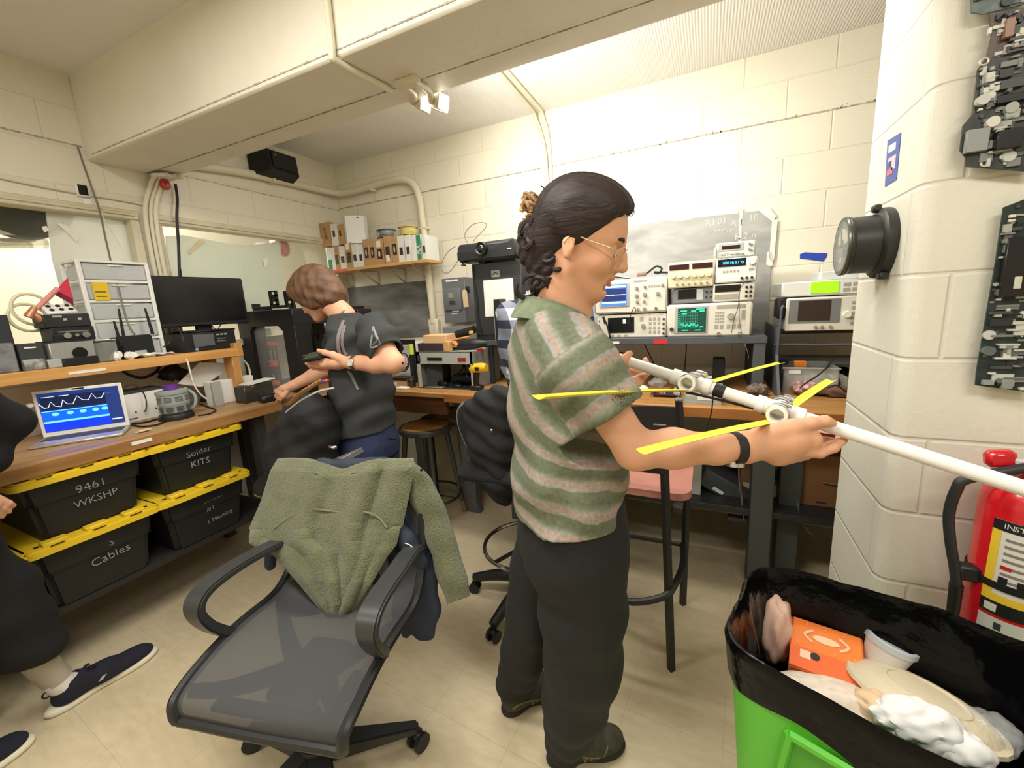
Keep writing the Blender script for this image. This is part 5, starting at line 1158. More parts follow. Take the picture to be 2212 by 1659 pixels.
# on top of the oscilloscope
o = B().grid(lambda u, v: sc.p(.02+.62*u, 1.02+.05*math.sin(3*u)+.02*v, .0)+Vector((0, .02+.2*v, .004+.01*math.sin(5*u+v))), 10, 6, PAP, .004).obj('paper_stack'); tag(o, 'loose white papers lying on top of the blue-screened oscilloscope', 'paper')
cable('cable', 'black coiled lead lying on the right top of the blue-screened oscilloscope', [sc.p(u, v, -.03) for u, v in ((.62, 1.08), (.72, 1.12), (.80, 1.24), (.86, 1.3), (.92, 1.22), (.88, 1.1), (.82, 1.14), (.9, 1.12), (1.0, 1.1))], .005, CBL)
o = B().box(sc.p(.66, 1.1, -.02), (.05, .02, .02), mat('brown_clip', (140, 110, 96), .6), .006).obj('lead_clip'); tag(o, 'brown clip end of the coiled lead on the oscilloscope', 'clip')
for lb, pts, r, m in (('thin brown lead hanging from the blue-digit generator to the bench', [(1606, 600), (1607, 612), (1598, 628), (1597, 660), (1598, 700), (1606, 735), (1615, 760), (1617, 775)], .0016, CBG),
                      ('brown lead looping over the front of the green-screen analyzer', [(1596, 640), (1595, 660), (1586, 690), (1580, 720)], .0014, CBB),
                      ('short black lead plugged into the blue-screened oscilloscope', [(1374, 672), (1370, 664), (1364, 676), (1360, 690), (1358, 700)], .002, CBL),
                      ('black probe cable falling in front of the dead black display', [(1306, 690), (1312, 705), (1318, 730), (1319, 752), (1314, 775), (1318, 786), (1325, 792)], .0045, CBL),
                      ('black cable loop behind the white boom end', [(1320, 775), (1330, 764), (1345, 762), (1358, 776), (1362, 795)], .003, CBL),
                      ('black cable hanging from the riser in front of the shaded wall', [(1390, 738), (1400, 760), (1412, 785), (1418, 800)], .003, CBL),
                      ('black cable hanging straight down under the red label', [(1483, 735), (1482, 760), (1480, 785), (1479, 800)], .003, CBL)):
    y = YI-.03 if 'lead' in lb or 'probe' in lb else 2.6
    cable('cable', lb, [at(x, yy, Y=y) for x, yy in pts], r, m)
B().tube([at(1303, 684, Y=YI-.03), at(1308, 700, Y=YI-.03)], .007, BLK, 8, 1).obj('x')
tag(bpy.data.objects['x'], 'black probe plug at the top of the falling probe cable', 'plug'); bpy.data.objects['x'].name = 'probe_plug'
# right-hand pair
Y2 = 2.36
t = thing('bench_riser', 'second grey riser under the green-display instruments beside the partition wall', 'shelf', (.8, 2.6, BT))
z2 = at(1770, 714, Y=Y2).z
B().bx((at(1686, 735, Y=Y2+.1).x, Y2+.08, z2-.02), (1.25, YB_-.03, z2), RGD, .002).obj('shelf', t, world=1)
xs_ = at(1674, 780, Y=2.32).x
b = B(); b.prism([(2.16, BT), (2.8, BT), (2.8, z2+.02), (2.32, z2+.02), (2.32, BT+.19)], .012, RG, Matrix(((0, 0, 1, xs_), (1, 0, 0, 0), (0, 1, 0, 0), (0, 0, 0, 1)))); b.obj('side_panel', t, world=1)
B().bx((1.2, 2.4, BT), (1.23, 2.8, z2-.02), RGD).obj('side_panel', t, world=1)
an = Inst('spectrum_analyzer', 'grey beige spectrum analyzer with a brown dead screen beside the partition wall', (1697, 641, 1853, 710), Y2, .4, IGR, bev=.008, zbase=z2)
an.x1 = max(an.x1, an.x0+.40)
an.rect('front_bezel', .0, .0, .97, .98, IVO, .006, bev=.003); an.rect('screen_surround', .03, .24, .52, .93, GRY, .008); s_ = an.rect('screen', .12, .3, .43, .9, mat('crt_brown', (58, 44, 40), .25), .009)
for i in range(4):
    for j in range(5): an.rect('button', .62+.07*i, .16+.15*j, .665+.07*i, .24+.15*j, BTN, .008)
an.knob(.585, .46, .016, IWH, .02);
for u in (.3, .36, .44): an.knob(u, .11, .008, KNB, .016, nm='connector')
B().tube([an.p(-.02, .72, .0), an.p(-.05, .7, .02), an.p(-.05, -.28, .02), an.p(-.04, -.4, .02), an.p(.8, -.42, .02)], .006, RG, 8, 2).obj('tilt_handle', an.t, world=1)
B().box(an.p(-.04, .7, .0)+Vector((-.0, .06, 0)), (.035, .13, .1), BLKM, .01).obj('side_bumper', an.t, world=1)
sg = Inst('signal_generator', 'light grey signal generator with a green lit display beside the partition wall', (1689, 606, 1856, 640), Y2+.01, .4, IWH, bev=.005, zbase=an.z1+.006)
sg.x1 = max(sg.x1, sg.x0+.42)
sg.rect('screen', .27, .16, .52, .92, mat('lcd_green', (150, 205, 30), .3, emit=.55), .003)
for i in range(3):
    for j in range(2): sg.rect('button', .56+.08*i, .2+.35*j, .62+.08*i, .42+.35*j, BTN)
for k in range(2): B().box(sg.p(.9, .35+.3*k, .006), (.026, .012, .008), DGR, .002, rot(0, -12, 0)).obj('switch', sg.t, world=1)
t = thing('equipment_case', 'pale grey box on top of the green-display generator, mostly hidden by the gauge', 'box', (sg.x0+.3, Y2+.2, sg.z1))
B().bx((at(1775, 595, Y=Y2+.05).x, Y2+.06, sg.z1), (sg.x1+.1, Y2+.3, sg.z1+.04), mat('pale_grey', (206, 210, 208), .5), .004).obj('body', t, world=1)
# things on the right bench
def bitem(name, label, cat, px, Y, depth, m, bev=.003, base=BT, grp=None):
    x0, x1, z0, z1 = xz(*px, Y)
    if base is not None: z0 = base
    t = thing(name, label, cat, ((x0+x1)/2, Y+depth/2, z0), group=grp)
    B().bx((x0, Y, z0), (x1, Y+depth, z1), m, bev).obj('body', t, world=1); return t, x0, x1, z0, z1
PCB = mat('pcb_green', (52, 78, 58), .4, var=.3, vs=60)
def pcb(name, label, px, Y, depth, h, n, seed, m=None):
    x0, x1, z0, z1 = xz(*px, Y); t = thing(name, label, 'circuit board', ((x0+x1)/2, Y+depth/2, BT)); rg = random.Random(seed)
    zb = BT+h; B().bx((x0, Y, zb), (x1, Y+depth, zb+.003), m or PCB).obj('board', t, world=1)
    for x in (x0+.01, x1-.01):
        for y in (Y+.01, Y+depth-.01): B().cyl((x, y, BT), (x, y, zb), .003, CHR).obj('standoff', t, world=1)
    for k in range(n):
        x = rg.uniform(x0+.01, x1-.02); y = rg.uniform(Y+.005, Y+depth-.02); a = rg.choice([.006, .01, .016]); c = rg.choice([BLK, CHR, LGR, RED, WHT, mat('pcb_cap', (180, 170, 150), .4)])
        if rg.random() < .4: B().cyl((x, y, zb+.003), (x, y, zb+.003+a*1.4), a*.5, c, seg=10).obj('component', t, world=1)
        else: B().bx((x, y, zb+.003), (x+a*1.5, y+a, zb+.003+a*.7), c).obj('component', t, world=1)
    return t
pcb('circuit_board', 'populated green circuit board stack behind the yellow tape elements', (1468, 800, 1542, 812), 2.3, .14, .06, 16, 2)
pcb('circuit_board', 'small dark circuit board left of the clear tray on the right bench', (1405, 838, 1470, 846), 2.12, .1, .012, 10, 4, mat('pcb_maroon', (74, 44, 60), .4))
bitem('equipment_case', 'dark black box right of the green circuit board stack', 'box', (1540, 776, 1566, 814), 2.38, .1, BLKM)
def clearbin(label, px, Y, d, col=(200, 204, 200), al=.5, h=None):
    x0, x1, z0, z1 = xz(*px, Y); z0 = BT; t = thing('plastic_bin', label, 'plastic bin', ((x0+x1)/2, Y+d/2, BT)); m = mat('clear_bin', col, .2, alpha=al)
    b = B().bx((x0+.01, Y+.01, z0), (x1-.01, Y+d-.01, z0+.004), m)
    for lo, hi in (((x0, Y, z0), (x1, Y+.004, z1)), ((x0, Y+d-.004, z0), (x1, Y+d, z1)), ((x0, Y, z0), (x0+.004, Y+d, z1)), ((x1-.004, Y, z0), (x1, Y+d, z1))): b.bx(lo, hi, m)
    b.bx((x0-.006, Y-.006, z1-.008), (x1+.006, Y+.006, z1), m, .002).bx((x0-.006, Y+d-.006, z1-.008), (x1+.006, Y+d+.006, z1), m, .002)
    b.obj('walls', t, world=1); return t, x0, x1, z0, z1
t, x0, x1, z0, z1 = clearbin('clear plastic parts tray at the bench edge under the nearer boom tee', (1476, 842, 1560, 872), 2.02, .16)
B().bx((x0+.06, 2.017, z0+.02), (x0+.13, 2.02, z0+.04), PAP).obj('paper_label', t, world=1)
for k in range(6): B().box((x0+.02+.03*k, 2.1, z0+.016), (.02, .05, .02), random.Random(k).choice([LGR, PAP, DGR]), .003).obj('small_part', t, world=1)
t, x0, x1, z0, z1 = clearbin('clear plastic bin of white sleeves under the orange block', (1692, 794, 1812, 836), 2.33, .22, (206, 208, 216), .6)
for k in range(7): B().box((x0+.03+.036*k, 2.42, z0+.05), (.028, .1, .06), PAP if k % 2 else LGR, .004, rot(0, 8*(k % 3-1), 4)).obj('sleeve', t, world=1)
B().bx((x0+.02, 2.327, z1-.03), (x0+.07, 2.329, z1-.012), PAP).obj('paper_label', t, world=1)
zb = z1
o = B().box(at(1728, 786, Y=2.40)*1, (.052, .04, .03), mat('orange_block', (238, 138, 62), .5), .004).obj('orange_block'); o.location.z += 0; tag(o, 'small orange block lying on the clear bin of sleeves', 'block')
o = B().box((at(1690, 779, Y=2.42).x, 2.42, zb+.012), (.05, .03, .024), BLK, .004).obj('plug_adapter'); tag(o, 'black plug at the far tip of the upper yellow tape', 'adapter')
bitem('keyboard', 'long grey slotted bar behind the orange block', 'keyboard', (1676, 772, 1850, 788), 2.62, .1, mat('bar_grey', (120, 124, 124), .5), base=None)
bpy.data.objects['keyboard'].location.z += 0
for k, (lb, px, r, m, sd) in enumerate((('pink crumpled wrapper on the right bench', (1712, 836), (.035, .03, .022), mat('pink_wrap', (226, 110, 116), .5), 41), ('heap of coppery coiled wire on the right bench', (1735, 838), (.06, .05, .035), mat('copper_heap', (190, 150, 140), .4, var=.5, vs=50), 42),
    ('brown stained cloth heap at the right end of the bench', (1798, 845), (.09, .05, .025), mat('brown_heap', (104, 70, 54), .7, var=.4, vs=40), 43), ('brown furry lump beside the grey riser post', (1636, 842), (.05, .05, .03), mat('brown_lump', (110, 96, 84), .8, var=.5, vs=70), 44),
    ('black power supply lump at the right end of the bench', (1815, 806), (.05, .05, .035), BLKM, 45), ('clear crumpled bag on the bench behind the left hand', (1420, 826), (.05, .05, .03), mat('clear_bag'), 46),
    ('white crumpled tissue under the boom by the left hand', (1382, 838), (.05, .04, .014), PAP, 47), ('pale tangled leads on the bench front', (1350, 858), (.05, .03, .012), mat('grey_tangle', (120, 110, 100), .6, var=.5, vs=60), 48))):
    p = at(*px, Z=BT+r[2]*.9); crumple('bench_clutter', lb, 'clutter', p, r, m, sd)
for lb, pts in (('black cord slanting over the clear bin to the pink wrapper', [(1728, 838, 2.2), (1740, 828, 2.22), (1765, 812, 2.28), (1785, 795, 2.32), (1800, 776, 2.36)]), ('black cord at the right end of the bench', [(1788, 838, 2.2), (1806, 832, 2.2), (1822, 842, 2.2), (1835, 850, 2.2)])):
    cable('cable', lb, [at(x, y, Y=Y) for x, y, Y in pts], .0035, CBL)
o = B().tube([at(1430, 846, Z=BT+.008), at(1462, 838, Z=BT+.01), at(1473, 843, Z=BT+.008)], .008, mat('dark_tool', (60, 54, 50), .5), 8, 3).obj('pliers'); tag(o, 'dark handled tool beside the clear parts tray', 'tool')
o = B().box(at(1358, 850, Z=BT+.004), (.12, .09, .006), mat('tan_sheet', (206, 178, 134), .8), 0, rot(0, 0, 20)).obj('paper_sheet'); tag(o, 'tan paper sheet on the bench behind the bar chair', 'paper')
# under the bench
SH = zs_
t, *_ = bitem('carton', 'brown cardboard carton with paper labels behind the grey bench legs', 'box', (1600, 990, 1692, 1092), 2.3, .3, mat('dark_carton', (128, 94, 62), .85), base=SH)
for px in ((1604, 1043, 1630, 1078), (1662, 1049, 1688, 1078)):
    x0, x1, z0, z1 = xz(*px, 2.298); B().bx((x0, 2.297, z0), (x1, 2.3, z1), mat('cream_label', (206, 190, 150), .8)).obj('paper_label', t, world=1)
x0, x1, z0, z1 = xz(1664, 1014, 1688, 1037, 2.298); B().bx((x0, 2.296, z0), (x1, 2.3, z1), mat('dark_label', (36, 30, 44), .6)).obj('dark_label', t, world=1)
t, x0, x1, z0, z1 = bitem('cabinet', 'brown wooden drawer cabinet under the bench beside the partition wall', 'cabinet', (1726, 985, 1860, 1115), 2.25, .4, mat('drawer_brown', (140, 98, 60), .6), base=SH)
B().tube([(x0+.09, 2.24, z0+(z1-z0)*.5), (x0+.13, 2.235, z0+(z1-z0)*.5), (x0+.17, 2.24, z0+(z1-z0)*.48)], .005, CHR, 8, 3).obj('handle', t, world=1); B().bx((x0+.07, 2.247, z0+.02), (x0+.11, 2.25, z0+.028), CHR).obj('lower_handle', t, world=1)
t, *_ = bitem('panel', 'pale metal panel standing upright under the bench', 'panel', (1493, 993, 1515, 1092), 2.2, .03, mat('pale_panel', (176, 176, 166), .5), base=SH)
t = thing('equipment_case', 'grey tilted case with a white label under the bench', 'box', at(1560, 1040, Y=2.3))
cc = at(1566, 1042, Y=2.34); B().box(cc, (.26, .2, .10), mat('dark_case_grey', (74, 78, 80), .6), .01, rot(0, 28, 0)).obj('body', t, world=1)
B().box(at(1551, 1060, Y=2.232), (.055, .002, .018), PAP, 0, rot(0, 30, 0)).obj('paper_label', t, world=1)
cable('cable', 'grey cable hanging under the bench before the tilted case', [at(x, y, Y=2.15) for x, y in ((1596, 1010), (1597, 1040), (1602, 1075), (1604, 1100), (1607, 1122))], .0035, CBG)
cable('cable', 'thin grey cable curving down beside the brown cabinet', [at(x, y, Y=2.15) for x, y in ((1722, 1080), (1727, 1110), (1740, 1140), (1758, 1160))], .002, CBG)
o = B().bx((at(1572, 1122, Y=2.3).x, 2.3, at(1600, 1128, Y=2.3).z), (at(1626, 1122, Y=2.3).x, 2.34, at(1600, 1120, Y=2.3).z), GRY).obj('metal_bar');
o.location.z = 0; tag(o, 'low grey metal bar behind the left bench leg', 'bar')
t, *_ = bitem('mesh_tray', 'dark perforated mesh tray under the bench behind the bar chair', 'tray', (1440, 1040, 1490, 1082), 2.3, .2, mat('mesh_dark', (62, 64, 66), .5, bump=.6, bs=300), base=SH)
# things on the back bench, left section
t = thing('computer_case', 'open grey computer case lying on the back bench with drives on top', 'computer', (-1.45, 2.2, BT))
YC = 2.10; x0, x1, z0, z1 = xz(901, 760, 1022, 848, YC); z0 = BT; CG = mat('case_grey', (176, 178, 168), .45)
b = B().bx((x0, YC, z1-.075), (x1, YC+.004, z1), CG).bx((x0, YC, z0), (x0+.03, YC+.004, z1), CG).bx((x1-.016, YC, z0), (x1, YC+.004, z1), CG).bx((x0, YC, z1-.004), (x1, YC+.36, z1), CG).bx((x1-.003, YC, z0), (x1, YC+.36, z1), mat('case_side', (128, 132, 132), .45)).bx((x0, YC+.355, z0), (x1, YC+.36, z1), DGR).bx((x0, YC, z0), (x0+.003, YC+.36, z1), CG).bx((x0, YC, z0), (x1, YC+.36, z0+.004), DGR)
b.obj('chassis', t, world=1)
B().bx((x0+.09, YC-.003, z1-.055), (x0+.20, YC, z1-.035), BLK).obj('drive_slot', t, world=1); B().bx((x1-.10, YC-.003, z1-.058), (x1-.045, YC, z1-.036), mat('red_badge', (150, 40, 40), .5)).obj('badge', t, world=1)
B().bx((x0+.015, YC-.003, z1-.06), (x0+.035, YC, z1-.02), DGR).obj('vent', t, world=1)
B().bx((x0+.12, YC+.2, z0+.01), (x0+.26, YC+.3, z0+.13), mat('psu_tan', (170, 158, 130), .6)).obj('power_unit', t, world=1)
B().prism([(0, 0), (.1, 0), (.1, .14), (0, .14)], .01, DGR, Matrix.Translation((x0+.04, YC+.05, z0+.005)) @ rot(90, 0, 30)).obj('side_flap', t, world=1)
ca = crumple('cable_bundle', 'black cable tangle inside the open computer case', 'cable', (x0+.26, YC+.14, z0+.04), (.09, .08, .035), BLK, 51)
cable('cable', 'thick black cable arching inside the open computer case', [(x0+.2, YC+.1, z0+.05), (x0+.25, YC+.13, z0+.1), (x0+.28, YC+.12, z0+.135), (x0+.31, YC+.1, z0+.05)], .005, CBL)
B().prism([(-.012, -.02), (.012, -.02), (.012, .02), (-.012, .02)], .014, mat('red_lens'), Matrix.Translation((x1+.03, YC+.05, z1-.002)) @ rot(0, 0, 0)).obj('y'); o = bpy.data.objects['y']; o.name = 'red_switch'; tag(o, 'small red cap at the top corner of the open computer case', 'switch')
dz = z1; xq = at(955, 748, Y=YC+.02).x
t, a0, a1, *_ = bitem('disk_drive', 'dark maroon disk drive on the open computer case', 'drive', (902, 742, 957, 757), YC+.01, .2, mat('drive_maroon', (62, 48, 52), .5), base=dz)
t, b0, b1, _, zc = bitem('wooden_block', 'small wooden block beside the dark disk drive', 'block', (957, 738, 969, 756), YC+.01, .05, W_SHELF, base=dz)
zt_ = at(930, 742, Y=YC+.03).z
t, c0, c1, *_ = bitem('carton', 'small tan cardboard box on top of the dark disk drive', 'box', (914, 724, 963, 742), YC+.03, .14, mat('tan_box', (222, 178, 130), .8), base=zt_)
t = thing('power_drill', 'black and yellow power tool lying on the open computer case', 'drill', (x1-.1, YC+.15, dz)); q = Vector((x1-.11, YC+.1, dz+.034))
B().tube([q+Vector((-.07, 0, 0)), q, q+Vector((.09, 0, .004)), q+Vector((.15, .02, .002))], [.026, .034, .03, .02], BLK, 12, 4).obj('body', t, world=1)
B().box(q+Vector((-.055, -.03, .004)), (.045, .012, .04), mat('tool_yellow', (222, 176, 52), .4), .004).obj('label_band', t, world=1)
B().box(q+Vector((-.1, 0, -.004)), (.05, .05, .05), BLK, .012).obj('chuck', t, world=1);
t = thing('power_drill', 'second black and yellow tool lying on top of the first one', 'drill', (x1-.06, YC+.2, dz+.07)); q = at(1005, 718, Y=YC+.16)
B().tube([q+Vector((-.07, 0, -.012)), q, q+Vector((.07, 0, .018))], [.022, .026, .024], BLK, 12, 4).obj('body', t, world=1)
B().box(q+Vector((.055, -.02, .0)), (.03, .012, .02), mat('tool_yellow'), .003).obj('label_band', t, world=1)
B().tube([q+Vector((-.09, -.03, -.045)), q+Vector((.0, -.035, -.032)), q+Vector((.05, -.03, -.024))], .006, mat('orange_stick', (226, 150, 84), .5), 8, 2).obj('orange_stick', t, world=1)
o = B().grid(lambda u, v: Vector((x1-.22+.09*u, YC+.04+.06*v, dz+.03+.025*math.sin(3*u)*(1-v)+.02*v)), 8, 5, mat('red_white_label', (228, 120, 112), .5, var=.3, vs=40), .002).obj('label_tag'); tag(o, 'red and white printed tag beside the power tools', 'tag')
t, *_ = bitem('equipment_case', 'grey metal enclosure on the bench behind the power tools', 'box', (957, 706, 1046, 760), 2.44, .25, mat('enclosure_grey', (126, 130, 128), .5), base=None)
t.location.z += 0
o = crumple('paper_cup', 'white rounded lump between the switch box and the black cabinet', 'lump', at(1042, 702, Y=2.5), (.05, .04, .025), PAP, 61)
t = thing('drill', 'yellow and black cordless drill standing on the back bench', 'drill', at(1032, 832, Z=BT)); q = at(1032, 796, Y=2.12); YT = mat('tool_yellow_bright', (236, 186, 32), .4)
B().tube([q+Vector((-.05, 0, -.01)), q+Vector((-.02, 0, 0)), q+Vector((.03, 0, .006)), q+Vector((.06, 0, .006))], [.018, .03, .029, .024], YT, 14, 4).obj('body', t, world=1)
B().tube([q+Vector((-.005, 0, -.015)), q+Vector((-.015, 0, -.07)), Vector((q.x-.02, q.y, BT+.02))], [.018, .016, .018], BLK, 10, 3).obj('grip', t, world=1)
B().box((q.x-.015, q.y, BT+.014), (.07, .06, .028), BLK, .006).obj('battery', t, world=1)
B().box(q+Vector((.01, -.03, .002)), (.026, .006, .022), BLK, .002).obj('label_plate', t, world=1)
# left of the case: small drawers, black stand, jar, bottle, papers
YL = 2.30
t, x0, x1, z0, z1 = bitem('drawer_box', 'white small drawer box behind the black stand on the back bench', 'drawers', (852, 742, 895, 815), YL+.1, .2, IWH, base=BT)
for k in range(3): B().bx((x0+.005, YL+.096, z0+.03+(z1-z0)*.3*k), (x1-.005, YL+.1, z0+.022+(z1-z0)*.3*(k+1)), WHT, .002).obj('drawer', t, world=1)
t = thing('monitor_stand', 'black square frame standing in front of the white drawer box', 'stand', at(870, 800, Y=YL))
x0, x1, z0, z1 = xz(838, 734, 897, 830, YL); z0 = BT
B().bx((x0, YL, z1-.035), (x1, YL+.02, z1), BLK).obj('top_bar', t, world=1); B().bx((x1-.02, YL, z0), (x1, YL+.02, z1-.035), BLK).obj('post', t, world=1); B().bx((x0, YL, z0), (x1, YL+.1, z0+.02), BLK).obj('base', t, world=1)
t = thing('bottle', 'dark bottle with a lime green top beside the open computer case', 'bottle', at(891, 815, Y=2.24)); c = at(891, 780, Y=2.24)
z = at(891, 765, Y=2.24).z; zt2 = at(891, 744, Y=2.24).z
B().cyl((c.x, 2.24, BT), (c.x, 2.24, z), .02, BLK).obj('body', t, world=1); B().cyl((c.x, 2.24, z), (c.x, 2.24, zt2), .016, mat('lime', (206, 222, 70), .5)).obj('cap', t, world=1)
t = thing('jar', 'small dark glass jar with a metal cap on the back bench', 'jar', at(887, 820, Y=2.12)); c = at(887, 810, Y=2.12)
B().lathe([(0, 0), (.026, 0), (.028, .01), (.028, .05), (.02, .058), (0, .058)], mat('dark_glass', (60, 44, 40), .15), Matrix.Translation((c.x, 2.12, BT))).obj('body', t, world=1); B().cyl((c.x, 2.12, BT+.056), (c.x, 2.12, BT+.07), .022, DGR).obj('cap', t, world=1)
cable('cable_coil', 'hanging coil of dark cable in front of the white drawer box', ell(872, 785, 11, 17, None, 12) if 0 else [at(872+11*math.cos(a*.55), 786+17*math.sin(a*.55)-a*.3, Y=YL-.02+.002*a) for a in range(30)], .004, CBB, n=3)
o = B().bx((at(856, 825, Z=BT).x, 2.05, BT), (at(886, 825, Z=BT).x, 2.14, BT+.022), mat('pale_blue_box', (196, 206, 226), .5), .002).obj('parts_box'); tag(o, 'pale blue box on the front of the back bench', 'box')
o = B().bx((at(884, 832, Z=BT).x, 2.03, BT), (at(908, 832, Z=BT).x, 2.08, BT+.012), PAP, .002).obj('white_case'); tag(o, 'small white case before the open computer case', 'case')
t = thing('rotary_tool', 'black cylindrical hand tool with a silver band on the bench before the computer case', 'tool', at(940, 826, Z=BT)); a_ = at(918, 822, Z=BT+.02); c = at(966, 830, Z=BT+.018)
B().tube([a_, a_.lerp(c, .5), c.lerp(a_, .1), c], [.02, .021, .02, .009], BLK, 12, 3).obj('body', t, world=1); B().tube([a_.lerp(c, .5), a_.lerp(c, .66)], .0225, LGR, 12, 1).obj('band', t, world=1)
t = thing('computer_mouse', 'black computer mouse with a cord on the front of the back bench', 'mouse', at(988, 834, Z=BT)); c = at(988, 834, Z=BT+.012)
B().ball(c, (.035, .022, .018), BLK).obj('shell', t, world=1); B().tube([c+Vector((-.02, 0, -.004)), c+Vector((-.06, -.02, -.008)), c+Vector((-.07, -.05, -.008))], .002, CBL, 6, 3).obj('cord', t, world=1)
o = B().box(at(940, 836, Z=BT+.003), (.14, .05, .006), mat('clear_tray', (170, 170, 160), .2, alpha=.6), .002).obj('clear_tray'); tag(o, 'flat clear tray in front of the hand tool', 'tray')
t, x0, x1, z0, z1 = bitem('monitor', 'thin black monitor seen edge-on beside the plaid shirted person', 'monitor', (1068, 646, 1084, 722), 2.25, .07, BLK, base=RTOP)
B().bx((x0-.002, 2.25, RTOP), (x0, 2.27, z1), LGR).obj('edge_strip', t, world=1)
# beige tower and other things on the floor
t = thing('computer_tower', 'beige and black computer tower on the floor under the back bench', 'computer', (-1.75, 2.5, 0))
p0 = at(945, 1028, Z=0); YQ = 2.42
x0, x1, z0, z1 = xz(939, 905, 990, 1030, YQ); z0 = 0.0
B().bx((x0, YQ, .012), (x1, YQ+.35, z1), mat('tower_beige', (164, 154, 130), .5), .004).obj('side_panel', t, world=1)
B().bx((x0-.10, YQ-.012, .0), (x0, YQ+.35, z1), BLK, .006).obj('front_bezel', t, world=1)
B().bx((x0-.09, YQ-.016, z1*.1), (x0-.012, YQ-.012, z1*.9), mat('tower_front', (74, 78, 80), .4), .002).obj('front_panel', t, world=1)
for k in range(3): B().bx((x0-.085, YQ-.018, z1*(.78-.1*k)), (x0-.02, YQ-.016, z1*(.79-.1*k)+.012), LGR).obj('drive_bay', t, world=1)
B().bx((x1-.05, YQ-.003, z1-.05), (x1-.01, YQ, z1-.02), DGR).obj('slot', t, world=1)
# round stool
SC_ = Vector((-1.665, 2.13, 0)); ZS = .665; GUN = mat('gunmetal', (96, 98, 98), .35, .6); STW = mat('stool_seat_wood', (186, 132, 70), .45, var=.12, vs=14)
t = thing('stool', 'round wooden-topped metal stool under the back bench', 'stool', SC_)
B().lathe([(0, ZS-.012), (.155, ZS-.012), (.155, ZS-.002), (.15, ZS), (0, ZS)], STW, Matrix.Translation(SC_), 40).obj('seat', t, world=1)
B().lathe([(.146, ZS-.004), (.156, ZS+.003), (.17, ZS-.004), (.176, ZS-.02), (.172, ZS-.036), (.16, ZS-.036), (.146, ZS-.02)], GUN, Matrix.Translation(SC_), 40).obj('seat_rim', t, world=1)
foot = [Vector((-1.505, 2.278, 0)), Vector((-1.50, 1.965, 0)), Vector((-1.825, 1.98, 0)), Vector((-1.82, 2.29, 0))]
for f in foot:
    d = (f-SC_).normalized(); top = SC_+d*.13+Vector((0, 0, ZS-.03))
    lg = B().tube([top, top.lerp(f, .5), f], [.019, .014, .012], GUN, 10, 2).obj('leg', t, world=1)
    B().tube([top.lerp(f, .86), f], [.013, .0135], mat('worn_leg_tip', (150, 124, 76), .5), 10, 1).obj('leg_tip', lg, world=1)
B().box(SC_+Vector((.02, -.1, ZS-.16)), (.05, .012, .25), GUN, .003, rot(4, 0, 30)).obj('adjust_plate', t, world=1)
B().torus(SC_+Vector((0, 0, .18)), .198, .009, mat('ring_dark', (62, 64, 66), .4, .5), None, 40).obj('foot_ring', t, world=1)
# drafting chair, jacket over its back
DC = Vector((-.80, 1.60, 0))
t = thing('drafting_chair', 'black drafting chair with a chrome foot ring half hidden behind the woman', 'chair', DC)
ft = [Vector((-1.005, 1.585, 0)), Vector((-.76, 1.35, 0))]
DC = Vector((-.735, 1.62, 0)); R_ = .29; a0 = math.atan2(ft[0].y-DC.y, ft[0].x-DC.x)
def caster(b, p, d, r=.026, m=BLK):
    for s_ in (-1, 1): b.cyl(p+Vector((-d.y, d.x, 0))*.010*s_+Vector((0, 0, r)), p+Vector((-d.y, d.x, 0))*.024*s_+Vector((0, 0, r)), r, m, seg=20)
    b.cyl(p+Vector((0, 0, r*1.2)), p+Vector((0, 0, r*2.3)), .009, m); b.box(p+Vector((0, 0, r*1.7)), (.035, .035, r*.8), m, .01)
    return b
for k in range(5):
    a = a0+math.radians(72*k); d = Vector((math.cos(a), math.sin(a), 0)); tip = DC+d*R_
    lg = B().tube([DC+Vector((0, 0, .135))+d*.02, DC+Vector((0, 0, .11))+d*.17, tip+Vector((0, 0, .075))], [.034, .027, .022], BLK, 10, 3).obj('base_leg', t, world=1)
    caster(B(), tip, d).obj('caster', lg, world=1)
B().cyl(DC+Vector((0, 0, .09)), DC+Vector((0, 0, .36)), .027, BLK).cyl(DC+Vector((0, 0, .3)), DC+Vector((0, 0, .68)), .016, BLK).obj('gas_column', t, world=1)
RC = at(1128, 1218, Z=.28); RC = Vector((DC.x, DC.y, .30))
b = B().torus(RC, .205, .009, CHR, None, 44); rg_ = b.obj('foot_ring', t, world=1)
for k in range(3):
    a = 2.2+2.09*k; B().tube([RC, RC+Vector((.2*math.cos(a), .2*math.sin(a), 0))], .009, BLK, 8, 1).obj('ring_spoke', rg_, world=1)
B().box(DC+Vector((.0, 0, .71)), (.46, .46, .07), mat('chair_fabric_black', (28, 28, 29), .9), .03).obj('seat', t, world=1)
YD = 1.50
P = [at(x, y, Y=YD) for x, y in ((1024, 866), (1000, 874), (988, 892), (992, 925), (1010, 968), (1030, 1010))]
bk = B().grid(lambda u, v: (lambda q: Vector((q.x+.36*v, q.y-.03*math.sin(math.pi*v), q.z)))(smoothpts(P, 4)[int(u*20)]), 20, 10, mat('chair_back_black', (34, 34, 35), .6), .03).obj('backrest', t, world=1)
B().tube([p+Vector((0, .012, 0)) for p in P], .011, mat('back_rim_grey', (118, 120, 122), .4), 8, 4).obj('back_rim', t, world=1)
B().bx((DC.x-.03, YD+.03, .72), (DC.x+.03, YD+.06, .9), BLK).obj('back_bar', t, world=1)
S = SDF((-1.15, 1.3, .4), (-.62, 1.6, 1.1), .008)
def P3(x, y, Y=1.46): return tuple(at(x, y, Y=Y))
S.chain([P3(1010, 885), P3(1040, 868), P3(1075, 855), P3(1100, 862)], [.02, .04, .035, .04], .03)
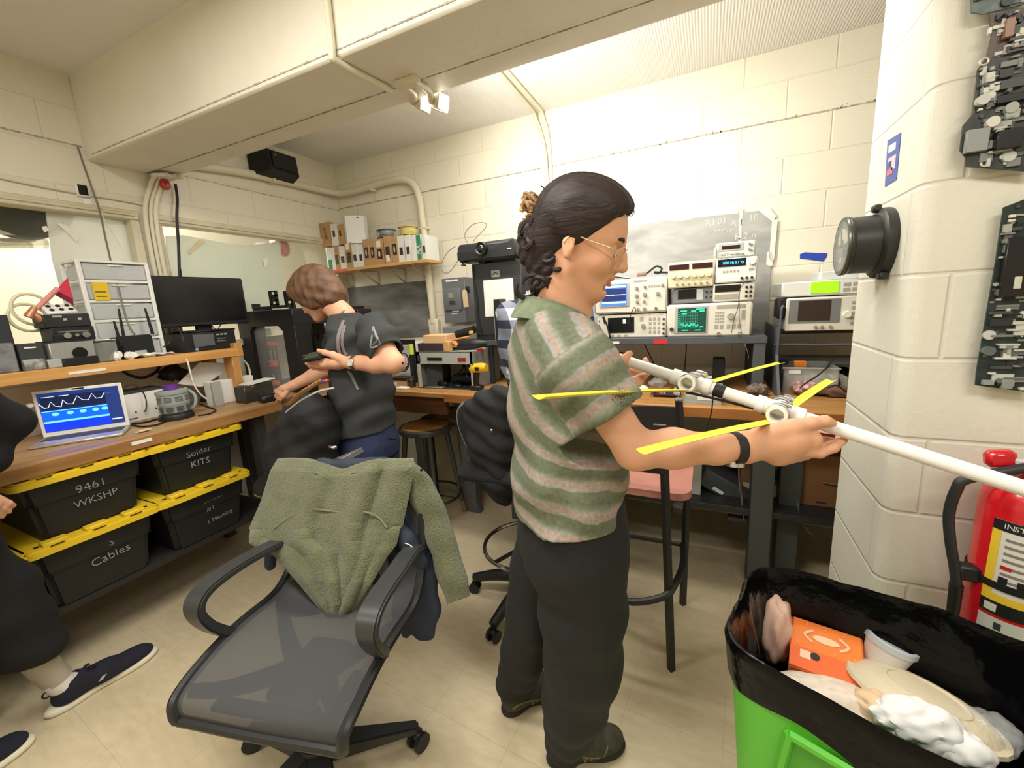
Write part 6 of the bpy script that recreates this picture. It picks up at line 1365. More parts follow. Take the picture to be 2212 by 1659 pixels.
S.chain([P3(1030, 885), P3(1040, 960), P3(1058, 1030), P3(1075, 1072)], [.045, .06, .05, .03], .03)
S.chain([P3(1075, 880), P3(1080, 960), P3(1085, 1040), P3(1092, 1085)], [.06, .07, .06, .02], .04)
S.chain([P3(1022, 900), P3(1045, 878), P3(1060, 900)], [.03, .035, .03], .02)
S.warp(lambda x, y, z: .006*np.sin(55*x+20*z)*np.sin(30*z+11)+.005*np.sin(90*z+40*x))
V, F = S.mesh(); CLB = mat('jacket_black', (26, 26, 28), .85, bump=.3, bs=60)
o = npobj(V, F, 'jacket', CLB); tag(o, 'black jacket hung in folds over the drafting chair back', 'jacket')
o = B().ball(at(1062, 929, Y=1.385), .006, CHR).obj('snap_button', o, world=1)
# bar chair
BCM = mat('bar_chair_black', (30, 31, 31), .45); PSE = mat('bar_seat_pink', (184, 126, 112), .5, var=.08, vs=9)
t = thing('bar_chair', 'black metal bar chair with a pinkish seat behind the holding arm', 'chair', (-.24, 1.67, 0))
fb = Vector((-.085, 1.461, 0)); cb = Vector((-.064, 1.851, 0)); fl2 = Vector((-.43, 1.44, 0)); cl2 = Vector((-.42, 1.84, 0))
ZB = .795
tops = {'f': at(1435, 1000, Y=1.47), 'c': at(1466, 862, Y=1.86)}
B().tube([fb, fb.lerp(tops['f'], .5), tops['f']], .0155, BCM, 4, 1).obj('leg', t, world=1)
B().tube([cb, Vector((-.06, 1.82, .5)), Vector((-.075, 1.82, .72)), tops['c']], .0155, BCM, 4, 3).obj('leg', t, world=1)
B().tube([fl2, fl2+Vector((.02, .01, ZB))], .0155, BCM, 4, 1).obj('leg', t, world=1)
B().tube([cl2, cl2+Vector((.01, -.02, .5)), cl2+Vector((.02, -.02, .72)), cl2+Vector((.02, .01, .97))], .0155, BCM, 4, 3).obj('leg', t, world=1)
sz = .70
b = B(); pl = []
for cx, cy, a0_ in ((-.09, 1.79, 0), (-.40, 1.79, 90), (-.40, 1.575, 180), (-.09, 1.575, 270)):
    for k in range(7): a = math.radians(a0_+15*k); pl.append((cx+.055*math.cos(a), cy+.055*math.sin(a)))
b.prism(pl, .028, PSE, Matrix.Translation((0, 0, sz-.028))); b.obj('seat', t, world=1)
B().bx((-.43, 1.455, ZB-.0), (tops['f'].x+.01, 1.485, ZB+.03), BCM, .003).obj('front_rail', t, world=1)
tc2 = tops['c']
zl = at(1410, 985, Y=1.86).z
b = B().grid(lambda u, v: Vector((-.40+(tc2.x+.40)*u, 1.86+.035*math.sin(math.pi*u), .80+(tc2.z-.06-.80)*v+.02*u)), 12, 6, BCM, .012); b.obj('back_panel', t, world=1)
B().box(at(1425, 918, Y=1.85), (.055, .006, .007), GRY, .002).obj('back_slot', t, world=1)
B().box(tc2+Vector((0, 0, -.002)), (.03, .03, .012), GRY, .003).obj('post_cap', t, world=1)
zr = at(1446, 1270, Y=1.46).z
B().tube([Vector((-.40, 1.46, zr-.06)), Vector((-.25, 1.42, zr-.07)), Vector((-.12, 1.44, zr-.03)), Vector((-.08, 1.49, zr)), Vector((-.06, 1.62, zr-.0)), Vector((-.07, 1.82, zr-.03))], .013, BCM, 8, 5).obj('foot_ring', t, world=1)
B().tube([Vector((-.42, 1.83, .31)), Vector((-.07, 1.84, .31))], .012, BCM, 6, 1).obj('rear_rail', t, world=1)
for (a, c) in (((-.08, 1.47), (-.07, 1.83)), ((-.42, 1.45), (-.41, 1.83))): B().bx((min(a[0], c[0])-.01, a[1], sz-.05), (max(a[0], c[0])+.01, c[1], sz-.03), BCM).obj('seat_rail', t, world=1)
B().bx((-.42, 1.56, sz-.05), (-.07, 1.585, sz-.028), BCM).obj('seat_rail', t, world=1); B().bx((-.42, 1.80, sz-.05), (-.07, 1.825, sz-.028), BCM).obj('seat_rail', t, world=1)
# backpack on a low black stool by the left bench end
t = thing('stool', 'black padded stool carrying the black backpack', 'stool', (-1.80, 1.30, 0))
B().lathe([(0, .60), (.2, .60), (.21, .612), (.21, .632), (.2, .645), (0, .645)], BLKM, Matrix.Translation((-1.80, 1.30, 0)), 32).obj('seat', t, world=1)
B().torus((-1.80, 1.30, .61), .208, .006, CHR, None, 40).obj('chrome_rim', t, world=1)
B().cyl((-1.80, 1.30, .03), (-1.80, 1.30, .6), .025, BLK).obj('column', t, world=1); B().lathe([(0, 0), (.2, 0), (.2, .012), (.04, .04), (0, .04)], BLK, Matrix.Translation((-1.80, 1.30, 0))).obj('base', t, world=1)
t = thing('backpack', 'black backpack with a tan strap standing left of the man in the dark shirt', 'backpack', (-1.78, 1.28, .645))
YBP = 1.28
S = SDF((-2.15, 1.1, .6), (-1.5, 1.55, 1.15), .008)
S.ell((-1.745, 1.30, .80), (.185, .12, .185), None, .05).ell((-1.68, 1.30, .91), (.13, .11, .15), rot(0, 25, 0), .06).ell((-1.745, 1.22, .74), (.14, .07, .12), None, .03)
S.ell((-1.90, 1.28, .76), (.05, .08, .10), None, .05)
S.half((0, 0, .648), (0, 0, -1))
S.warp(lambda x, y, z: .006*np.sin(35*x+25*z)+.004*np.sin(70*z-30*x))
V, F = S.mesh(); BPM = mat('backpack_black', (24, 24, 26), .8, bump=.3, bs=80)
npobj(V, F, 'bag', BPM, t)
TAN = mat('tan_leather', (176, 124, 68), .6)
B().tube([at(630, 872, Y=1.15), at(646, 854, Y=1.13), at(668, 838, Y=1.13), at(692, 824, Y=1.18)], .017, TAN, 8, 4, flat=.4).obj('strap', t, 'tan strap', world=1)
B().tube([at(618, 890, Y=1.15), at(650, 865, Y=1.13), at(690, 845, Y=1.14), at(722, 838, Y=1.17)], .004, LGR, 6, 4).obj('zip_piping', t, world=1)
o = B().box(at(695, 825, Y=1.38), (.09, .02, .014), mat('orange_marker', (240, 96, 60), .5), .004, rot(0, -12, 0)).obj('marker'); tag(o, 'orange plastic tool lying behind the backpack strap', 'tool')
o2 = B().box(at(697, 825, Y=1.366), (.03, .008, .012), mat('blue_marker', (60, 70, 220), .4), .004, rot(0, -12, 0)).obj('blue_part', o, world=1)
t = thing('equipment_case', 'grey metal case with a bright clasp below the backpack', 'case', at(725, 975, Y=1.2))
cc = at(722, 1000, Y=1.12); cs = B().box(cc, (.22, .12, .025), mat('case_steel', (112, 112, 110), .4, .4), .004, rot(0, -22, 8)).obj('shell', t, world=1)
B().box(at(718, 966, Y=1.02), (.035, .02, .012), CHR, .004).obj('clasp', t, world=1)
B().box(at(650, 1012, Y=1.08), (.10, .05, .006), mat('case_black', (20, 20, 22), .6)).obj('flap', t, world=1)
# mesh task chair
MC = Matrix.Translation((-1.04, .66, 0)) @ rot(0, 0, 193.3)   # local +y towards the camera side, +x image left
t = thingM('office_chair', 'dark grey mesh office chair with arms in the foreground, draped with a fleece', 'chair', MC)
CHB = mat('chair_black', (34, 35, 36), .42); CHA = mat('chair_arm', (52, 53, 54), .38)
MSH = mat('chair_mesh', (76, 77, 78), .7); N, L, p_ = nodes(MSH)
p_.inputs['Alpha'].default_value = .66
prof = [(.178, .398), (.181, .416), (.172, .435), (.145, .450), (.08, .468), (0, .480), (-.08, .481), (-.16, .474), (-.22, .480), (-.27, .510), (-.305, .560), (-.335, .63), (-.362, .72), (-.385, .80), (-.40, .865)]
PR = smoothpts([(0, y, z) for y, z in prof], 4)
def sp_(u):
    f = u*(len(PR)-1); k = min(int(f), len(PR)-2); return PR[k].lerp(PR[k+1], f-k)
def hw(u): return .252-.012*max(0, 1-u*4)+(-.03 if u > .9 else 0)*(u-.9)*10*.5-.014*max(0, u-.6)*2.5
def seatfn(u, v):
    q = sp_(u); w = hw(u); s_ = 2*v-1
    dip = (-.014 if u < .55 else 0)*(1-s_*s_)
    return Vector((s_*w, q.y-(.028*(1-s_*s_) if u > .6 else 0), q.z+dip-(.010*abs(s_)**3 if u < .1 else 0)))
B().grid(seatfn, 48, 16, MSH, .003).obj('mesh_seat', t, 'see-through grey mesh')
for s_ in (0, 1):
    pts = [seatfn(k/40, s_)+Vector(((.004 if s_ else -.004), 0, -.008)) for k in range(41)]
    B().tube(pts, .016, CHB, 8, 1).obj('side_frame', t)
B().tube([seatfn(0.01, k/12)+Vector((0, .0, -.012)) for k in range(13)], .014, CHB, 8, 1).obj('front_edge', t)
B().tube([seatfn(1, k/12) for k in range(13)], .015, CHB, 8, 1).obj('top_edge', t)
# supporting frame seen through the mesh
B().bx((-.16, .12, .395), (.16, .16, .415), CHB, .006).obj('cross_bar', t)
for s_ in (-1, 1):
    B().tube([(s_*.24, .14, .43), (s_*.16, .09, .40), (s_*.05, -.02, .37)], [.016, .022, .03], CHB, 8, 3).obj('support_arm', t)
    B().tube([(s_*.24, -.2, .45), (s_*.16, -.12, .40), (s_*.05, -.03, .37)], [.016, .022, .03], CHB, 8, 3).obj('support_arm', t)
B().box((0, -.03, .36), (.15, .22, .05), CHB, .02, seg=2).obj('mechanism', t)
B().cyl((0, 0, .1), (0, 0, .24), .027, CHB).cyl((0, 0, .22), (0, 0, .35), .016, CHB).obj('gas_column', t)
B().lathe([(0, .145), (.045, .145), (.055, .12), (.05, .075), (0, .07)], CHB).obj('hub', t)
C0 = Vector((-1.04, .66, 0)); aa = math.atan2(.857-.66, -.81+1.04)-math.radians(193.3)
for k in range(5):
    a = aa+math.radians(72*k); d = Vector((math.cos(a), math.sin(a), 0)); tip = d*.295
    M0 = frame((0, 0, 0), d, (0, 0, 1))
    b = B(M0); b.raw([(.02, -.035, .14), (.02, .035, .14), (.02, -.03, .075), (.02, .03, .075), (.30, -.018, .092), (.30, .018, .092), (.30, -.014, .062), (.30, .014, .062)], [(0, 1, 5, 4), (2, 6, 7, 3), (0, 4, 6, 2), (1, 3, 7, 5), (4, 5, 7, 6), (0, 2, 3, 1)], CHB)
    bmesh.ops.bevel(b.bm, geom=list(b.bm.edges), offset=.006, segments=2, affect='EDGES')
    lg = b.obj('base_leg', t); caster(B(), tip, Vector((math.cos(a+.7), math.sin(a+.7), 0)), .029).obj('caster', lg)
for s_ in (-1, 1):   # loop arms
    pts = [(s_*.235, -.335, .60), (s_*.245, -.25, .635), (s_*.262, -.12, .652), (s_*.268, -.01, .655), (s_*.270, .045, .640), (s_*.269, .062, .605), (s_*.266, .045, .555), (s_*.262, .015, .51), (s_*.256, -.02, .468)]
    PP = smoothpts(pts, 6); b = B(); n_ = len(PP); V_ = []; F_ = []
    for i, q in enumerate(PP):
        f = i/(n_-1); tt = (PP[min(i+1, n_-1)]-PP[max(i-1, 0)]).normalized(); X_ = Vector((1, 0, 0)); nn = X_.cross(tt).normalized(); wd = .031 if f < .55 else .031-.014*(f-.55)/.45; th = .009+.006*f
        for a_, c_ in ((-1, -1), (1, -1), (1, 1), (-1, 1)): V_.append(q+X_*wd*a_+nn*th*c_)
        if i:
            for j in range(4): F_.append((4*i-4+j, 4*i-4+(j+1) % 4, 4*i+(j+1) % 4, 4*i+j))
    F_ += [(3, 2, 1, 0), tuple(4*(n_-1)+j for j in range(4))]
    b.raw(V_, F_, CHA); bmesh.ops.recalc_face_normals(b.bm, faces=b.bm.faces)
    bmesh.ops.bevel(b.bm, geom=[e for e in b.bm.edges if len(e.link_faces) == 2 and e.calc_face_angle(0) > .8], offset=.005, segments=2, affect='EDGES'); b.obj('armrest', t)
# fleece and coat draped over it
Fv = Vector((.23, -.973, 0)); PN = (Fv*.92+Vector((0, 0, .40))).normalized(); PO = MC @ Vector((0, -.315, .70))
def onback(x, y, off=0):
    r = ray(x, y); o_ = Vector((0, 0, CAMH)); tt = ((PO+PN*off)-o_).dot(PN)/r.dot(PN); return o_+r*tt
FLC = mat('olive_fleece', (104, 106, 76), .95, var=.10, vs=16, bump=.9, bs=190, sheen=.3)
def lerpx(tab, v):
    for (v0, *a), (v1, *c) in zip(tab, tab[1:]):
        if v <= v1: f = (v-v0)/(v1-v0); f = f*f*(3-2*f); return [p+(q_-p)*f for p, q_ in zip(a, c)]
    return list(tab[-1][1:])
# rows: v, left pixel, right pixel, lift off the backrest, pleat depth
ROWS = [(0, 620, 1020, 900, 1020, -.05, .0), (.06, 606, 996, 892, 998, .012, .004), (.14, 592, 1020, 892, 1016, .03, .008), (.3, 572, 1085, 880, 1075, .036, .009), (.42, 548, 1140, 868, 1130, .042, .010), (.5, 548, 1168, 856, 1172, .046, .012), (.58, 598, 1192, 836, 1196, .052, .012), (.75, 650, 1250, 800, 1256, .058, .013), (.9, 692, 1300, 768, 1302, .052, .010), (1, 716, 1326, 742, 1326, .036, .004)]
def fleece(u, v):
    xl, yl, xr, yr, off, pl_ = lerpx(ROWS, v)
    dip = 0
    if v < .16: dip = 26*math.exp(-((u-.47)/.17)**2)*(1-v/.16*.4)
    x = xl+(xr-xl)*u; y = yl+(yr-yl)*u+dip
    s_ = 2*u-1
    f = pl_*(math.sin(u*19+1.5*math.sin(v*5)+.6)+.45*math.sin(u*37+3*v))*(1-s_**4)
    if v < .45: f *= .55+.9*math.exp(-((u-.78)/.2)**2)
    f -= .030*abs(s_)**5*(1 if v < .45 else .5)
    return onback(x, y, off+f)
o = B().grid(fleece, 110, 90, FLC, .016).obj('fleece', sharp=80)
tag(o, 'olive green fleece pullover draped over the back of the foreground mesh chair', 'fleece')
sl = [onback(x, y, d) for x, y, d in ((876, 1008, .0), (905, 1050, -.045), (935, 1115, -.075), (960, 1190, -.085), (980, 1255, -.08), (990, 1296, -.075))]
b = B().tube(sl, [.034, .050, .052, .050, .047, .042], FLC, 18, 6)
for v in b.bm.verts: v.co += Vector((.004*math.sin(v.co.z*70+v.co.x*30), .004*math.sin(v.co.z*55+1), 0))
b.obj('sleeve', o, world=1)
b = B().tube([onback(x, y, d) for x, y, d in ((616, 1010, -.01), (600, 1050, -.02), (590, 1100, -.01), (582, 1150, .01))], [.03, .036, .034, .026], FLC, 14, 5); b.obj('sleeve', o, world=1)
sm_ = [onback(x, y, .054) for x, y in ((592, 1142), (625, 1118), (660, 1101), (700, 1102), (745, 1108), (785, 1106), (815, 1116), (836, 1140))]
B().tube(sm_, .004, mat('fleece_seam', (112, 114, 84), .95), 6, 5).obj('yoke_seam', o, world=1)
def ch(px, rs, off=.035, k=.03, flat=None):
    of = off if isinstance(off, (list, tuple)) else [off]*len(px)
    S.chain([tuple(onback(x, y, o_)) for (x, y), o_ in zip(px, of)], rs, k, flat=flat)
fl_n = tuple(PN)
NVY = mat('navy_coat', (42, 50, 64), .8, var=.06, vs=20, bump=.2, bs=120)
S = SDF((-1.75, .7, .25), (-.6, 1.4, 1.0), .0075)
ch([(690, 1006), (740, 1008), (790, 1006), (835, 1004)], [.022, .026, .026, .022], [-.01, -.01, -.01, -.01])
for xs in ((840, 850, 862, 872, 878), (870, 880, 890, 898, 905), (895, 908, 918, 926, 932)):
    ch([(xs[0], 1090), (xs[1], 1160), (xs[2], 1240), (xs[3], 1320), (xs[4], 1370)], [.03, .034, .036, .034, .018], [-.07, -.08, -.09, -.10, -.10], .03, (fl_n, .7))
ch([(850, 1130), (880, 1165), (915, 1215)], [.024, .026, .022], [.0, -.01, -.04])
ch([(690, 1006), (640, 1030), (605, 1090), (590, 1160), (585, 1220)], [.022, .022, .024, .026, .018], [-.01, -.03, -.04, -.05, -.06])
ch([(835, 1004), (850, 1050), (850, 1130)], [.022, .024, .024], [-.01, -.03, -.04])
S.warp(lambda x, y, z: .004*np.sin((x*.97+y*.23)*60+z*30))
V, F = S.mesh(); o = npobj(V, F, 'coat', NVY, None, 2); tag(o, 'dark navy coat hanging under the olive fleece on the mesh chair back', 'coat')
B().tube([onback(x, y, .02) for x, y in ((872, 1172), (886, 1178), (896, 1188), (902, 1200))], .0018, WHT, 5, 4).obj('drawstring', o, 'white drawstring', world=1)
# waste bin with black liner
TU = Vector((.955, -.296, 0)).normalized(); TV = Vector((-TU.y, TU.x, 0)); TL, TW, TZ = .62, .40, .70
TC = Vector((.085, 1.0, 0))+TU*(TL/2)
MT = Matrix(((TU.x, TV.x, 0, TC.x), (TU.y, TV.y, 0, TC.y), (0, 0, 1, 0), (0, 0, 0, 1)))
t = thingM('waste_bin', 'bright green waste bin with a black liner full of takeaway rubbish', 'waste bin', MT)
GRB = mat('bin_green', (92, 190, 52), .4)
def rrect(w, l, r, z, n=8):
    out = []
    for cx, cy, a0_ in ((l/2-r, w/2-r, 0), (-l/2+r, w/2-r, 90), (-l/2+r, -w/2+r, 180), (l/2-r, -w/2+r, 270)):
        for k in range(n): a = math.radians(a0_+90*k/(n-1)); out.append(Vector((cx+r*math.cos(a), cy+r*math.sin(a), z)))
    return out
b = B(); rings = [rrect(.29, .48, .06, 0), rrect(.33, .53, .07, .3), rrect(.37, .58, .085, .62), rrect(.38, .59, .09, .685)]
n = len(rings[0]); V_ = [q for r in rings for q in r]; F_ = [tuple(range(n-1, -1, -1))]+[(k*n+i, k*n+(i+1) % n, (k+1)*n+(i+1) % n, (k+1)*n+i) for k in range(3) for i in range(n)]
b.raw(V_, F_, GRB); b.obj('bin_body', t)
# raised grip panel on the near long side
def side(x, z, o_=0):
    w = .29+.08*z/.62; return Vector((x, -(w/2)-.004-o_, z))
b = B(); fr_p = [(-.17, .60), (-.19, .42), (.02, .40), (.05, .585)]
for i in range(4): b.tube([side(*fr_p[i], .004), side(*fr_p[(i+1) % 4], .004)], .009, GRB, 6, 1)
b.obj('grip_frame', t)
b = B(); b.raw([side(*q) for q in fr_p]+[side(*q, -.03) for q in fr_p], [(0, 1, 2, 3), (7, 6, 5, 4)], mat('bin_green_dark', (74, 164, 44), .45)); b.obj('grip_panel', t)
LNR = mat('liner_black', (8, 8, 9), .2, bump=.6, bs=18, spec=.2); rg = random.Random(11)
def liner(u, v):
    a = u*2*math.pi; ph = [rg_ for rg_ in (1.3, 2.1, .4)]
    # v 0: outer hanging hem .. rim .. down inside
    c, s_ = math.cos(a), math.sin(a); k = 1/max(abs(c)**5+abs(s_)**5, 1e-6)**.2
    rx, ry = TL/2*k*c, TW/2*k*s_
    w1 = math.sin(9*a+ph[0])*.5+math.sin(17*a+ph[1])*.3+math.sin(31*a)*.2
    if v < .3: f = v/.3; z = TZ-(1-f)*(.075+.02*math.sin(3*a+1)+.02*math.sin(7*a)); e = 1.0+.012*w1*(1-f)-.03*(1-f)
    elif v < .38: f = (v-.3)/.08; z = TZ+.014*math.sin(math.pi*f)+.004*w1; e = 1-.05*f+.006*w1
    else: f = (v-.38)/.62; z = TZ-.42*f; e = .945-.19*f**.8+(.045*w1+.03*math.sin(13*a+9*f)*abs(math.sin(5*f+a)))*f*(1-f)*2.4-.03*abs(w1)*f+.008*w1
    return Vector((rx*e, ry*e, z+.006*math.sin(5*a)))
b = B().grid(liner, 150, 40, LNR); bmesh.ops.remove_doubles(b.bm, verts=b.bm.verts, dist=1e-5)
bt = b.bm; b._add([(0, 0, 0)], []); b.obj('liner', t, 'black plastic liner')
lz = TZ-.42
def tw(x, y, z): return MT @ Vector((x, y, z))
B(MT).bx((-.22, -.14, lz+.02), (.22, .14, lz+.05), LNR).obj('liner_floor', t, world=1) if 0 else B().prism([(-.23, -.14), (.23, -.14), (.23, .14), (-.23, .14)], .02, LNR, Matrix.Translation((0, 0, lz))).obj('liner_floor', t)
# rubbish
OB = mat('box_orange', (250, 134, 54), .55); OBD = mat('box_dark_orange', (244, 110, 50), .55)
# orange carton: corner points from the lid seen in the photo
zt = .575
cA, cB, cC, cD = at(1722, 1330, Z=zt+.02), at(1868, 1380, Z=zt+.02), at(1866, 1496, Z=zt-.02), at(1692, 1432, Z=zt-.02)
Mo = frame((cA+cB+cC+cD)/4, (cB-cA)+(cC-cD), (cB-cA).cross(cD-cA)*-1)
lw = ((cB-cA).length+(cC-cD).length)/2; lh = ((cD-cA).length+(cC-cB).length)/2
t = thingM('takeaway_box', 'orange takeaway carton lying in the bin', 'box', Mo)
o = B().box((0, 0, -.045), (lw, lh, .09), OB, .004).obj('carton', t)
B().box((0, -lh*.29, .001), (lw*.995, lh*.40, .003), OBD, .001).obj('front_flap', t)
B().cyl((-.02, -lh*.2, .002), (-.02, -lh*.2, .004), .009, BLK).obj('hole', t)
WPR = mat('pale_print', (250, 214, 176), .6)
B().ball((0, lh*.18, .001), (.026, .010, .0015), WPR).obj('emblem', t)
for s_ in (-1, 1): B().tube([(s_*.026, lh*.18-.016, .0015), (s_*.042, lh*.18, .0015), (s_*.026, lh*.18+.016, .0015)], .003, WPR, 6, 4).obj('emblem_arc', t)
B().box((-lw*.28, -lh*.22, .003), (.02, .02, .001), WPR).obj('print_mark', t)
for k in range(7): B().box((-lw*.4+lw*.13*k, lh*(.4 if k % 2 else -.02), .0012), (.003, .012, .001), mat('orange_light', (250, 160, 84), .6)).obj('print_dash', t)
cb_ = at(1893, 1450, Z=.52); ct_ = at(1924, 1386, Z=.60)
t = thing('paper_cup', 'white drink cup with a clear lid and straw leaning in the bin', 'cup', cb_)
Mc = frame(cb_, (1, .3, 0), (ct_-cb_)); Mc = Matrix.Translation(cb_) @ (ct_-cb_).to_track_quat('Z', 'Y').to_matrix().to_4x4(); hc = (ct_-cb_).length
B(Mc).lathe([(0, 0), (.034, 0), (.035, .004), (.047, hc-.004), (.048, hc), (0, hc)], mat('cup_white', (232, 226, 220), .45)).obj('cup', t, world=1)
B(Mc).lathe([(0, hc+.006), (.042, hc+.004), (.044, hc+.010), (.050, hc+.008), (.051, hc-.004), (.048, hc-.006)], mat('cup_lid', (206, 214, 220), .15, alpha=.8)).obj('lid', t, world=1)
B(Mc).lathe([(.0385, .02), (.0435, .058)], mat('red_print', (212, 84, 62), .6), rot(0, 0, 200), 10, .3).obj('red_print', t, world=1)
B(Mc).cyl((.012, .006, hc), (.022, .012, hc+.035), .0035, mat('straw_grey', (110, 120, 124), .4)).obj('straw', t, world=1)
def wad(name, label, px, z, r, m, sd, cat='paper', amp=.3):
    p = at(*px, Z=z); b = B().ball((0, 0, 0), (1, 1, 1), m, seg=44); rg = random.Random(sd)
    K = [(Vector((rg.uniform(-1, 1), rg.uniform(-1, 1), rg.uniform(-1, 1))).normalized()*rg.uniform(3, 8), rg.uniform(0, 6)) for _ in range(7)]
    for v in b.bm.verts:
        q = v.co.copy(); f = sum(abs(math.sin(k.dot(q)+ph)) for k, ph in K)/7
        v.co *= 1+amp*(f-.6)
        v.co = Vector((v.co.x*r[0], v.co.y*r[1], v.co.z*r[2]))+p
    return tag(b.obj(name, sharp=50), label, cat)
PKB = mat('paper_bag_peach', (224, 188, 168), .7)
wad('paper_bag', 'crumpled peach paper bag at the left end of the bin', (1668, 1355), .55, (.045, .065, .09), PKB, 3, 'bag', .5)
o = B().box(at(1690, 1300, Z=.6), (.06, .015, .02), mat('paper_grey', (200, 196, 196), .6), .003, rot(0, 30, -25)).obj('paper_scrap'); tag(o, 'grey white paper scrap behind the peach bag in the bin', 'paper')
wad('receipt', 'long white printed receipt paper along the near side of the bin', (1800, 1510), .545, (.12, .045, .03), mat('receipt_paper', (228, 214, 198), .7, var=.08, vs=60), 8, 'paper', .4)
wad('paper_wrapper', 'tan crumpled wrapper beside the white napkin', (1892, 1530), .56, (.04, .035, .03), mat('tan_wrap', (222, 194, 156), .7), 9, 'paper', .4)
t = thing('food_bowl', 'beige fibre takeaway bowl lid lying in the bin', 'bowl', at(1990, 1500, Z=.50))
Mb = Matrix.Translation(at(1992, 1518, Z=.555)) @ rot(-10, 8, -18) @ Matrix.Diagonal((1.3, .9, 1.1, 1))
B(Mb).lathe([(0, .022), (.06, .022), (.078, .016), (.088, .004), (.096, .003), (.098, -.004), (.088, -.008), (.06, -.006), (0, -.006)], mat('fibre_beige', (212, 200, 172), .7, bump=.2, bs=120)).obj('lid', t, world=1)
B(Mb).torus((0, 0, .021), .05, .004, mat('fibre_beige')).obj('raised_ring', t, world=1)
wad('napkin', 'crumpled white napkin on the near side of the bin', (1985, 1562), .575, (.070, .040, .040), mat('napkin_white', (240, 239, 236), .85), 15, 'paper', .55)
wad('napkin', 'white napkin end trailing to the right of the crumpled one', (2065, 1612), .56, (.05, .03, .03), mat('napkin_white'), 16, 'paper', .55)
wad('clear_cup', 'crushed clear plastic cup at the right end of the bin', (2130, 1580), .54, (.05, .04, .035), mat('clear_bag'), 17, 'cup', .5)
# partition wall: gauge, sticker, extinguisher, circuit boards
gc = at(1915, 525, X=PA); gx = at(1822, 530, Y=gc.y).x
t = thing('gauge', 'round black panel gauge sticking out of the partition wall', 'gauge', gc)
Lg = PA-gx; Mg = Matrix.Translation(gc) @ rot(0, -90, 0)
GBK = mat('gauge_black', (38, 39, 37), .42)
B(Mg).lathe([(0, 0), (.092, 0), (.094, .006), (.094, .022), (.088, .028), (.078, .03), (.076, Lg-.012), (.078, Lg-.010), (.080, Lg-.004), (.078, Lg), (0, Lg)], GBK, None, 44).obj('case', t, world=1)
B(Mg).lathe([(.070, Lg-.001), (.079, Lg-.001), (.081, Lg+.002), (.079, Lg+.006), (.070, Lg+.005)], mat('gauge_rim', (92, 92, 82), .3, .6), None, 44).obj('rim', t, world=1)
fc_ = B(Mg).lathe([(0, Lg+.001), (.071, Lg+.001), (.071, Lg+.002), (0, Lg+.002)], mat('gauge_face', (74, 74, 68), .35), None, 40).obj('face', t, world=1)
B(Mg).prism([(.05*math.cos(a), .05*math.sin(a)) for a in [math.pi*(-.42+.84*k/12) for k in range(13)]]+[(.02*math.cos(a), .02*math.sin(a)) for a in [math.pi*(.42-.84*k/8) for k in range(9)]], .001, mat('dial_pale', (196, 190, 160), .4), Matrix.Translation((0, 0, Lg+.002))).obj('dial', fc_, world=1)
B(Mg).tube([(-.005, 0, Lg+.004), (.045, .016, Lg+.004)], .0015, BLK, 5, 1).obj('needle', fc_, world=1)
B(Mg).box((-.038, .004, Lg+.003), (.014, .016, .001), LGR).obj('maker_plate', fc_, world=1)
B(Mg).lathe([(0, Lg+.0055), (.07, Lg+.0055), (.07, Lg+.0065), (0, Lg+.0065)], mat('gauge_glass', (240, 244, 240), .03, alpha=.18)).obj('glass', t, world=1)
B().box(gc+Vector((-.03, .0, .094)), (.02, .025, .02), GBK, .004).obj('top_lug', t, world=1); B().box(gc+Vector((-.015, -.045, -.088)), (.02, .03, .02), GBK, .004).obj('bottom_lug', t, world=1)
q = [at(x, y, X=PA-.0015) for x, y in ((1917, 304), (1946, 286), (1936, 388), (1911, 404))]
t = thing('sticker', 'blue rectangular sticker with red and white print on the partition wall', 'sticker', q[0])
BST = mat('sticker_blue', (64, 88, 168), .5)
def quadp(a, c, d, e, m, nm, off, par):
    def bl(u, v): return (q[0].lerp(q[1], u)).lerp(q[3].lerp(q[2], u), v)
    P = [bl(a, c), bl(d, c), bl(d, e), bl(a, e)]; P = [p-Vector((off, 0, 0)) for p in P]
    return B().raw(P+[p+Vector((.001, 0, 0)) for p in P], [(0, 1, 2, 3), (7, 6, 5, 4)]+[(i, (i+1) % 4, 4+(i+1) % 4, 4+i) for i in range(4)], m).obj(nm, par, world=1)
quadp(0, 0, 1, 1, BST, 'sheet', 0, t); quadp(.16, .14, .72, .3, PAP, 'white_panel', .0008, t); quadp(.2, .42, .82, .5, mat('sticker_pink', (232, 196, 204), .5), 'print', .0008, t); quadp(.5, .5, .8, .72, mat('sticker_pink'), 'print', .0008, t); quadp(.15, .66, .62, .8, mat('sticker_red', (206, 110, 120), .5), 'print', .0008, t); quadp(.3, .52, .5, .6, mat('sticker_navy', (30, 40, 110), .5), 'print', .001, t)
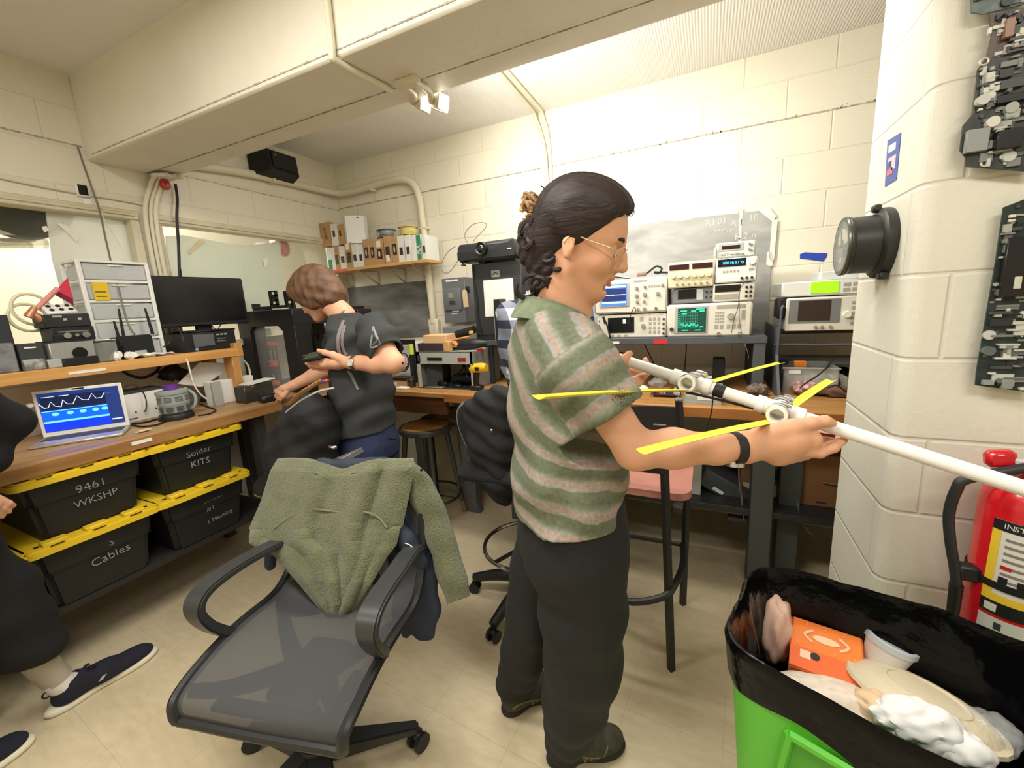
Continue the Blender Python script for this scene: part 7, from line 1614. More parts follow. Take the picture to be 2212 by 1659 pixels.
# extinguisher
EC = Vector((.655, 1.235, 0)); er = .078; ez0, ez1 = .42, .83
ez1 = at(2150, 1110, Y=EC.y-.07).z
REX = mat('extinguisher_red', (206, 26, 36), .25, coat=.5)
t = thing('fire_extinguisher', 'red fire extinguisher strapped to the partition wall behind the bin', 'fire extinguisher', EC+Vector((0, 0, ez0)))
B().lathe([(0, ez0), (er-.01, ez0), (er, ez0+.012), (er, ez1), (er*.93, ez1+.03), (er*.7, ez1+.055), (er*.36, ez1+.07), (.022, ez1+.075), (0, ez1+.075)], REX, Matrix.Translation(EC), 40).obj('cylinder', t, world=1)
B().cyl(EC+Vector((0, 0, ez1+.07)), EC+Vector((0, 0, ez1+.115)), .02, CHR).obj('valve', t, world=1)
zv = ez1+.115; pr = at(2160, 990, Y=EC.y)
B().box((pr.x, EC.y, pr.z), (.05, .026, .038), REX, .008, rot(0, -8, 0)).obj('pull_grip', t, world=1)
B().box((pr.x+.05, EC.y, pr.z-.01), (.09, .024, .016), mat('lever_white', (212, 210, 204), .4), .004, rot(0, 14, 0)).obj('lever', t, world=1)
B().cyl((pr.x+.05, EC.y-.02, pr.z-.03), (pr.x+.05, EC.y-.035, pr.z-.03), .018, CHR).obj('pressure_gauge', t, world=1)
hp = [Vector((EC.x-.02, EC.y-.02, zv-.02)), at(2092, 1034, Y=EC.y-.03), at(2066, 1058, Y=EC.y-.03), at(2050, 1110, Y=EC.y-.02), at(2053, 1170, Y=EC.y-.02), at(2062, 1225, Y=EC.y-.02), at(2066, 1262, Y=EC.y-.02)]
B().tube(hp, .0105, mat('hose_black', (40, 41, 42), .5), 10, 6).obj('hose', t, world=1)
B().tube([hp[-1], hp[-1]+Vector((.002, 0, -.10))], [.013, .011], BLK, 10, 1).obj('nozzle', t, world=1)
zst = at(2110, 1265, Y=EC.y-.07).z
B().lathe([(er+.001, zst-.008), (er+.004, zst-.008), (er+.004, zst+.008), (er+.001, zst+.008)], BLK, Matrix.Translation(EC), 40).obj('strap', t, world=1)
B().bx((EC.x-er-.03, EC.y-.03, zst-.018), (EC.x-er+.01, EC.y+.0, zst+.018), BLK, .004).obj('strap_buckle', t, world=1)
B().bx((EC.x-.02, EC.y+.06, ez0), (EC.x+.02, PB0, ez1), BLK).obj('wall_bracket', t, world=1)
LBW = mat('label_white', (222, 218, 208), .5); LBY = mat('label_yellow', (236, 200, 52), .5); LBK = mat('label_black', (24, 24, 26), .5)
def wrap(a0_, a1_, z0_, z1_, m, nm, off=.0012, par=None):
    b = B(); K = 14; V_ = []
    for i in range(K+1):
        a = math.radians(a0_+(a1_-a0_)*i/K)
        for z in (z0_, z1_): V_.append(EC+Vector(((er+off)*math.cos(a), (er+off)*math.sin(a), z)))
    b.raw(V_, [(2*i, 2*i+2, 2*i+3, 2*i+1) for i in range(K)], m); return b.obj(nm, par or t, world=1)
zl0 = at(2130, 1330, Y=EC.y-.07).z; zl1 = at(2135, 1128, Y=EC.y-.07).z; hz = zl1-zl0
lab = wrap(208, 300, zl0, zl1, LBW, 'label')
wrap(208, 300, zl1-.024, zl1, LBK, 'label_header', .002, lab); wrap(208, 219, zl0+hz*.2, zl1-.024, LBY, 'yellow_band', .002, lab); wrap(208, 300, zl0+hz*.14, zl0+hz*.22, LBY, 'yellow_band', .0022, lab); wrap(208, 300, zl0, zl0+hz*.14, LBK, 'black_band', .002, lab)
for k in range(7): wrap(225, 262+(k % 3)*8, zl1-.045-.016*k, zl1-.039-.016*k, mat('label_text', (128, 120, 112), .7), 'text_line', .002, lab)
wrap(224, 234, zl0+hz*.3, zl0+hz*.42, LBK, 'pictogram', .0024, lab); wrap(244, 254, zl0+hz*.3, zl0+hz*.42, LBK, 'pictogram', .0024, lab); wrap(214, 228, zl0+.006, zl0+hz*.11, LBW, 'oval_mark', .003, lab); wrap(224, 236, zl0+hz*.5, zl0+hz*.54, RED, 'red_mark', .0024, lab)
for i, ch_ in enumerate('INSTRUCTIONS'):
    a = math.radians(222+6*i); B().text(ch_, .016, Matrix.Translation(EC+Vector(((er+.0025)*math.cos(a), (er+.0025)*math.sin(a), zl1-.012))) @ rot(90, 0, math.degrees(a)+90), LBW, .0003).obj('lettering', lab, world=1)
wrap(208, 300, zl0-.05, zl0-.008, mat('label_pale', (216, 214, 206), .5), 'lower_label')
wrap(228, 236, zl0-.035, zl0-.018, DGR, 'barcode', .002)
# circuit boards hung on the partition wall
def wallboard(label, px, rgb, seed, n, deco):
    Yb = PB0-.028; P = [at(x, y, Y=Yb) for x, y in px]; nn_ = len(P)
    t = thing('circuit_board', label, 'circuit board', P[0], group='old circuit boards hung on the partition wall')
    mb = mat('board_%d' % seed, rgb, .4, var=.35, vs=45)
    B().raw(P+[p+Vector((0, .004, 0)) for p in P], [tuple(range(nn_)), tuple(range(2*nn_-1, nn_-1, -1))]+[(i, (i+1) % nn_, nn_+(i+1) % nn_, nn_+i) for i in range(nn_)], mb).obj('board', t, world=1)
    rg = random.Random(seed); xs = [p.x for p in P]; zs = [p.z for p in P]
    def inside(x, z):
        c = False
        for i in range(nn_):
            a, d = P[i], P[i-1]
            if (a.z > z) != (d.z > z) and x < (d.x-a.x)*(z-a.z)/(d.z-a.z)+a.x: c = not c
        return c
    cnt = 0; cols = [(70, 72, 72), (128, 130, 126), (168, 170, 164), (44, 46, 48), (196, 198, 190), (96, 104, 100), (214, 212, 200)]
    while cnt < n:
        x = rg.uniform(min(xs), max(xs)); z = rg.uniform(min(zs), max(zs)); w_ = rg.choice([.006, .012, .02, .035]); h_ = rg.choice([.004, .006, .01, .016])
        if not (inside(x, z) and inside(x+w_, z) and inside(x, z+h_) and inside(x+w_, z+h_)): continue
        c = rg.choice(cols); m = mat('cmp_%d' % c[0], c, .4); cnt += 1; d = rg.uniform(.002, .009)
        if rg.random() < .18: B().cyl((x, Yb, z), (x, Yb-d*1.6, z), max(.004, w_*.3), m, seg=12).obj('component', t, world=1)
        else: B().bx((x, Yb-d, z), (x+w_, Yb+.0005, z+h_), m).obj('component', t, world=1)
    for (x0, y0, x1, y1, c, d) in deco:
        a, c_, e, f = xz(x0, y0, x1, y1, Yb); m = mat('cmpd_%d_%d_%d' % c, c, .35); B().bx((a, Yb-d, e), (c_, Yb, f), m, .001).obj('component', t, world=1)
    return t, Yb
t, Yb = wallboard('large black circuit board with white parts at the upper right on the partition wall', [(2128, 128), (2240, 110), (2240, 372), (2086, 360), (2086, 340), (2074, 325), (2080, 272), (2105, 242), (2112, 150)], (52, 56, 54), 71, 80, [(2142, 285, 2200, 325, (24, 24, 26), .02), (2082, 282, 2130, 330, (150, 152, 150), .012), (2148, 205, 2230, 222, (20, 20, 22), .012), (2118, 160, 2124, 205, (140, 146, 144), .006)])
for px in ((2126, 133), (2128, 352), (2152, 268)): c = at(*px, Y=Yb-.001); B().torus(c, .0065, .002, mat('screw_ring', (220, 216, 190), .3, .4), rot(90, 0, 0), 18, 6).obj('screw_ring', t, world=1)
t, Yb = wallboard('brown populated circuit board above the black one on the partition wall', [(2138, 30), (2240, 10), (2240, 112), (2130, 128), (2142, 80)], (84, 66, 60), 72, 40, [(2165, 45, 2185, 85, (150, 112, 92), .012), (2132, 62, 2140, 76, (226, 226, 222), .006)])
wallboard('green circuit board corner at the very top right of the frame', [(2096, -40), (2240, -60), (2240, 2), (2122, 30), (2098, 26)], (88, 104, 98), 73, 26, [])
t, Yb = wallboard('tall dark green circuit board with a black cover low on the partition wall', [(2168, 448), (2240, 420), (2240, 850), (2107, 832), (2110, 800), (2152, 560)], (36, 50, 48), 74, 90, [(2160, 512, 2250, 640, (26, 26, 28), .016), (2180, 598, 2196, 624, (204, 204, 186), .018), (2148, 694, 2230, 701, (196, 196, 178), .008), (2156, 742, 2196, 752, (190, 190, 176), .008), (2177, 464, 2192, 471, (220, 216, 200), .006), (2176, 474, 2191, 480, (220, 216, 200), .006), (2170, 486, 2184, 492, (220, 216, 200), .006), (2168, 498, 2181, 505, (220, 216, 200), .006), (2118, 820, 2142, 830, (150, 154, 150), .012), (2158, 818, 2182, 838, (140, 146, 136), .012)])
# people
def D(x, y, d): return np.array(Vector((0, 0, CAMH))+ray(x, y)*d)
A3 = np.array
def skin_mat(name, rgb, lip):
    m = mat(name, rgb, .5, sub=.12, spec=.35); N, L, p = nodes(m)
    tc = N.new('ShaderNodeTexCoord'); n = N.new('ShaderNodeTexNoise'); n.inputs['Scale'].default_value = 22; n.inputs['Detail'].default_value = 4; L.new(tc.outputs['Object'], n.inputs[0])
    mx = N.new('ShaderNodeMix'); mx.data_type = 'RGBA'; mx.inputs[6].default_value = (*lin(rgb), 1); mx.inputs[7].default_value = (*lin(tuple(v*k for v, k in zip(rgb, (1.0, .93, .9)))), 1); L.new(n.outputs['Fac'], mx.inputs[0])
    at_ = N.new('ShaderNodeAttribute'); at_.attribute_name = 'lip'
    m2 = N.new('ShaderNodeMix'); m2.data_type = 'RGBA'; m2.inputs[7].default_value = (*lin(lip), 1); L.new(at_.outputs['Fac'], m2.inputs[0]); L.new(mx.outputs[2], m2.inputs[6]); L.new(m2.outputs[2], p.inputs['Base Color'])
    return m
class Head:
    """head frame: f forward, u up, r to the person's right; o between the ears"""
    def __init__(s, o, yaw, pitch, roll=0, sc=1):
        f = A3([math.cos(yaw)*math.cos(pitch), math.sin(yaw)*math.cos(pitch), -math.sin(pitch)])
        u = A3([math.cos(yaw)*math.sin(pitch), math.sin(yaw)*math.sin(pitch), math.cos(pitch)])
        r = np.cross(f, u); c, q = math.cos(roll), math.sin(roll); s.u, s.r = c*u+q*r, c*r-q*u
        s.f = f; s.o = A3(o); s.k = sc; s.R = np.stack([s.f, s.r, s.u], 1)
    def p(s, f, r, u): return s.o+s.k*(s.f*f+s.r*r+s.u*u)
    def loc(s, V): return ((V-s.o)/s.k) @ s.R
    def M(s, f, r, u):
        M = Matrix.Identity(4); q = s.p(f, r, u)
        for i in range(3): M[i][0], M[i][1], M[i][2], M[i][3] = s.f[i], s.r[i], s.u[i], q[i]
        return M
    def build(s, S, fem=1, ears=True):
        k = s.k; P = s.p; R = s.R
        S.ell(P(-.008, 0, .045), (k*.098, k*.076, k*.085), R, .01)                 # cranium
        S.ell(P(.038, 0, .018), (k*.060, k*.066, k*.078), R, .03*k)                # face mass
        S.cap(P(.02, .045, -.045), P(.070, .018, -.088), .020*k, .017*k, .03*k); S.cap(P(.02, -.045, -.045), P(.070, -.018, -.088), .020*k, .017*k, .03*k)
        S.ell(P(.052, 0, -.048), (k*.044, k*.044, k*.052), R, .03*k)
        S.ell(P(.082, 0, -.090), (k*.015, k*.018, k*.014), R, .018*k)              # chin
        for q in (-1, 1):
            S.ell(P(.066, q*.040, -.022), (k*.026, k*.024, k*.026), R, .022*k)     # cheek
            S.cap(P(.086, q*.012, .030), P(.074, q*.046, .027), .009*k, .008*k, .014*k)   # brow
            S.ell(P(.097, q*.031, .008), (k*.016, k*.018, k*.012), R, .014*k, '-') # socket
            S.ell(P(.078, q*.031, .006), (k*.016, k*.017, k*.014), R, .006*k)      # lid over eyeball
        S.chain([P(.094, 0, .022), P(.104, 0, .002), P(.114, 0, -.018)], [.008*k, .009*k, .0105*k], .012*k)   # nose bridge
        S.ell(P(.113, 0, -.022), (k*.012, k*.011, k*.010), R, .008*k)
        for q in (-1, 1): S.ell(P(.101, q*.012, -.026), (k*.010, k*.0075, k*.008), R, .006*k); S.ell(P(.106, q*.007, -.0335), (k*.005, k*.003, k*.004), R, .003*k, '-')
        S.cap(P(.094, 0, -.036), P(.095, 0, -.044), .009*k, .008*k, .012*k)
        for q in (-1, 1): S.cap(P(.0985, 0, -.050), P(.086, q*.022, -.054), .0062*k, .004*k, .006*k); S.cap(P(.0965, 0, -.0625), P(.086, q*.020, -.058), .0068*k, .004*k, .006*k)
        S.cap(P(.101, -.016, -.0562), P(.101, .016, -.0562), .0028*k, None, .004*k, '-')
        S.ell(P(.088, 0, -.074), (k*.010, k*.018, k*.006), R, .010*k, '-')
        if ears:
            for q in (-1, 1):
                Rr = R @ np.array(rot(0, -12, q*18).to_3x3())
                S.ell(P(-.004, q*.075, -.004), (k*.015, k*.007, k*.027), Rr, .008*k); S.ell(P(.001, q*.086, .002), (k*.009, k*.007, k*.016), Rr, .005*k, '-'); S.ell(P(.002, q*.074, -.028), (k*.008, k*.006, k*.009), R, .008*k)
        return s
    def lipfn(s, V):
        L = s.loc(V); d = ((L[:, 0]-.098)/.014)**2+(L[:, 1]/.024)**2+((L[:, 2]+.0565)/.0105)**2
        return np.clip(1.6-1.2*d, 0, .8)
class Prof:
    """garment trunk: elliptical sections along z"""
    def __init__(s, rows, fdir): s.t = np.array(rows, float); s.f = A3([*fdir, 0])/np.linalg.norm(fdir); s.r = A3([s.f[1], -s.f[0], 0])
    def add(s, S, k=.02, off=0, zlo=None, zhi=None):
        q = S._sub(S.lo, S.lo+S.v*S.n); sl, X = q; z = s.t[:, 0]
        Z = X[2]; I = lambda j: np.interp(Z, z[::-1] if z[0] > z[-1] else z, s.t[::-1, j] if z[0] > z[-1] else s.t[:, j])
        cx, cy, a, b = I(1), I(2), I(3)+off, I(4)+off
        dx, dy = X[0]-cx, X[1]-cy; l = dx*s.r[0]+dy*s.r[1]; f = dx*s.f[0]+dy*s.f[1]
        n = (np.abs(l/a)**2.4+np.abs(f/b)**2.4)**(1/2.4); d = (n-1)*np.minimum(a, b)
        zt = z.max() if zhi is None else zhi; zb = z.min() if zlo is None else zlo
        d = np.maximum(np.maximum(d, Z-zt), zb-Z).astype(np.float32)
        S._mix(sl, d, k, '+'); return s
def nails(S): pass
def shoe(name, par, heel, toe, m_up, m_sole, w=.045, h=.085, label=None, tilt=0, sole=.026):
    heel = A3([*heel, 0.0]) if len(heel) == 2 else A3(heel); toe = A3([*toe, 0.0]) if len(toe) == 2 else A3(toe)
    d = toe-heel; L = np.linalg.norm(d); d /= L; r = A3([d[1], -d[0], 0]); r /= np.linalg.norm(r); u = np.cross(r, d); R = np.stack([d, r, u], 1)
    P = lambda a, b, c: heel+d*a*L+r*b+u*c
    lo = np.minimum(heel, toe)-.1; hi = np.maximum(heel, toe)+A3([.1, .1, .2]); lo[2] = min(heel[2], toe[2])-.01
    S = SDF(lo, hi, .004)
    S.chain([P(.16, 0, .045), P(.5, 0, .040), P(.84, 0, .034)], [.036, .040, .030], .03)
    S.ell(P(.70, 0, .036), (L*.28, w, .030), R, .02); S.cap(P(.18, 0, .05), P(.24, 0, h), .036, .034, .03); S.cap(P(.24, 0, h-.005), P(.55, 0, .056), .028, .026, .03)
    S.half(P(0, 0, sole-.004), -u); S.ell(P(.2, 0, h+.022), (.034, .026, .03), R, .004, '-')
    V, F = S.mesh(); s_ = npobj(V, F, name, m_up, par, 1, label=label)
    S = SDF(lo, hi, .004)
    S.ell(P(.16, 0, .012), (L*.2, w*.80, .026), R, .03); S.ell(P(.52, 0, .012), (L*.32, w*.74, .022), R, .03); S.ell(P(.76, 0, .012), (L*.26, w*1.02, .024), R, .03)
    S.half(P(0, 0, sole+.004), u, .002); S.half(P(0, 0, .001), -u, .002)
    V, F = S.mesh(); npobj(V, F, 'sole', m_sole, s_, 1)
    return s_, P, R
# the woman with the antenna
W = thing('person', 'woman in a striped green shirt and glasses holding the white pipe antenna', 'person', (-.33, 1.03, 0))
SK = skin_mat('skin_warm', (220, 172, 140), (190, 108, 100))
HW = Head(D(1247, 527, .875), math.radians(7), math.radians(21), math.radians(3), .93)
SHR = A3([-.265, .785, 1.335]); ELR = D(1372, 972, .80); WRR = D(1605, 967, .83)
SHL = A3([-.385, 1.09, 1.335]); ELL_ = A3([-.285, 1.12, 1.10]); WRL = D(1278, 832, 1.06)
S = SDF((-.50, .66, 1.02), (.33, 1.22, 1.69), .0027)
HW.build(S)
NB = A3([-.312, .888, 1.388])
S.cap(HW.p(-.035, 0, -.035), NB, .050, .056, .03); S.cap(HW.p(.01, 0, -.07), NB+A3([.035, .012, -.005]), .036, .045, .03)
S.cap(NB+A3([.05, -.08, -.075]), NB+A3([-.05, .10, -.075]), .04, .04, .04)
# right arm
SHb = SHR+A3([.0, .015, -.035]); S.chain([SHb, SHR*.45+ELR*.55, ELR], [.042, .042, .036], .02)
FM = ELR*.65+WRR*.35+A3([0, 0, .002])
S.chain([ELR, FM, ELR*.25+WRR*.75, WRR], [.036, .0365, .029, .0245], .02)
S.ell(WRR, (.030, .022, .028), None, .015)
# right hand, thumb over the pipe and fingers under it
h1, h2, h3 = D(1655, 957, .828), D(1700, 952, .82), D(1742, 950, .818)
S.chain([WRR, h1, h2, h3], [.026, .030, .031, .027], .02, flat=((.35, .93, .1), .72)); S.cap(D(1680, 985, .836), D(1735, 975, .838), .020, .018, .02)
S.chain([D(1672, 932, .812), D(1715, 922, .805), D(1752, 914, .80), D(1782, 910, .80), D(1799, 914, .80)], [.017, .0150, .0115, .0105, .0075], .008)
S.chain([D(1738, 975, .815), D(1770, 978, .812), D(1800, 967, .812), D(1823, 950, .818)], [.0125, .0105, .0095, .0072], .006)
S.chain([D(1742, 968, .835), D(1772, 975, .842), D(1800, 962, .85), D(1812, 946, .852)], [.0125, .0105, .0095, .0075], .006)
S.chain([D(1738, 962, .85), D(1768, 956, .862), D(1784, 940, .866), D(1790, 928, .862)], [.012, .0105, .009, .0075], .006)
S.chain([D(1722, 975, .858), D(1748, 968, .872), D(1762, 948, .876), D(1768, 934, .872)], [.011, .0095, .0085, .007], .006)
# left arm and hand, palm up under the pipe
S.chain([SHL+A3([0, -.02, -.04]), SHL*.5+ELL_*.5, ELL_], [.040, .042, .038], .02); S.chain([ELL_, ELL_*.5+WRL*.5, WRL], [.038, .034, .025], .02)
p1, p2 = D(1305, 815, 1.06), D(1338, 808, 1.062)
S.chain([WRL, p1, p2], [.025, .031, .029], .018, flat=((.2, .9, -.4), .62)); S.cap(D(1318, 838, 1.06), D(1345, 836, 1.06), .016, .015, .018)
S.chain([D(1304, 800, 1.045), D(1328, 792, 1.035), D(1346, 778, 1.03), D(1360, 764, 1.03)], [.0165, .0140, .0115, .0085], .008)
S.chain([D(1345, 802, 1.07), D(1376, 806, 1.083), D(1398, 794, 1.098), D(1394, 778, 1.10)], [.012, .0105, .0095, .008], .006)
S.chain([D(1345, 812, 1.07), D(1374, 816, 1.080), D(1396, 806, 1.095), D(1404, 792, 1.10)], [.012, .0105, .0095, .008], .006)
S.chain([D(1342, 822, 1.062), D(1368, 822, 1.056), D(1386, 815, 1.056), D(1396, 811, 1.06)], [.012, .0105, .0095, .0075], .006)
S.chain([D(1338, 832, 1.060), D(1360, 834, 1.054), D(1376, 830, 1.054), D(1386, 826, 1.056)], [.011, .0095, .0085, .007], .006)
V, F = S.mesh(); body = npobj(V, F, 'body', SK, W, 2, attrs={'lip': HW.lipfn})
EYW = mat('eye_white', (230, 226, 218), .2); EYB = mat('iris_brown', (70, 44, 30), .15); HRB = mat('hair_dark_brown', (44, 34, 32), .45, var=.2, vs=40, bump=.12, bs=120); HRL = mat('hair_light_curl', (172, 138, 100), .5, var=.25, vs=60)
def eyes(H, par, browm):
    for q in (-1, 1):
        e = B().ball(tuple(H.p(.0835, q*.031, .004)), .0105*H.k, EYW, seg=14).obj('eye', par, world=1)
        B().ball(tuple(H.p(.0925, q*.031, .000)), .0045*H.k, EYB, seg=10).obj('iris', e, world=1)
        B().tube([Vector(H.p(.097, q*.012, .028)), Vector(H.p(.096, q*.03, .034)), Vector(H.p(.080, q*.050, .028))], [.0032, .0042, .002], browm, 6, 5).obj('eyebrow', par, world=1)
def strands(m, axis, sc):
    N, L, p = nodes(m); tc = N.new('ShaderNodeTexCoord'); mp = N.new('ShaderNodeMapping'); mp.inputs['Scale'].default_value = axis; L.new(tc.outputs['Object'], mp.inputs[0])
    n = N.new('ShaderNodeTexNoise'); n.inputs['Scale'].default_value = sc; n.inputs['Detail'].default_value = 4; n.inputs['Distortion'].default_value = .5; L.new(mp.outputs[0], n.inputs[0])
    bp = N.new('ShaderNodeBump'); bp.inputs['Strength'].default_value = .45; bp.inputs['Distance'].default_value = .006; L.new(n.outputs['Fac'], bp.inputs['Height']); L.new(bp.outputs[0], p.inputs['Normal'])
    p.inputs['Roughness'].default_value = .55; p.inputs['Specular IOR Level'].default_value = .35
strands(HRB, (.12, 1, 1), 110)
eyes(HW, W, HRB)
# hair: swept back cap, bun of curls, loose strands
S = SDF(tuple(HW.p(0, 0, .02)-.26), tuple(HW.p(0, 0, .02)+.26), .004)
k = HW.k
S.ell(HW.p(-.010, 0, .052), (k*.108, k*.088, k*.094), HW.R, .01); S.ell(HW.p(.030, 0, .085), (k*.066, k*.066, k*.045), HW.R, .03)
S.ell(HW.p(-.066, 0, -.022), (k*.055, k*.064, k*.072), HW.R, .03)
def hp(f, r, u): return HW.p(f, r, u)
nrm = HW.f*.80-HW.u*.60
S.half(HW.p(.040, 0, .026), nrm, .008)
S.warp(lambda x, y, z: .0016*np.sin(240*((x-HW.o[0])*HW.r[0]+(y-HW.o[1])*HW.r[1]+(z-HW.o[2])*HW.r[2])+40*((x-HW.o[0])*HW.f[0]+(y-HW.o[1])*HW.f[1]+(z-HW.o[2])*HW.f[2])))
V, F = S.mesh(); hair = npobj(V, F, 'hair', HRB, W, 2)
bc = D(1172, 525, .885)
S = SDF(bc-.16, bc+.16, .004)
for (x, y, d, r) in ((1180, 500, .885, .040), (1165, 540, .885, .040), (1185, 560, .88, .040), (1190, 470, .89, .028), (1150, 510, .895, .026), (1150, 548, .89, .028), (1140, 500, .89, .02), (1185, 600, .885, .030), (1165, 590, .89, .024), (1205, 520, .88, .04)): S.ell(D(x, y, d), (r, r*.9, r), None, .018)
S.chain([D(1165, 585, .885), D(1160, 620, .885), D(1164, 650, .885)], [.02, .014, .005], .012)
rg = random.Random(4)
S.warp(lambda x, y, z: .0022*np.sin(90*x+70*z)*np.sin(80*z-40*x+1)+.0015*np.sin(220*(x-z)+30*y))
V, F = S.mesh(); npobj(V, F, 'hair_bun', HRB, W, 1)
cb = B()
for i in range(26):
    x = rg.uniform(1134, 1186); y = rg.uniform(424, 478); d = rg.uniform(.875, .915); c = Vector(D(x, y, d)); r = rg.uniform(.008, .013); a0_ = rg.uniform(0, 6); ax = Vector((rg.uniform(-1, 1), rg.uniform(-1, 1), rg.uniform(-1, 1))).normalized(); e1 = ax.orthogonal().normalized(); e2 = ax.cross(e1)
    cb.tube([c+(e1*math.cos(a0_+t*.55)+e2*math.sin(a0_+t*.55))*r+ax*(t-6)*.0022 for t in range(13)], .0036, HRL, 5, 2)
cb.ball(D(1166, 458, .895), (.022, .022, .024), HRL, seg=12);
db = B()
for i in range(34):
    x = rg.uniform(1136, 1208); y = rg.uniform(478, 628); c = Vector(D(x, y, rg.uniform(.845, .875))); r = rg.uniform(.010, .022); a0_ = rg.uniform(0, 6); ax = Vector((rg.uniform(-.6, .6), -1, rg.uniform(-.6, .6))).normalized(); e1 = ax.orthogonal().normalized(); e2 = ax.cross(e1)
    db.tube([c+(e1*math.cos(a0_+t*.4)*1.2+e2*math.sin(a0_+t*.4))*r for t in range(9)], [.002, .006, .005, .002], HRB, 6, 3)
db.obj('hair_curls', W, 'dark curls of the bun', kind='stuff', world=1)
o = cb.obj('hair_curls', W, 'light brown curls on top of the bun', kind='stuff', world=1)
for i, pts in enumerate(([(1192, 448), (1184, 415), (1188, 404), (1200, 420), (1204, 440)], [(1190, 440), (1176, 408), (1168, 402)], [(1200, 445), (1206, 425), (1210, 418)], [(1168, 640), (1172, 652), (1180, 660)], [(1330, 420), (1362, 440), (1370, 458), (1362, 468)])):
    B().tube([Vector(D(x, y, .872)) for x, y in pts], .0013 if i < 3 else .0009, HRB, 5, 5).obj('hair_strand', W, world=1)
# glasses
GLF = mat('glasses_frame', (206, 178, 150), .25, .3)
gt = B()
for q in (-1, 1):
    pts = [Vector(HW.p(.1085-.012*abs(math.cos(a))*(1 if math.cos(a)*q > 0 else .2), q*.032+.026*math.cos(a), .000+.019*math.sin(a))) for a in [2*math.pi*j/20 for j in range(20)]]
    gt.tube(pts, .0013, GLF, 6, 2, True)
    gt.tube([Vector(HW.p(.096, q*.058, .006)), Vector(HW.p(.085, q*.072, .010)), Vector(HW.p(.04, q*.076, .012)), Vector(HW.p(.0, q*.078, .014)), Vector(HW.p(-.014, q*.08, -.006))], .0014, GLF, 6, 4)
gt.tube([Vector(HW.p(.1085, -.008, .006)), Vector(HW.p(.1105, 0, .009)), Vector(HW.p(.1085, .008, .006))], .0013, GLF, 6, 3)
gl = gt.obj('glasses', W, world=1)
for q in (-1, 1): B().raw([Vector(HW.p(.1075-.010*abs(math.cos(a))*(1 if math.cos(a)*q > 0 else .2), q*.032+.025*math.cos(a), .018*math.sin(a))) for a in [2*math.pi*j/20 for j in range(20)]], [tuple(range(20))], mat('lens_clear', (240, 244, 244), .02, alpha=.12)).obj('lens', gl, world=1)
# shirt
FD = A3([.84, .54]); FD /= np.linalg.norm(FD)
TR = Prof([(1.402, -.318, .892, .066, .060), (1.385, -.320, .897, .095, .068), (1.355, -.322, .912, .150, .086), (1.31, -.324, .928, .188, .106), (1.25, -.322, .938, .198, .120), (1.18, -.316, .938, .196, .126), (1.05, -.31, .932, .186, .126), (.95, -.310, .925, .182, .128), (.862, -.312, .92, .184, .132)], FD)
S = SDF((-.62, .60, .84), (.05, 1.30, 1.44), .0045)
TR.add(S, .02)
hem = D(1326, 893, .79); hd = (ELR-SHR)/np.linalg.norm(ELR-SHR)
SH0 = SHR+A3([-.01, .0, -.004]); hem3 = SHR*.30+hem*.70
S.chain([SH0, SHR*.5+hem*.5, hem+hd*.03], [.054, .060, .062], .05)
hl = D(1322, 850, 1.03); hdl = (hl-SHL)/np.linalg.norm(hl-SHL)
S.chain([SHL, SHL*.5+hl*.5, hl+hdl*.03], [.056, .056, .052], .045)
def wrinkle(x, y, z):
    s_ = .98*x+.2*y
    low = np.clip((1.18-z)*5, 0, 1)
    w = .0042*np.sin(46*z+22*s_+2*np.sin(18*s_))*(.5+.5*low)+.0035*np.sin(30*s_-34*z+1)+.0028*low*np.sin(70*s_+9*z)
    # diagonal pull folds from the arm pit down the back
    w = w+.004*np.sin(60*(s_*.8+z*.6))*np.clip((z-1.0)*4, 0, 1)*np.clip((1.33-z)*8, 0, 1)
    return w
S.warp(wrinkle)
# keep the sleeve ends and hem open and clean
S.cap(hem-hd*.02, hem+hd*.09, .052, .058, .004, '-'); S.cap(hl-hdl*.02, hl+hdl*.08, .042, .048, .004, '-')
q = S._sub(S.lo, S.lo+S.v*S.n); X = q[1]
for c_, n_, rad in ((hem, hd, .13), (hl, hdl, .11)):
    t_ = sum((X[i]-c_[i])*n_[i] for i in range(3)); rr2 = np.sqrt(sum((X[i]-c_[i])**2 for i in range(3)))
    S.F[:] = np.where(rr2 < rad, np.maximum(S.F, t_), S.F)
Z = X[2]; S.F[:] = np.maximum(S.F, (.912+.012*np.sin(5*(X[0]+.3)))-Z)
TRi = Prof([(r[0], r[1], r[2], r[3]-.02, r[4]-.02) for r in TR.t if r[0] < 1.0], FD)
d_in = SDF(S.lo, S.lo+S.v*(S.n-1), S.v); TRi.add(d_in, .001, zlo=.80, zhi=.99); m_ = min(d_in.F.shape[0], S.F.shape[0])
S.F[:] = np.maximum(S.F, -d_in.F[:S.F.shape[0], :S.F.shape[1], :S.F.shape[2]])
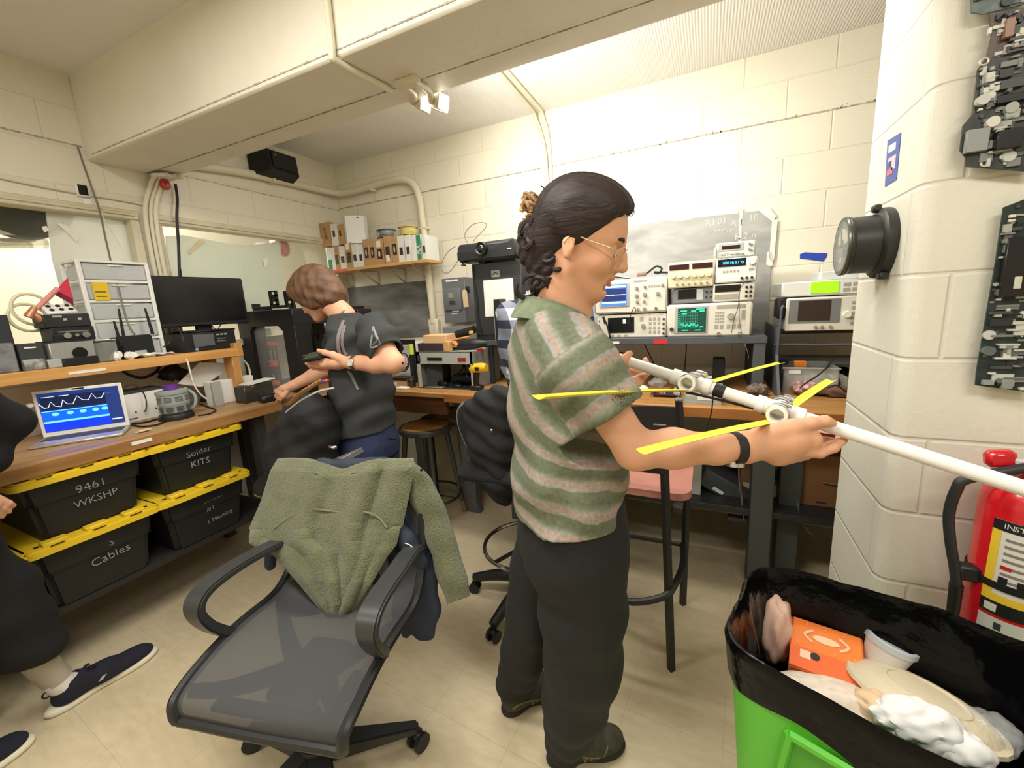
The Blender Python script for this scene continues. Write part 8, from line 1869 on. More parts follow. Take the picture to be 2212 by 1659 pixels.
# neck opening
S.cap(NB+A3([.012, 0, .002]), HW.p(-.02, 0, -.05), .060, .072, .004, '-'); S.cap(NB+A3([.065, .02, -.035]), NB+A3([.10, .04, .04]), .034, .05, .01, '-')
def stripe(V):
    xr = V[:, 0]*.98+V[:, 1]*.2; z = V[:, 2]
    t = np.clip((z-1.02)/.24, 0, 1); t = t*t*(3-2*t)
    a = math.radians(8)+t*math.radians(48); st = 1.14+(z-1.14)*np.cos(a)+(xr+.16)*np.sin(a)+.004*np.sin(14*xr)
    for p0, p1 in ((SHR, hem), (SHL, hl)):
        d = p1-p0; L = np.linalg.norm(d); d = d/L; tt = (V-p0) @ d; rad = np.linalg.norm(V-p0-np.outer(np.clip(tt, 0, L), d), axis=1)
        tor = np.hypot(V[:, 0]+.32, (V[:, 1]-.935)); m = (rad < .088) & (tt > .035) & ((V[:, 1]-p0[1])*np.sign(p0[1]-.935) > -.055)
        st = np.where(m, tt*1.0+.30, st)
    return st
SHM = mat('striped_shirt', (110, 120, 92), .85); N, L, p_ = nodes(SHM)
at_ = N.new('ShaderNodeAttribute'); at_.attribute_name = 'stripe'
tc = N.new('ShaderNodeTexCoord'); n1 = N.new('ShaderNodeTexNoise'); n1.inputs['Scale'].default_value = 38; n1.inputs['Detail'].default_value = 5; L.new(tc.outputs['Object'], n1.inputs[0])
ad = N.new('ShaderNodeMath'); ad.operation = 'MULTIPLY_ADD'; ad.inputs[1].default_value = .012; L.new(n1.outputs['Fac'], ad.inputs[0]); L.new(at_.outputs['Fac'], ad.inputs[2])
mu = N.new('ShaderNodeMath'); mu.operation = 'MULTIPLY'; mu.inputs[1].default_value = 1/.060; L.new(ad.outputs[0], mu.inputs[0])
fr_ = N.new('ShaderNodeMath'); fr_.operation = 'FRACT'; L.new(mu.outputs[0], fr_.inputs[0])
rp = N.new('ShaderNodeValToRGB'); L.new(fr_.outputs[0], rp.inputs[0]); cr = rp.color_ramp; cr.interpolation = 'LINEAR'
stops = [(0, (98, 105, 84)), (.36, (106, 112, 92)), (.42, (150, 146, 140)), (.54, (152, 146, 142)), (.595, (168, 140, 124)), (.645, (166, 138, 124)), (.69, (152, 148, 140)), (.80, (132, 134, 116)), (.88, (112, 117, 98)), (1, (98, 105, 84))]
cr.elements[0].position = 0; cr.elements[0].color = (*lin(stops[0][1]), 1); cr.elements[1].position = 1; cr.elements[1].color = (*lin(stops[-1][1]), 1)
for pos, c in stops[1:-1]: e = cr.elements.new(pos); e.color = (*lin(c), 1)
n2 = N.new('ShaderNodeTexNoise'); n2.inputs['Scale'].default_value = 120; L.new(tc.outputs['Object'], n2.inputs[0])
mx = N.new('ShaderNodeMix'); mx.data_type = 'RGBA'; mx.blend_type = 'OVERLAY'; mx.inputs[0].default_value = .45; L.new(rp.outputs[0], mx.inputs[6]); L.new(n2.outputs['Fac'], mx.inputs[7]); L.new(mx.outputs[2], p_.inputs['Base Color'])
V, F = S.mesh(); shirt = npobj(V, F, 'shirt', SHM, W, 2, attrs={'stripe': stripe})
# collar: band standing round the neck and folded leaf
def ring(c, ax, r1, r2, a0_, a1_, n):   # ellipse in the plane normal to ax
    ax = A3(ax)/np.linalg.norm(ax); e1 = np.cross(ax, [0, 1, 0]); e1 /= np.linalg.norm(e1); e2 = np.cross(ax, e1)
    return [c+e1*r1*math.cos(a0_+(a1_-a0_)*i/n)+e2*r2*math.sin(a0_+(a1_-a0_)*i/n) for i in range(n+1)]
nax = HW.p(-.03, 0, -.05)-NB; nax = nax/np.linalg.norm(nax)*.8+A3([0, 0, 1])*.2; nax /= np.linalg.norm(nax)
fa = A3([*FD, 0]); ra = A3([FD[1], -FD[0], 0]); cc_ = NB+nax*.004
def collar(u, v):
    a = math.pi*(.12+1.76*u); e = fa*math.cos(a)*.078+ra*math.sin(a)*.072
    op = .010*max(0, math.cos(a))
    if v < .45: f = v/.45; q = cc_+e*(1.02-.08*f)+nax*(.034*f-.006+.012*(1-math.cos(a))*.5*f)
    else: f = (v-.45)/.55; q = cc_+e*(.94+.30*f+.10*f*max(0, math.cos(a)))+nax*(.028-.036*f-.030*f*max(0, math.cos(a))+.012*(1-math.cos(a))*.5*(1-f))
    return Vector(q-A3([0, 0, .045])*((1+math.cos(a))/2)**1.5)
b = B().grid(collar, 40, 12, mat('collar_green', (118, 128, 102), .85, var=.14, vs=60), .003); b.obj('collar', W, world=1)
# back yoke seam and sleeve seam as thin raised lines
# trousers
PNT = mat('trousers_black', (24, 25, 27), .85, bump=.2, bs=200)
S = SDF((-.75, .66, .0), (.02, 1.34, 1.0), .0065)
Prof([(.97, -.298, .925, .165, .115), (.88, -.298, .93, .178, .125), (.80, -.31, .94, .18, .13), (.74, -.315, .95, .17, .12)], FD).add(S, .03)
kR, aR = A3([-.272, .925, .47]), A3([-.352, .985, .10]); kL, aL = A3([-.455, 1.02, .48]), A3([-.565, 1.085, .13])
hR, hL = A3([-.258, .872, .82]), A3([-.37, 1.01, .82])
S.chain([hR, hR*.5+kR*.5, kR, kR*.5+aR*.5, aR], [.104, .106, .099, .087, .068], .03); S.chain([hL, hL*.5+kL*.5, kL, kL*.5+aL*.5, aL], [.098, .094, .086, .076, .064], .02)
S.warp(lambda x, y, z: .004*np.sin(38*(x+y)+9*z)*np.clip((.8-z)*4, 0, 1)+.006*np.sin(55*z+12*x)*np.clip((.22-z)*8, 0, 1))
q = S._sub(S.lo, S.lo+S.v*S.n); X = q[1]
hemz = np.where(X[0]+.0*X[1] < -.45, .10, .062); S.F[:] = np.maximum(S.F, hemz-X[2])
V, F = S.mesh(); npobj(V, F, 'trousers', PNT, W, 2)
SHO = mat('hiking_shoe', (62, 60, 44), .8, var=.25, vs=50, bump=.4, bs=90); SOL = mat('dark_sole', (38, 34, 28), .8); STR = mat('shoe_trim', (120, 108, 78), .7)
for heel, toe in (((-.405, .972), (-.205, 1.118)), ((-.605, 1.06), (-.475, 1.235))):
    s_, P, R = shoe('shoe', W, heel, toe, SHO, SOL, .046, .088)
    L_ = 1
    for j, a in enumerate((.50, .58, .66, .74)): B().tube([Vector(P(a-.10, .047, .032)), Vector(P(a-.03, .040, .052)), Vector(P(a+.0, .014, .068-.02*(a-.5)))], .003, STR, 6, 4).obj('lace_strap', s_, world=1)
    B().tube([Vector(P(.06, .04, .05)), Vector(P(.22, .044, .060)), Vector(P(.42, .044, .045)), Vector(P(.6, .046, .034))], .005, STR, 6, 4, flat=.6).obj('side_trim', s_, world=1); B().tube([Vector(P(.86, .034, .04)), Vector(P(.94, .0, .052)), Vector(P(.86, -.034, .04))], .005, STR, 6, 4).obj('toe_trim', s_, world=1)
# wrist watch
wc = D(1587, 968, .829); wd = (WRR-ELR)/np.linalg.norm(WRR-ELR)
Mw = Matrix.Translation(wc) @ Vector(wd).to_track_quat('Z', 'Y').to_matrix().to_4x4()
wt = B(Mw).lathe([(.0295, -.009), (.033, -.009), (.033, .009), (.0295, .009), (.0295, -.009)], mat('watch_strap', (28, 26, 25), .6), Matrix.Diagonal((1, 1, 1, 1)), 30).obj('watch_strap', W, world=1)
dn = Vector((0, -.25, -1)).normalized(); dn = (dn-Vector(wd)*dn.dot(Vector(wd))).normalized()
B().cyl(Vector(wc)+dn*.026, Vector(wc)+dn*.036, .017, CHR, seg=24).obj('watch_case', wt, world=1)
# the antenna in her hands
BA, BB = D(1300, 763, 1.09), D(2212, 1055, .68); BBx = BA+(BB-BA)*1.22
t = thing('antenna', 'white pipe antenna with yellow tape measure elements held by the woman', 'antenna', (BA+BB)/2)
PVC = mat('pvc_white', (240, 239, 234), .35); YTP = mat('tape_yellow', (232, 222, 66), .45); BTP = mat('black_tape', (26, 24, 30), .4)
def onb(px):
    lo, hi = 0, 1.2; M_ = A3([_r2, _d2, _f])
    for _ in range(50):
        m = (lo+hi)/2; c = M_ @ (BA+(BB-BA)*m-A3([0, 0, CAMH])); x = c[0]/c[2]*FPX+1106
        if x < px: lo = m
        else: hi = m
    return BA+(BB-BA)*lo
bu = (BB-BA)/np.linalg.norm(BB-BA); rP = .0134
T1, T2 = onb(1493), onb(1683)
for a, c in ((BA, T1-bu*.02), (T1+bu*.02, T2-bu*.02), (T2+bu*.02, BBx)): B().cyl(a, c, rP, PVC, seg=24).obj('boom_tube', t, world=1)
ELs = ((T1, D(1163, 862, .575), D(1688, 785, 1.36)), (T2, D(1388, 980, .60), D(1797, 822, 1.12)))
for k, (T_, e0, e1) in enumerate(ELs):
    ed = e0-T_; ed = ed/np.linalg.norm(ed); px_ = ed-bu*(ed@bu); px_ = px_/np.linalg.norm(px_)
    cr_ = B(); cr_.cyl(T_-bu*.042, T_+bu*.042, .0172, PVC, seg=24)
    for s_ in (-1, 1): cr_.cyl(T_+bu*.028*s_, T_+bu*.044*s_, .0186, PVC, seg=24)
    cross = cr_.obj('cross_fitting', t, world=1)
    arm = B(); Ma = Matrix.Translation(T_) @ Vector(px_).to_track_quat('Z', 'Y').to_matrix().to_4x4()
    B(Ma).lathe([(.0132, .046), (.0132, .0), (.0135, -.0)][:2]+[(.0172, 0), (.0172, .030), (.0188, .032), (.0188, .046), (.0132, .046)], PVC, None, 28).obj('arm_socket', t, world=1); B(Ma).cyl((0, 0, .012), (0, 0, .016), .0131, mat('socket_shadow', (196, 192, 176), .6)).obj('socket_shade', cross, world=1)  # disc in the bore, coloured darker to stand for the shade inside
    B(Ma).lathe([(0, 0), (.0172, 0), (.0172, -.030), (.0188, -.032), (.0188, -.046), (.0132, -.046), (.0132, -.02), (0, -.02)], PVC, None, 28).obj('arm_socket', t, world=1)
    dnv = A3([0, 0, -1.0]); dnv = dnv-px_*(dnv@px_); dnv /= np.linalg.norm(dnv)
    for e in (e0, e1):
        s0 = T_+dnv*.0200+px_*(.022 if e is e0 else -.022)
        side_ = np.cross(e-s0, dnv); side_ /= np.linalg.norm(side_)
        def tp(u, v, s0=s0, e=e, side_=side_):
            q = s0+(e-s0)*u; w_ = (v-.5)*.0235; return Vector(q+side_*w_+dnv*(-.010*(2*v-1)**2*.45-.012*u*(1-u)))
        el = B().grid(tp, 30, 6, YTP, .0006).obj('tape_element', t, world=1)
        for j in range(24 if k else 20):
            u = .06+.9*j/24; q0 = tp(u, .05); q1 = tp(u, .5 if j % 4 == 0 else .25); n_ = Vector(dnv)*-.0009
            B().tube([q0-n_*.2+Vector(dnv)*.0012, q1+Vector(dnv)*.0012], .00055, INK, 4, 1).obj('scale_mark', el, world=1)
    for s_, off in ((1, .026), (-1, .028), (-1, .040)):
        Mc_ = Matrix.Translation(T_+px_*off*s_) @ Vector(px_).to_track_quat('Z', 'Y').to_matrix().to_4x4()
        cl = B(Mc_).lathe([(.0192, -.004), (.0215, -.004), (.0215, .004), (.0192, .004), (.0192, -.004)], CHR, None, 28).obj('hose_clamp', t, world=1)
        B().cyl(T_+px_*off*s_+A3([.010, 0, .020])-bu*.006, T_+px_*off*s_+A3([.010, 0, .020])+bu*.014, .005, CHR, seg=10).obj('clamp_screw', cl, world=1)
tb = T1+bu*.052; B().cyl(tb, tb+bu*.022, .0150, BTP, seg=24).obj('black_tape_wrap', t, world=1)
wp = [Vector(T1+A3([-.01, -.015, -.022])), Vector(T1+bu*.04+A3([0, -.012, -.020])), Vector(T1+bu*.12+A3([0, 0, -.016])), Vector(T2-bu*.04+A3([0, 0, -.016])), Vector(T2+A3([0, 0, -.022]))]
B().tube(wp, .003, CBL, 6, 6).obj('coax_wire', t, world=1)
B().tube([Vector(T2+bu*.01+A3([0, 0, -.022])), Vector(T2+bu*.06+A3([0, 0, -.024])), Vector(T2+bu*.10+A3([0, .004, -.018]))], .003, mat('maroon_wire', (120, 30, 60), .4), 6, 4).obj('coax_wire', t, world=1)
B().tube([Vector(T1+bu*.05+A3([0, 0, -.016])), Vector(T1+bu*.05+A3([-.003, .004, -.06])), Vector(T1+bu*.035+A3([0, .01, -.12]))], .0016, CBL, 5, 4).obj('loose_wire', t, world=1)
# the man in the dark printed shirt at the bench end
G = thing('person', 'man with wavy brown hair and a dark printed shirt leaning over the bench', 'person', (-1.68, 1.62, 0))
SK2 = skin_mat('skin_fair', (224, 176, 146), (190, 112, 102))
def AY(x, y, Y): return np.array(at(x, y, Y=Y))
HG = Head(AY(688, 640, 1.60), math.radians(192), math.radians(30), math.radians(-4), 1.0)
NG = AY(742, 682, 1.62); SLG = AY(800, 712, 1.47); ELG = AY(851, 784, 1.42); WLG = AY(757, 783, 1.40)
SRG = AY(745, 716, 1.80); ERG = AY(712, 795, 1.80); WRG = AY(632, 833, 1.66)
S = SDF((-2.55, 1.28, .88), (-1.2, 1.95, 1.72), .0035)
HG.build(S)
S.cap(HG.p(-.03, 0, -.04), NG, .056, .062, .03); S.cap(NG+A3([.03, -.07, -.07]), NG+A3([.02, .08, -.07]), .045, .045, .04)
S.chain([SLG, SLG*.5+ELG*.5, ELG], [.054, .052, .044], .02); S.chain([ELG, ELG*.6+WLG*.4, WLG], [.044, .046, .030], .02)
S.chain([SRG, SRG*.5+ERG*.5, ERG], [.052, .05, .044], .02); S.chain([ERG, ERG*.6+WRG*.4, WRG], [.044, .043, .029], .02)
# left hand holding a phone, palm up
q1, q2 = AY(728, 786, 1.395), AY(706, 788, 1.39)
S.chain([WLG, q1, q2], [.030, .034, .033], .02, flat=((0, .3, 1), .7)); S.chain([AY(738, 775, 1.38), AY(718, 766, 1.37), AY(702, 762, 1.37), AY(688, 757, 1.375)], [.020, .0155, .0130, .0095], .008)
for k, (ya, yb_, dd, L_) in enumerate(((780, 776, 1.372, 0), (786, 783, 1.385, 3), (793, 791, 1.40, 0), (798, 797, 1.415, -6))):
    S.chain([AY(708, ya, dd+.01), AY(688-L_*.5, ya-2, dd), AY(672-L_, yb_-2, dd+.005), AY(662-L_, yb_-6, dd+.02)], [.0145, .0120, .0108, .0085], .006)
# right hand resting with fingertips on a black device
r1, r2 = AY(617, 840, 1.635), AY(604, 846, 1.62)
S.chain([WRG, r1, r2], [.029, .033, .031], .02, flat=((.2, .3, 1), .72))
for k, (xa, ya, xb, yb_, xc, yc, Yc) in enumerate(((606, 842, 596, 846, 587, 856, 1.66), (604, 846, 594, 850, 586, 862, 1.63), (604, 850, 597, 856, 592, 866, 1.60), (608, 853, 602, 860, 598, 868, 1.58))):
    S.chain([AY(xa, ya, Yc-.005), AY(xb, yb_, Yc-.005), AY(xc, yc, Yc)], [.0135, .0115, .0090], .006)
S.chain([AY(618, 848, 1.60), AY(612, 856, 1.575), AY(606, 864, 1.57)], [.016, .0125, .010], .008)
V, F = S.mesh(); npobj(V, F, 'body', SK2, G, 2, attrs={'lip': HG.lipfn})
HRM = mat('hair_brown', (104, 76, 56), .5, var=.3, vs=26, bump=.15, bs=90)
strands(HRM, (1, 1, .25), 60)
eyes(HG, G, HRM)
S = SDF(tuple(HG.p(0, 0, .02)-.26), tuple(HG.p(0, 0, .02)+.26), .005)
S.ell(HG.p(-.012, 0, .060), (.122, .104, .104), HG.R, .01); S.ell(HG.p(-.055, 0, -.01), (.090, .096, .090), HG.R, .05); S.ell(HG.p(.062, 0, .086), (.062, .080, .045), HG.R, .04)
for q in (-1, 1): S.ell(HG.p(.010, q*.078, .0), (.050, .026, .062), HG.R, .03); S.cap(HG.p(.075, q*.04, .085), HG.p(.072, q*.066, .035), .022, .014, .02)
S.ell(HG.p(-.07, 0, -.065), (.055, .075, .035), HG.R, .03)
fc = HG.p(.118, 0, -.03); S.ell(fc, (.070, .064, .085), HG.R, .012, '-')
def wave(x, y, z):
    lf = (x-HG.o[0])*HG.f[0]+(y-HG.o[1])*HG.f[1]+(z-HG.o[2])*HG.f[2]; lu = (x-HG.o[0])*HG.u[0]+(y-HG.o[1])*HG.u[1]+(z-HG.o[2])*HG.u[2]; lr = (x-HG.o[0])*HG.r[0]+(y-HG.o[1])*HG.r[1]
    low = np.clip((.06-lu)*12, 0, 1)
    return .004*low*np.sin(60*lu+50*lf+2*np.sin(40*lf))+.0018*np.sin(150*lf+60*lr+40*lu)+.003*low*np.sin(90*lf-70*lu)
S.warp(wave)
V, F = S.mesh(); npobj(V, F, 'hair', HRM, G, 2)
# shirt
WH = AY(790, 925, 1.60); FG = A3([-.97, -.2]); cx0, cy0 = NG[0], NG[1]
zt = NG[2]; zh = AY(800, 935, 1.55)[2]
def cxz(px, py): return AY(px, py, 1.60)[0]
rows = [(zt+.012, NG[0]+.01, 1.62, .070, .066), (zt-.02, NG[0]+.03, 1.62, .125, .085), (zt-.07, cxz(765, 715), 1.62, .185, .105), (zt-.16, cxz(772, 755), 1.61, .20, .12), (zt-.34, cxz(790, 840), 1.59, .185, .125), ((zt+zh)/2-.08, cxz(795, 885), 1.58, .185, .128), (zh, cxz(803, 930), 1.57, .19, .135)]
TG = Prof(rows, FG)
S = SDF((-2.2, 1.25, zh-.06), (-1.15, 2.0, zt+.08), .006)
TG.add(S, .03)
hemL = AY(826, 762, 1.43); dL = (ELG-SLG)/np.linalg.norm(ELG-SLG); hemR = SRG*.25+ERG*.75; dR = (ERG-SRG)/np.linalg.norm(ERG-SRG)
hemL = SLG+dL*np.linalg.norm(ELG-SLG)*.72
S.chain([SLG+A3([0, .02, 0]), SLG*.5+hemL*.5, hemL+dL*.03], [.078, .080, .082], .05); S.chain([SRG, SRG*.5+hemR*.5, hemR+dR*.03], [.075, .076, .076], .05)
S.warp(lambda x, y, z: .006*np.sin(26*z+14*x)*np.clip((zt-.2-z)*5, 0, 1)+.004*np.sin(40*(x*.7-z))+.003*np.sin(60*z-30*x))
q = S._sub(S.lo, S.lo+S.v*S.n); X = q[1]
for c_, n_, rad in ((hemL, dL, .14), (hemR, dR, .13)):
    t_ = sum((X[i]-c_[i])*n_[i] for i in range(3)); rr2 = np.sqrt(sum((X[i]-c_[i])**2 for i in range(3))); S.F[:] = np.where(rr2 < rad, np.maximum(S.F, t_), S.F)
S.cap(hemL-dL*.02, hemL+dL*.09, .066, .072, .004, '-'); S.cap(hemR-dR*.02, hemR+dR*.08, .06, .066, .004, '-')
S.cap(NG+A3([-.01, 0, .004]), HG.p(-.02, 0, -.05), .064, .076, .004, '-')
S.F[:] = np.maximum(S.F, (zh+.02*np.sin(9*(X[0]+1.7))+.0*X[1])-X[2])
V, F = S.mesh(); TSH = mat('dark_tee', (52, 54, 55), .85, var=.05, vs=14, bump=.2, bs=180)
sh = npobj(V, F, 'shirt', TSH, G, 2)
# printed motif: thin shapes laid on the shirt surface
from mathutils.bvhtree import BVHTree
def decal(px, nm, m, obj_, lift=.0012, wdt=None, par=None):
    me = obj_.data; mwx = obj_.parent.matrix_basis
    bv = BVHTree.FromPolygons([mwx @ v.co for v in me.vertices], [tuple(p.vertices) for p in me.polygons])
    o_ = Vector((0, 0, CAMH)); P = []
    for x, y in px:
        r = ray(x, y).normalized(); h = bv.ray_cast(o_, r)
        if h[0] is None: continue
        n_ = h[1] if h[1].dot(r) < 0 else -h[1]; P.append(h[0]+n_*lift)
    if len(P) < 3: return
    if wdt: return B().tube(P, wdt, m, 5, 3, flat=.5).obj(nm, par or obj_, world=1)
    return B().tube(P, .002, m, 4, 2).obj(nm, par or obj_, world=1)
MOT = mat('print_mauve', (126, 116, 118), .85); MOT2 = mat('print_grey', (140, 140, 138), .85)
for pts, wd_, m in (([(742, 693), (735, 712), (730, 732), (731, 752), (736, 768)], .0085, MOT), ([(745, 704), (740, 722), (739, 742), (744, 760), (750, 768)], .007, MOT), ([(738, 700), (744, 716), (737, 722), (733, 715)], .004, MOT), ([(728, 735), (731, 752), (738, 766), (748, 774)], .004, MOT2), ([(752, 800), (760, 815), (768, 830), (774, 842)], .0085, MOT2), ([(756, 803), (763, 816), (770, 832)], .006, MOT2),
                 ([(806, 706), (811, 720), (820, 738), (830, 747)], .005, MOT2), ([(806, 710), (803, 730), (801, 750), (815, 748), (828, 746)], .004, MOT2), ([(808, 722), (815, 735), (808, 742), (804, 746)], .004, MOT2), ([(812, 728), (822, 742), (816, 747)], .003, MOT2)):
    decal(pts, 'print_motif', m, sh, wdt=wd_)
o = B().box(at(740, 672, Y=1.53), (.03, .012, .012), mat('pale_clip', (226, 206, 170), .5), .003, rot(0, -40, 0)).obj('necklace_clip', G, 'pale tag at the nape', world=1)
# jeans and shoes, mostly hidden by the draped chair
JN = mat('jeans_navy', (40, 50, 84), .85, var=.12, vs=18, bump=.25, bs=160)
xh = cxz(805, 935)
S = SDF((-2.0, 1.25, 0), (-1.25, 1.95, zh+.12), .008)
Prof([(zh+.08, xh-.01, 1.57, .165, .12), (zh-.06, xh, 1.57, .175, .128), (zh-.14, xh, 1.57, .17, .12)], FG).add(S, .03)
k1, k2 = A3([xh-.02, 1.47, .5]), A3([xh-.04, 1.70, .5]); f1, f2 = A3([xh-.02, 1.45, .09]), A3([xh+.06, 1.72, .09])
S.chain([A3([xh, 1.50, zh-.1]), k1, f1], [.105, .082, .068], .03); S.chain([A3([xh-.02, 1.66, zh-.1]), k2, f2], [.105, .082, .068], .03)
S.half((0, 0, .055), (0, 0, -1)); V, F = S.mesh(); jo = npobj(V, F, 'trousers', JN, G, 2)
for f_ in (f1, f2): shoe('shoe', G, (f_[0]+.08, f_[1]+.01), (f_[0]-.2, f_[1]-.04), BLKM, SOL)
dl = decal([(838, 945), (846, 948), (856, 947), (865, 944)], 'pocket_seam', mat('jeans_dark', (24, 30, 56), .8), jo, wdt=.003)
# watch
wcg = WLG*.86+ELG*.14; wdg = (ELG-WLG)/np.linalg.norm(ELG-WLG)
Mw = Matrix.Translation(wcg) @ Vector(wdg).to_track_quat('Z', 'Y').to_matrix().to_4x4()
wt = B(Mw).lathe([(.0345, -.009), (.038, -.009), (.038, .009), (.0345, .009), (.0345, -.009)], mat('watch_steel', (150, 140, 126), .3, .8), None, 28).obj('watch_strap', G, world=1)
wf = at(748, 787, Y=1.35); cdir = (Vector((0, 0, CAMH))-Vector(wcg)).normalized(); cdir = (cdir-Vector(wdg)*cdir.dot(Vector(wdg))).normalized()
Mf = frame(Vector(wcg)+cdir*.038, wdg, cdir); B(Mf).box((0, 0, 0), (.034, .036, .009), CHR, .004).obj('watch_case', wt, world=1); B(Mf).box((0, 0, .005), (.026, .028, .001), mat('watch_dial', (206, 204, 196), .3)).obj('watch_dial', wt, world=1)
t = thing('phone', 'black handheld device in the left hand of the man in the dark shirt', 'phone', at(678, 772, Y=1.38))
pc = Vector(AY(680, 770, 1.372)); pd_ = Vector(AY(660, 772, 1.372)-AY(712, 764, 1.365)).normalized()
Mp = frame(pc, pd_, (0, -.5, .85)); B(Mp).box((0, 0, 0), (.13, .062, .018), BLK, .007, seg=2).obj('shell', t, world=1); B(Mp).box((0, 0, .0092), (.10, .05, .001), SCRN).obj('screen', t, world=1)
B(Mp).tube([(.05, 0, 0), (.08, 0, .006), (.085, -.02, 0)], .008, BLK, 8, 3).obj('grip_end', t, world=1)
# the person in the plaid shirt, mostly behind the woman
Q = thing('person', 'person in a blue and white plaid shirt standing behind the woman at the instruments', 'person', (-.78, 1.86, 0))
PX0, PX1 = at(1082, 700, Y=1.85).x, at(1284, 700, Y=1.85).x; pcx = (PX0+PX1)/2-.01
HQ = Head(A3([pcx+.03, 1.90, 1.585]), math.radians(80), math.radians(38), 0, .92)
S = SDF((PX0-.2, 1.55, .9), (PX1+.2, 2.3, 1.75), .005)
HQ.build(S); S.cap(HQ.p(-.03, 0, -.04), (pcx, 1.84, 1.42), .052, .06, .03)
sq = {}
for q in (-1, 1):
    sh_ = A3([pcx+q*.17, 1.85, 1.37]); el = A3([pcx+q*.19, 1.88, 1.12]); wr_ = A3([pcx+q*.13, 2.08, 1.2]); sq[q] = (sh_, el, wr_)
    if q == 1: wr_ = AY(1262, 700, 1.80); sq[q] = (sh_, el, wr_)
    S.chain([sh_, el], [.05, .042], .02); S.chain([el, wr_], [.042, .028], .02)
    d = A3([-.25*q, .95, .1]) if q < 0 else A3([-.6, -.1, .55]); d /= np.linalg.norm(d)
    S.chain([wr_, wr_+d*.05, wr_+d*.085], [.028, .032, .028], .02)
    s2_ = np.cross(d, [0, 0, 1]); s2_ /= np.linalg.norm(s2_)
    for j in range(4): b0 = wr_+d*.085+s2_*(j-1.5)*.018; S.chain([b0, b0+d*.03+A3([0, 0, -.004]), b0+d*(.055-.006*abs(j-1.3))+A3([0, 0, -.016])], [.0125, .0105, .008], .005)
    S.chain([wr_+d*.03+s2_*.024*q, wr_+d*.06+s2_*.044*q, wr_+d*.085+s2_*.046*q], [.015, .012, .009], .008)
V, F = S.mesh(); npobj(V, F, 'body', SK, Q, 2, attrs={'lip': HQ.lipfn}); eyes(HQ, Q, HRB)
S = SDF(tuple(HQ.p(0, 0, .02)-.2), tuple(HQ.p(0, 0, .02)+.2), .006)
S.ell(HQ.p(-.012, 0, .05), (.104, .084, .09), HQ.R, .01); S.half(HQ.p(.045, 0, .03), HQ.f*.74-HQ.u*.67, .006); V, F = S.mesh(); npobj(V, F, 'hair', HRB, Q, 2)
PLD = mat('plaid_shirt', (200, 202, 210), .85); N, L, p_ = nodes(PLD)
tc = N.new('ShaderNodeTexCoord'); sx = N.new('ShaderNodeSeparateXYZ'); L.new(tc.outputs['Object'], sx.inputs[0])
def band(src, period, lo, ph, nm):
    ad_ = N.new('ShaderNodeMath'); ad_.operation = 'MULTIPLY_ADD'; ad_.inputs[1].default_value = 1/period; ad_.inputs[2].default_value = ph; L.new(src, ad_.inputs[0])
    fr2 = N.new('ShaderNodeMath'); fr2.operation = 'FRACT'; L.new(ad_.outputs[0], fr2.inputs[0]); g = N.new('ShaderNodeMath'); g.operation = 'LESS_THAN'; g.inputs[1].default_value = lo; L.new(fr2.outputs[0], g.inputs[0]); return g.outputs[0]
ax_ = N.new('ShaderNodeMath'); ax_.operation = 'ADD'; L.new(sx.outputs[0], ax_.inputs[0]); L.new(sx.outputs[1], ax_.inputs[1])
b1 = band(ax_.outputs[0], .095, .42, .1, ''); b2 = band(sx.outputs[2], .095, .42, .3, ''); b3 = band(ax_.outputs[0], .095, .08, .45, ''); b4 = band(sx.outputs[2], .095, .08, .55, '')
su = N.new('ShaderNodeMath'); su.operation = 'ADD'; L.new(b1, su.inputs[0]); L.new(b2, su.inputs[1]); su2 = N.new('ShaderNodeMath'); su2.operation = 'MULTIPLY'; su2.inputs[1].default_value = .5; L.new(su.outputs[0], su2.inputs[0])
rp = N.new('ShaderNodeValToRGB'); rp.color_ramp.interpolation = 'CONSTANT'; e0_ = rp.color_ramp.elements; e0_[0].color = (*lin((216, 218, 222)), 1); e0_[1].position = .75; e0_[1].color = (*lin((44, 48, 66)), 1); e_ = e0_.new(.25); e_.color = (*lin((132, 138, 156)), 1)
L.new(su2.outputs[0], rp.inputs[0]); L.new(rp.outputs[0], p_.inputs['Base Color'])
S = SDF((PX0-.2, 1.55, .82), (PX1+.2, 2.3, 1.52), .006)
Prof([(1.455, pcx, 1.85, .07, .06), (1.43, pcx, 1.84, .12, .075), (1.385, pcx, 1.84, .185, .10), (1.3, pcx, 1.84, .205, .125), (1.1, pcx, 1.85, .19, .125), (.85, pcx, 1.86, .195, .13)], (.1, 1)).add(S, .02)
for q in (-1, 1):
    a_, c_, w_ = sq[q]; S.chain([a_, c_], [.068, .06], .03); S.chain([c_, c_*.15+w_*.85], [.06, .048], .02); dd_ = (w_-c_)/np.linalg.norm(w_-c_); S.cap(c_*.2+w_*.8, w_+dd_*.06, .036, .04, .003, '-')
S.cap((pcx, 1.85, 1.43), tuple(HQ.p(-.02, 0, -.06)), .066, .07, .004, '-'); S.warp(lambda x, y, z: .004*np.sin(40*z+20*x)+.003*np.sin(50*x-30*z))
V, F = S.mesh(); npobj(V, F, 'shirt', PLD, Q, 2)
B().grid(lambda u, v: Vector((pcx+.075*math.cos(math.pi*(1.1+1.8*u)), 1.848+.068*math.sin(math.pi*(1.1+1.8*u)), 1.425+.04*v+.01*math.sin(6*u))), 24, 4, PLD, .003).obj('collar', Q, world=1)
S = SDF((pcx-.3, 1.6, 0), (pcx+.3, 2.1, .95), .009)
Prof([(.90, pcx, 1.86, .165, .115), (.76, pcx, 1.86, .17, .12)], (0, 1)).add(S, .03)
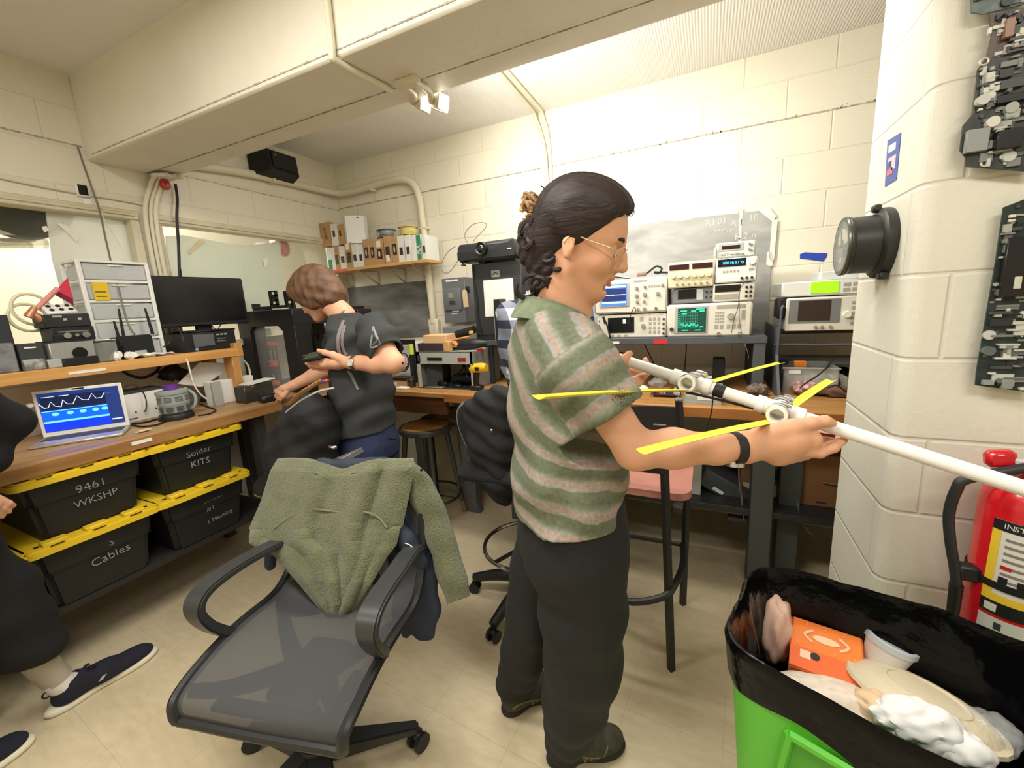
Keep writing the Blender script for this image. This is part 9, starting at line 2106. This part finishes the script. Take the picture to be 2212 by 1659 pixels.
for q in (-1, 1): S.chain([A3([pcx+q*.08, 1.86, .78]), A3([pcx+q*.09, 1.86, .45]), A3([pcx+q*.09, 1.88, .08])], [.095, .075, .06], .03)
S.half((0, 0, .05), (0, 0, -1)); V, F = S.mesh(); npobj(V, F, 'trousers', mat('trousers_dark', (38, 40, 46), .85), Q, 2)
for q in (-1, 1): shoe('shoe', Q, (pcx+q*.09, 1.80), (pcx+q*.10, 2.07), BLKM, SOL)
# the person in black at the left edge
K = thing('person', 'person in black stepping past the bench at the left edge of the frame', 'person', (-2.13, .4, 0))
KB = mat('black_hoodie', (18, 19, 23), .9, bump=.3, bs=70); KP = mat('black_trousers', (16, 16, 19), .85, bump=.2, bs=90)
el_ = A3(at(-8, 915, X=-2.08)); hd_ = A3(at(-30, 1092, X=-2.06))
TX, TY = -2.06, .17
HK = Head(A3([TX, TY+.04, 1.60]), math.radians(86), math.radians(6), 0, 1.0)
shk = A3([TX+.0, TY+.0, 1.36]); sR, sL = A3([TX+.17, TY, 1.37]), A3([TX-.16, TY+.05, 1.37])
eR = el_; wR = hd_+A3([0, -.05, .07]); eL = A3([TX-.12, TY-.05, 1.08]); wL = A3([TX-.10, TY-.12, .86])
S = SDF((-2.55, -.15, .62), (-1.6, .75, 1.80), .005)
HK.build(S); S.cap(HK.p(-.03, 0, -.04), A3([TX, TY, 1.42]), .055, .062, .03)
for s_, e_, w_, q in ((sR, eR, wR, 1), (sL, eL, wL, -1)):
    S.chain([s_, e_], [.052, .044], .02); S.chain([e_, w_], [.044, .029], .02); d = (hd_-wR)/np.linalg.norm(hd_-wR) if q == 1 else A3([0, -.1, -1.0])
    S.chain([w_, w_+d*.05, w_+d*.09], [.029, .034, .030], .02)
    sd_ = np.cross(d, [1, 0, 0]); sd_ /= np.linalg.norm(sd_)
    for j in range(4): b0 = w_+d*.09+sd_*(j-1.5)*.019; S.chain([b0, b0+d*.035+A3([-.006, 0, 0]), b0+d*(.062-.006*abs(j-1.3))+A3([-.018, 0, 0])], [.0128, .0108, .0085], .005)
    S.chain([w_+d*.03+sd_*.026, w_+d*.06+sd_*.046, w_+d*.085+sd_*.05], [.016, .013, .010], .008)
lf0, lf1 = (-2.17, .405), (-2.155, .735)
ank = A3([-2.185, .455, .12])
V, F = S.mesh(); npobj(V, F, 'body', SK2, K, 2, attrs={'lip': HK.lipfn}); eyes(HK, K, HRB)
S = SDF(tuple(HK.p(0, 0, .02)-.2), tuple(HK.p(0, 0, .02)+.2), .006); S.ell(HK.p(-.012, 0, .05), (.106, .086, .092), HK.R, .01); S.half(HK.p(.045, 0, .03), HK.f*.74-HK.u*.67, .006); V, F = S.mesh(); npobj(V, F, 'hair', HRB, K, 2)
S = SDF((-2.6, -.2, .78), (-1.6, .8, 1.52), .007)
Prof([(1.46, TX, TY, .08, .07), (1.42, TX, TY, .14, .09), (1.36, TX, TY, .19, .115), (1.2, TX, TY+.01, .21, .15), (1.0, TX, TY+.04, .205, .17), (.82, TX, TY+.05, .205, .17)], (.05, 1)).add(S, .03)
S.chain([sR, sR*.5+eR*.5, eR], [.075, .078, .072], .04); S.chain([eR, eR*.5+wR*.5, wR+A3([0, 0, .01])], [.072, .066, .052], .03); S.chain([sL, eL], [.08, .075], .04); S.chain([eL, wL], [.075, .05], .03)
S.cap(el_+A3([.0, -.1, .22]), el_+A3([0, -.03, .02]), .08, .072, .05)
S.warp(lambda x, y, z: .006*np.sin(34*z+20*y)+.004*np.sin(50*y-20*z)); S.cap((TX, TY, 1.45), tuple(HK.p(-.02, 0, -.06)), .072, .08, .004, '-')
V, F = S.mesh(); npobj(V, F, 'hoodie', KB, K, 2)
hipx = A3([-2.12, .24, .84]); kn = A3([-2.17, .44, .50])
hb = A3(at(75, 1365, X=-2.17)); hb[2] = max(hb[2], .27)
S = SDF((-2.55, -.25, .0), (-1.75, .75, .98), .007)
Prof([(.93, TX-.02, TY+.03, .17, .13), (.76, TX-.03, TY+.04, .18, .135)], (.05, 1)).add(S, .03)
S.chain([A3([-2.14, .27, .80]), A3([-2.16, .36, .52]), A3([-2.18, .41, .30])], [.125, .115, .098], .04)
bk_ = A3([-2.09, .10, .10]); S.chain([A3([-2.04, .20, .80]), A3([-2.06, .16, .48]), bk_], [.115, .10, .085], .04)
S.warp(lambda x, y, z: .006*np.sin(40*z+14*y))
q = S._sub(S.lo, S.lo+S.v*S.n); X = q[1]; S.F[:] = np.maximum(S.F, np.where(X[1] > .28, .235+.25*(.45-X[1]), .06)-X[2])
V, F = S.mesh(); npobj(V, F, 'trousers', KP, K, 2)
ANKB = mat('blurred_ankle', (176, 168, 150), .9, bump=.3, bs=200); WSK = mat('white_sock', (226, 222, 218), .9, bump=.3, bs=200)
B().tube([A3([-2.182, .412, .28]), A3([-2.184, .432, .18]), A3([-2.178, .452, .115])], [.050, .045, .042], ANKB, 18, 5).obj('blurred_ankle', K, world=1)  # added grey tube standing in for the motion-blurred ankle
B().tube([A3([-2.180, .445, .125]), A3([-2.174, .462, .085]), A3([-2.170, .50, .06])], [.041, .040, .036], WSK, 18, 4).obj('white_sock', K, world=1)
KSH = mat('navy_knit_shoe', (24, 25, 40), .85, bump=.5, bs=240); KSO = mat('cream_sole', (224, 220, 198), .6)
s_, P, R = shoe('shoe', K, lf0, lf1, KSH, KSO, .048, .082, sole=.030)
B().tube([Vector(P(.30, .018, .10)), Vector(P(.36, .0, .112)), Vector(P(.40, -.02, .10))], .005, KSH, 6, 4).obj('lace', s_, world=1); B().tube([Vector(P(.37, .01, .10)), Vector(P(.38, .026, .118)), Vector(P(.42, .03, .112)), Vector(P(.41, .014, .095))], .003, KSH, 6, 4).obj('lace', s_, world=1)
for j in range(3): B().tube([Vector(P(.40+.015*j, .0455, .046)), Vector(P(.45+.015*j, .044, .060))], .0016, LGR, 5, 1).obj('side_mark', s_, world=1)
B().torus(P(.03, 0, .088), .012, .003, BLK, rot(90, 0, 90), 16, 6).obj('heel_loop', s_, world=1)
shoe('shoe', K, (-2.115, .035), (-2.10, .345), KSH, KSO, .048, .082, sole=.030)
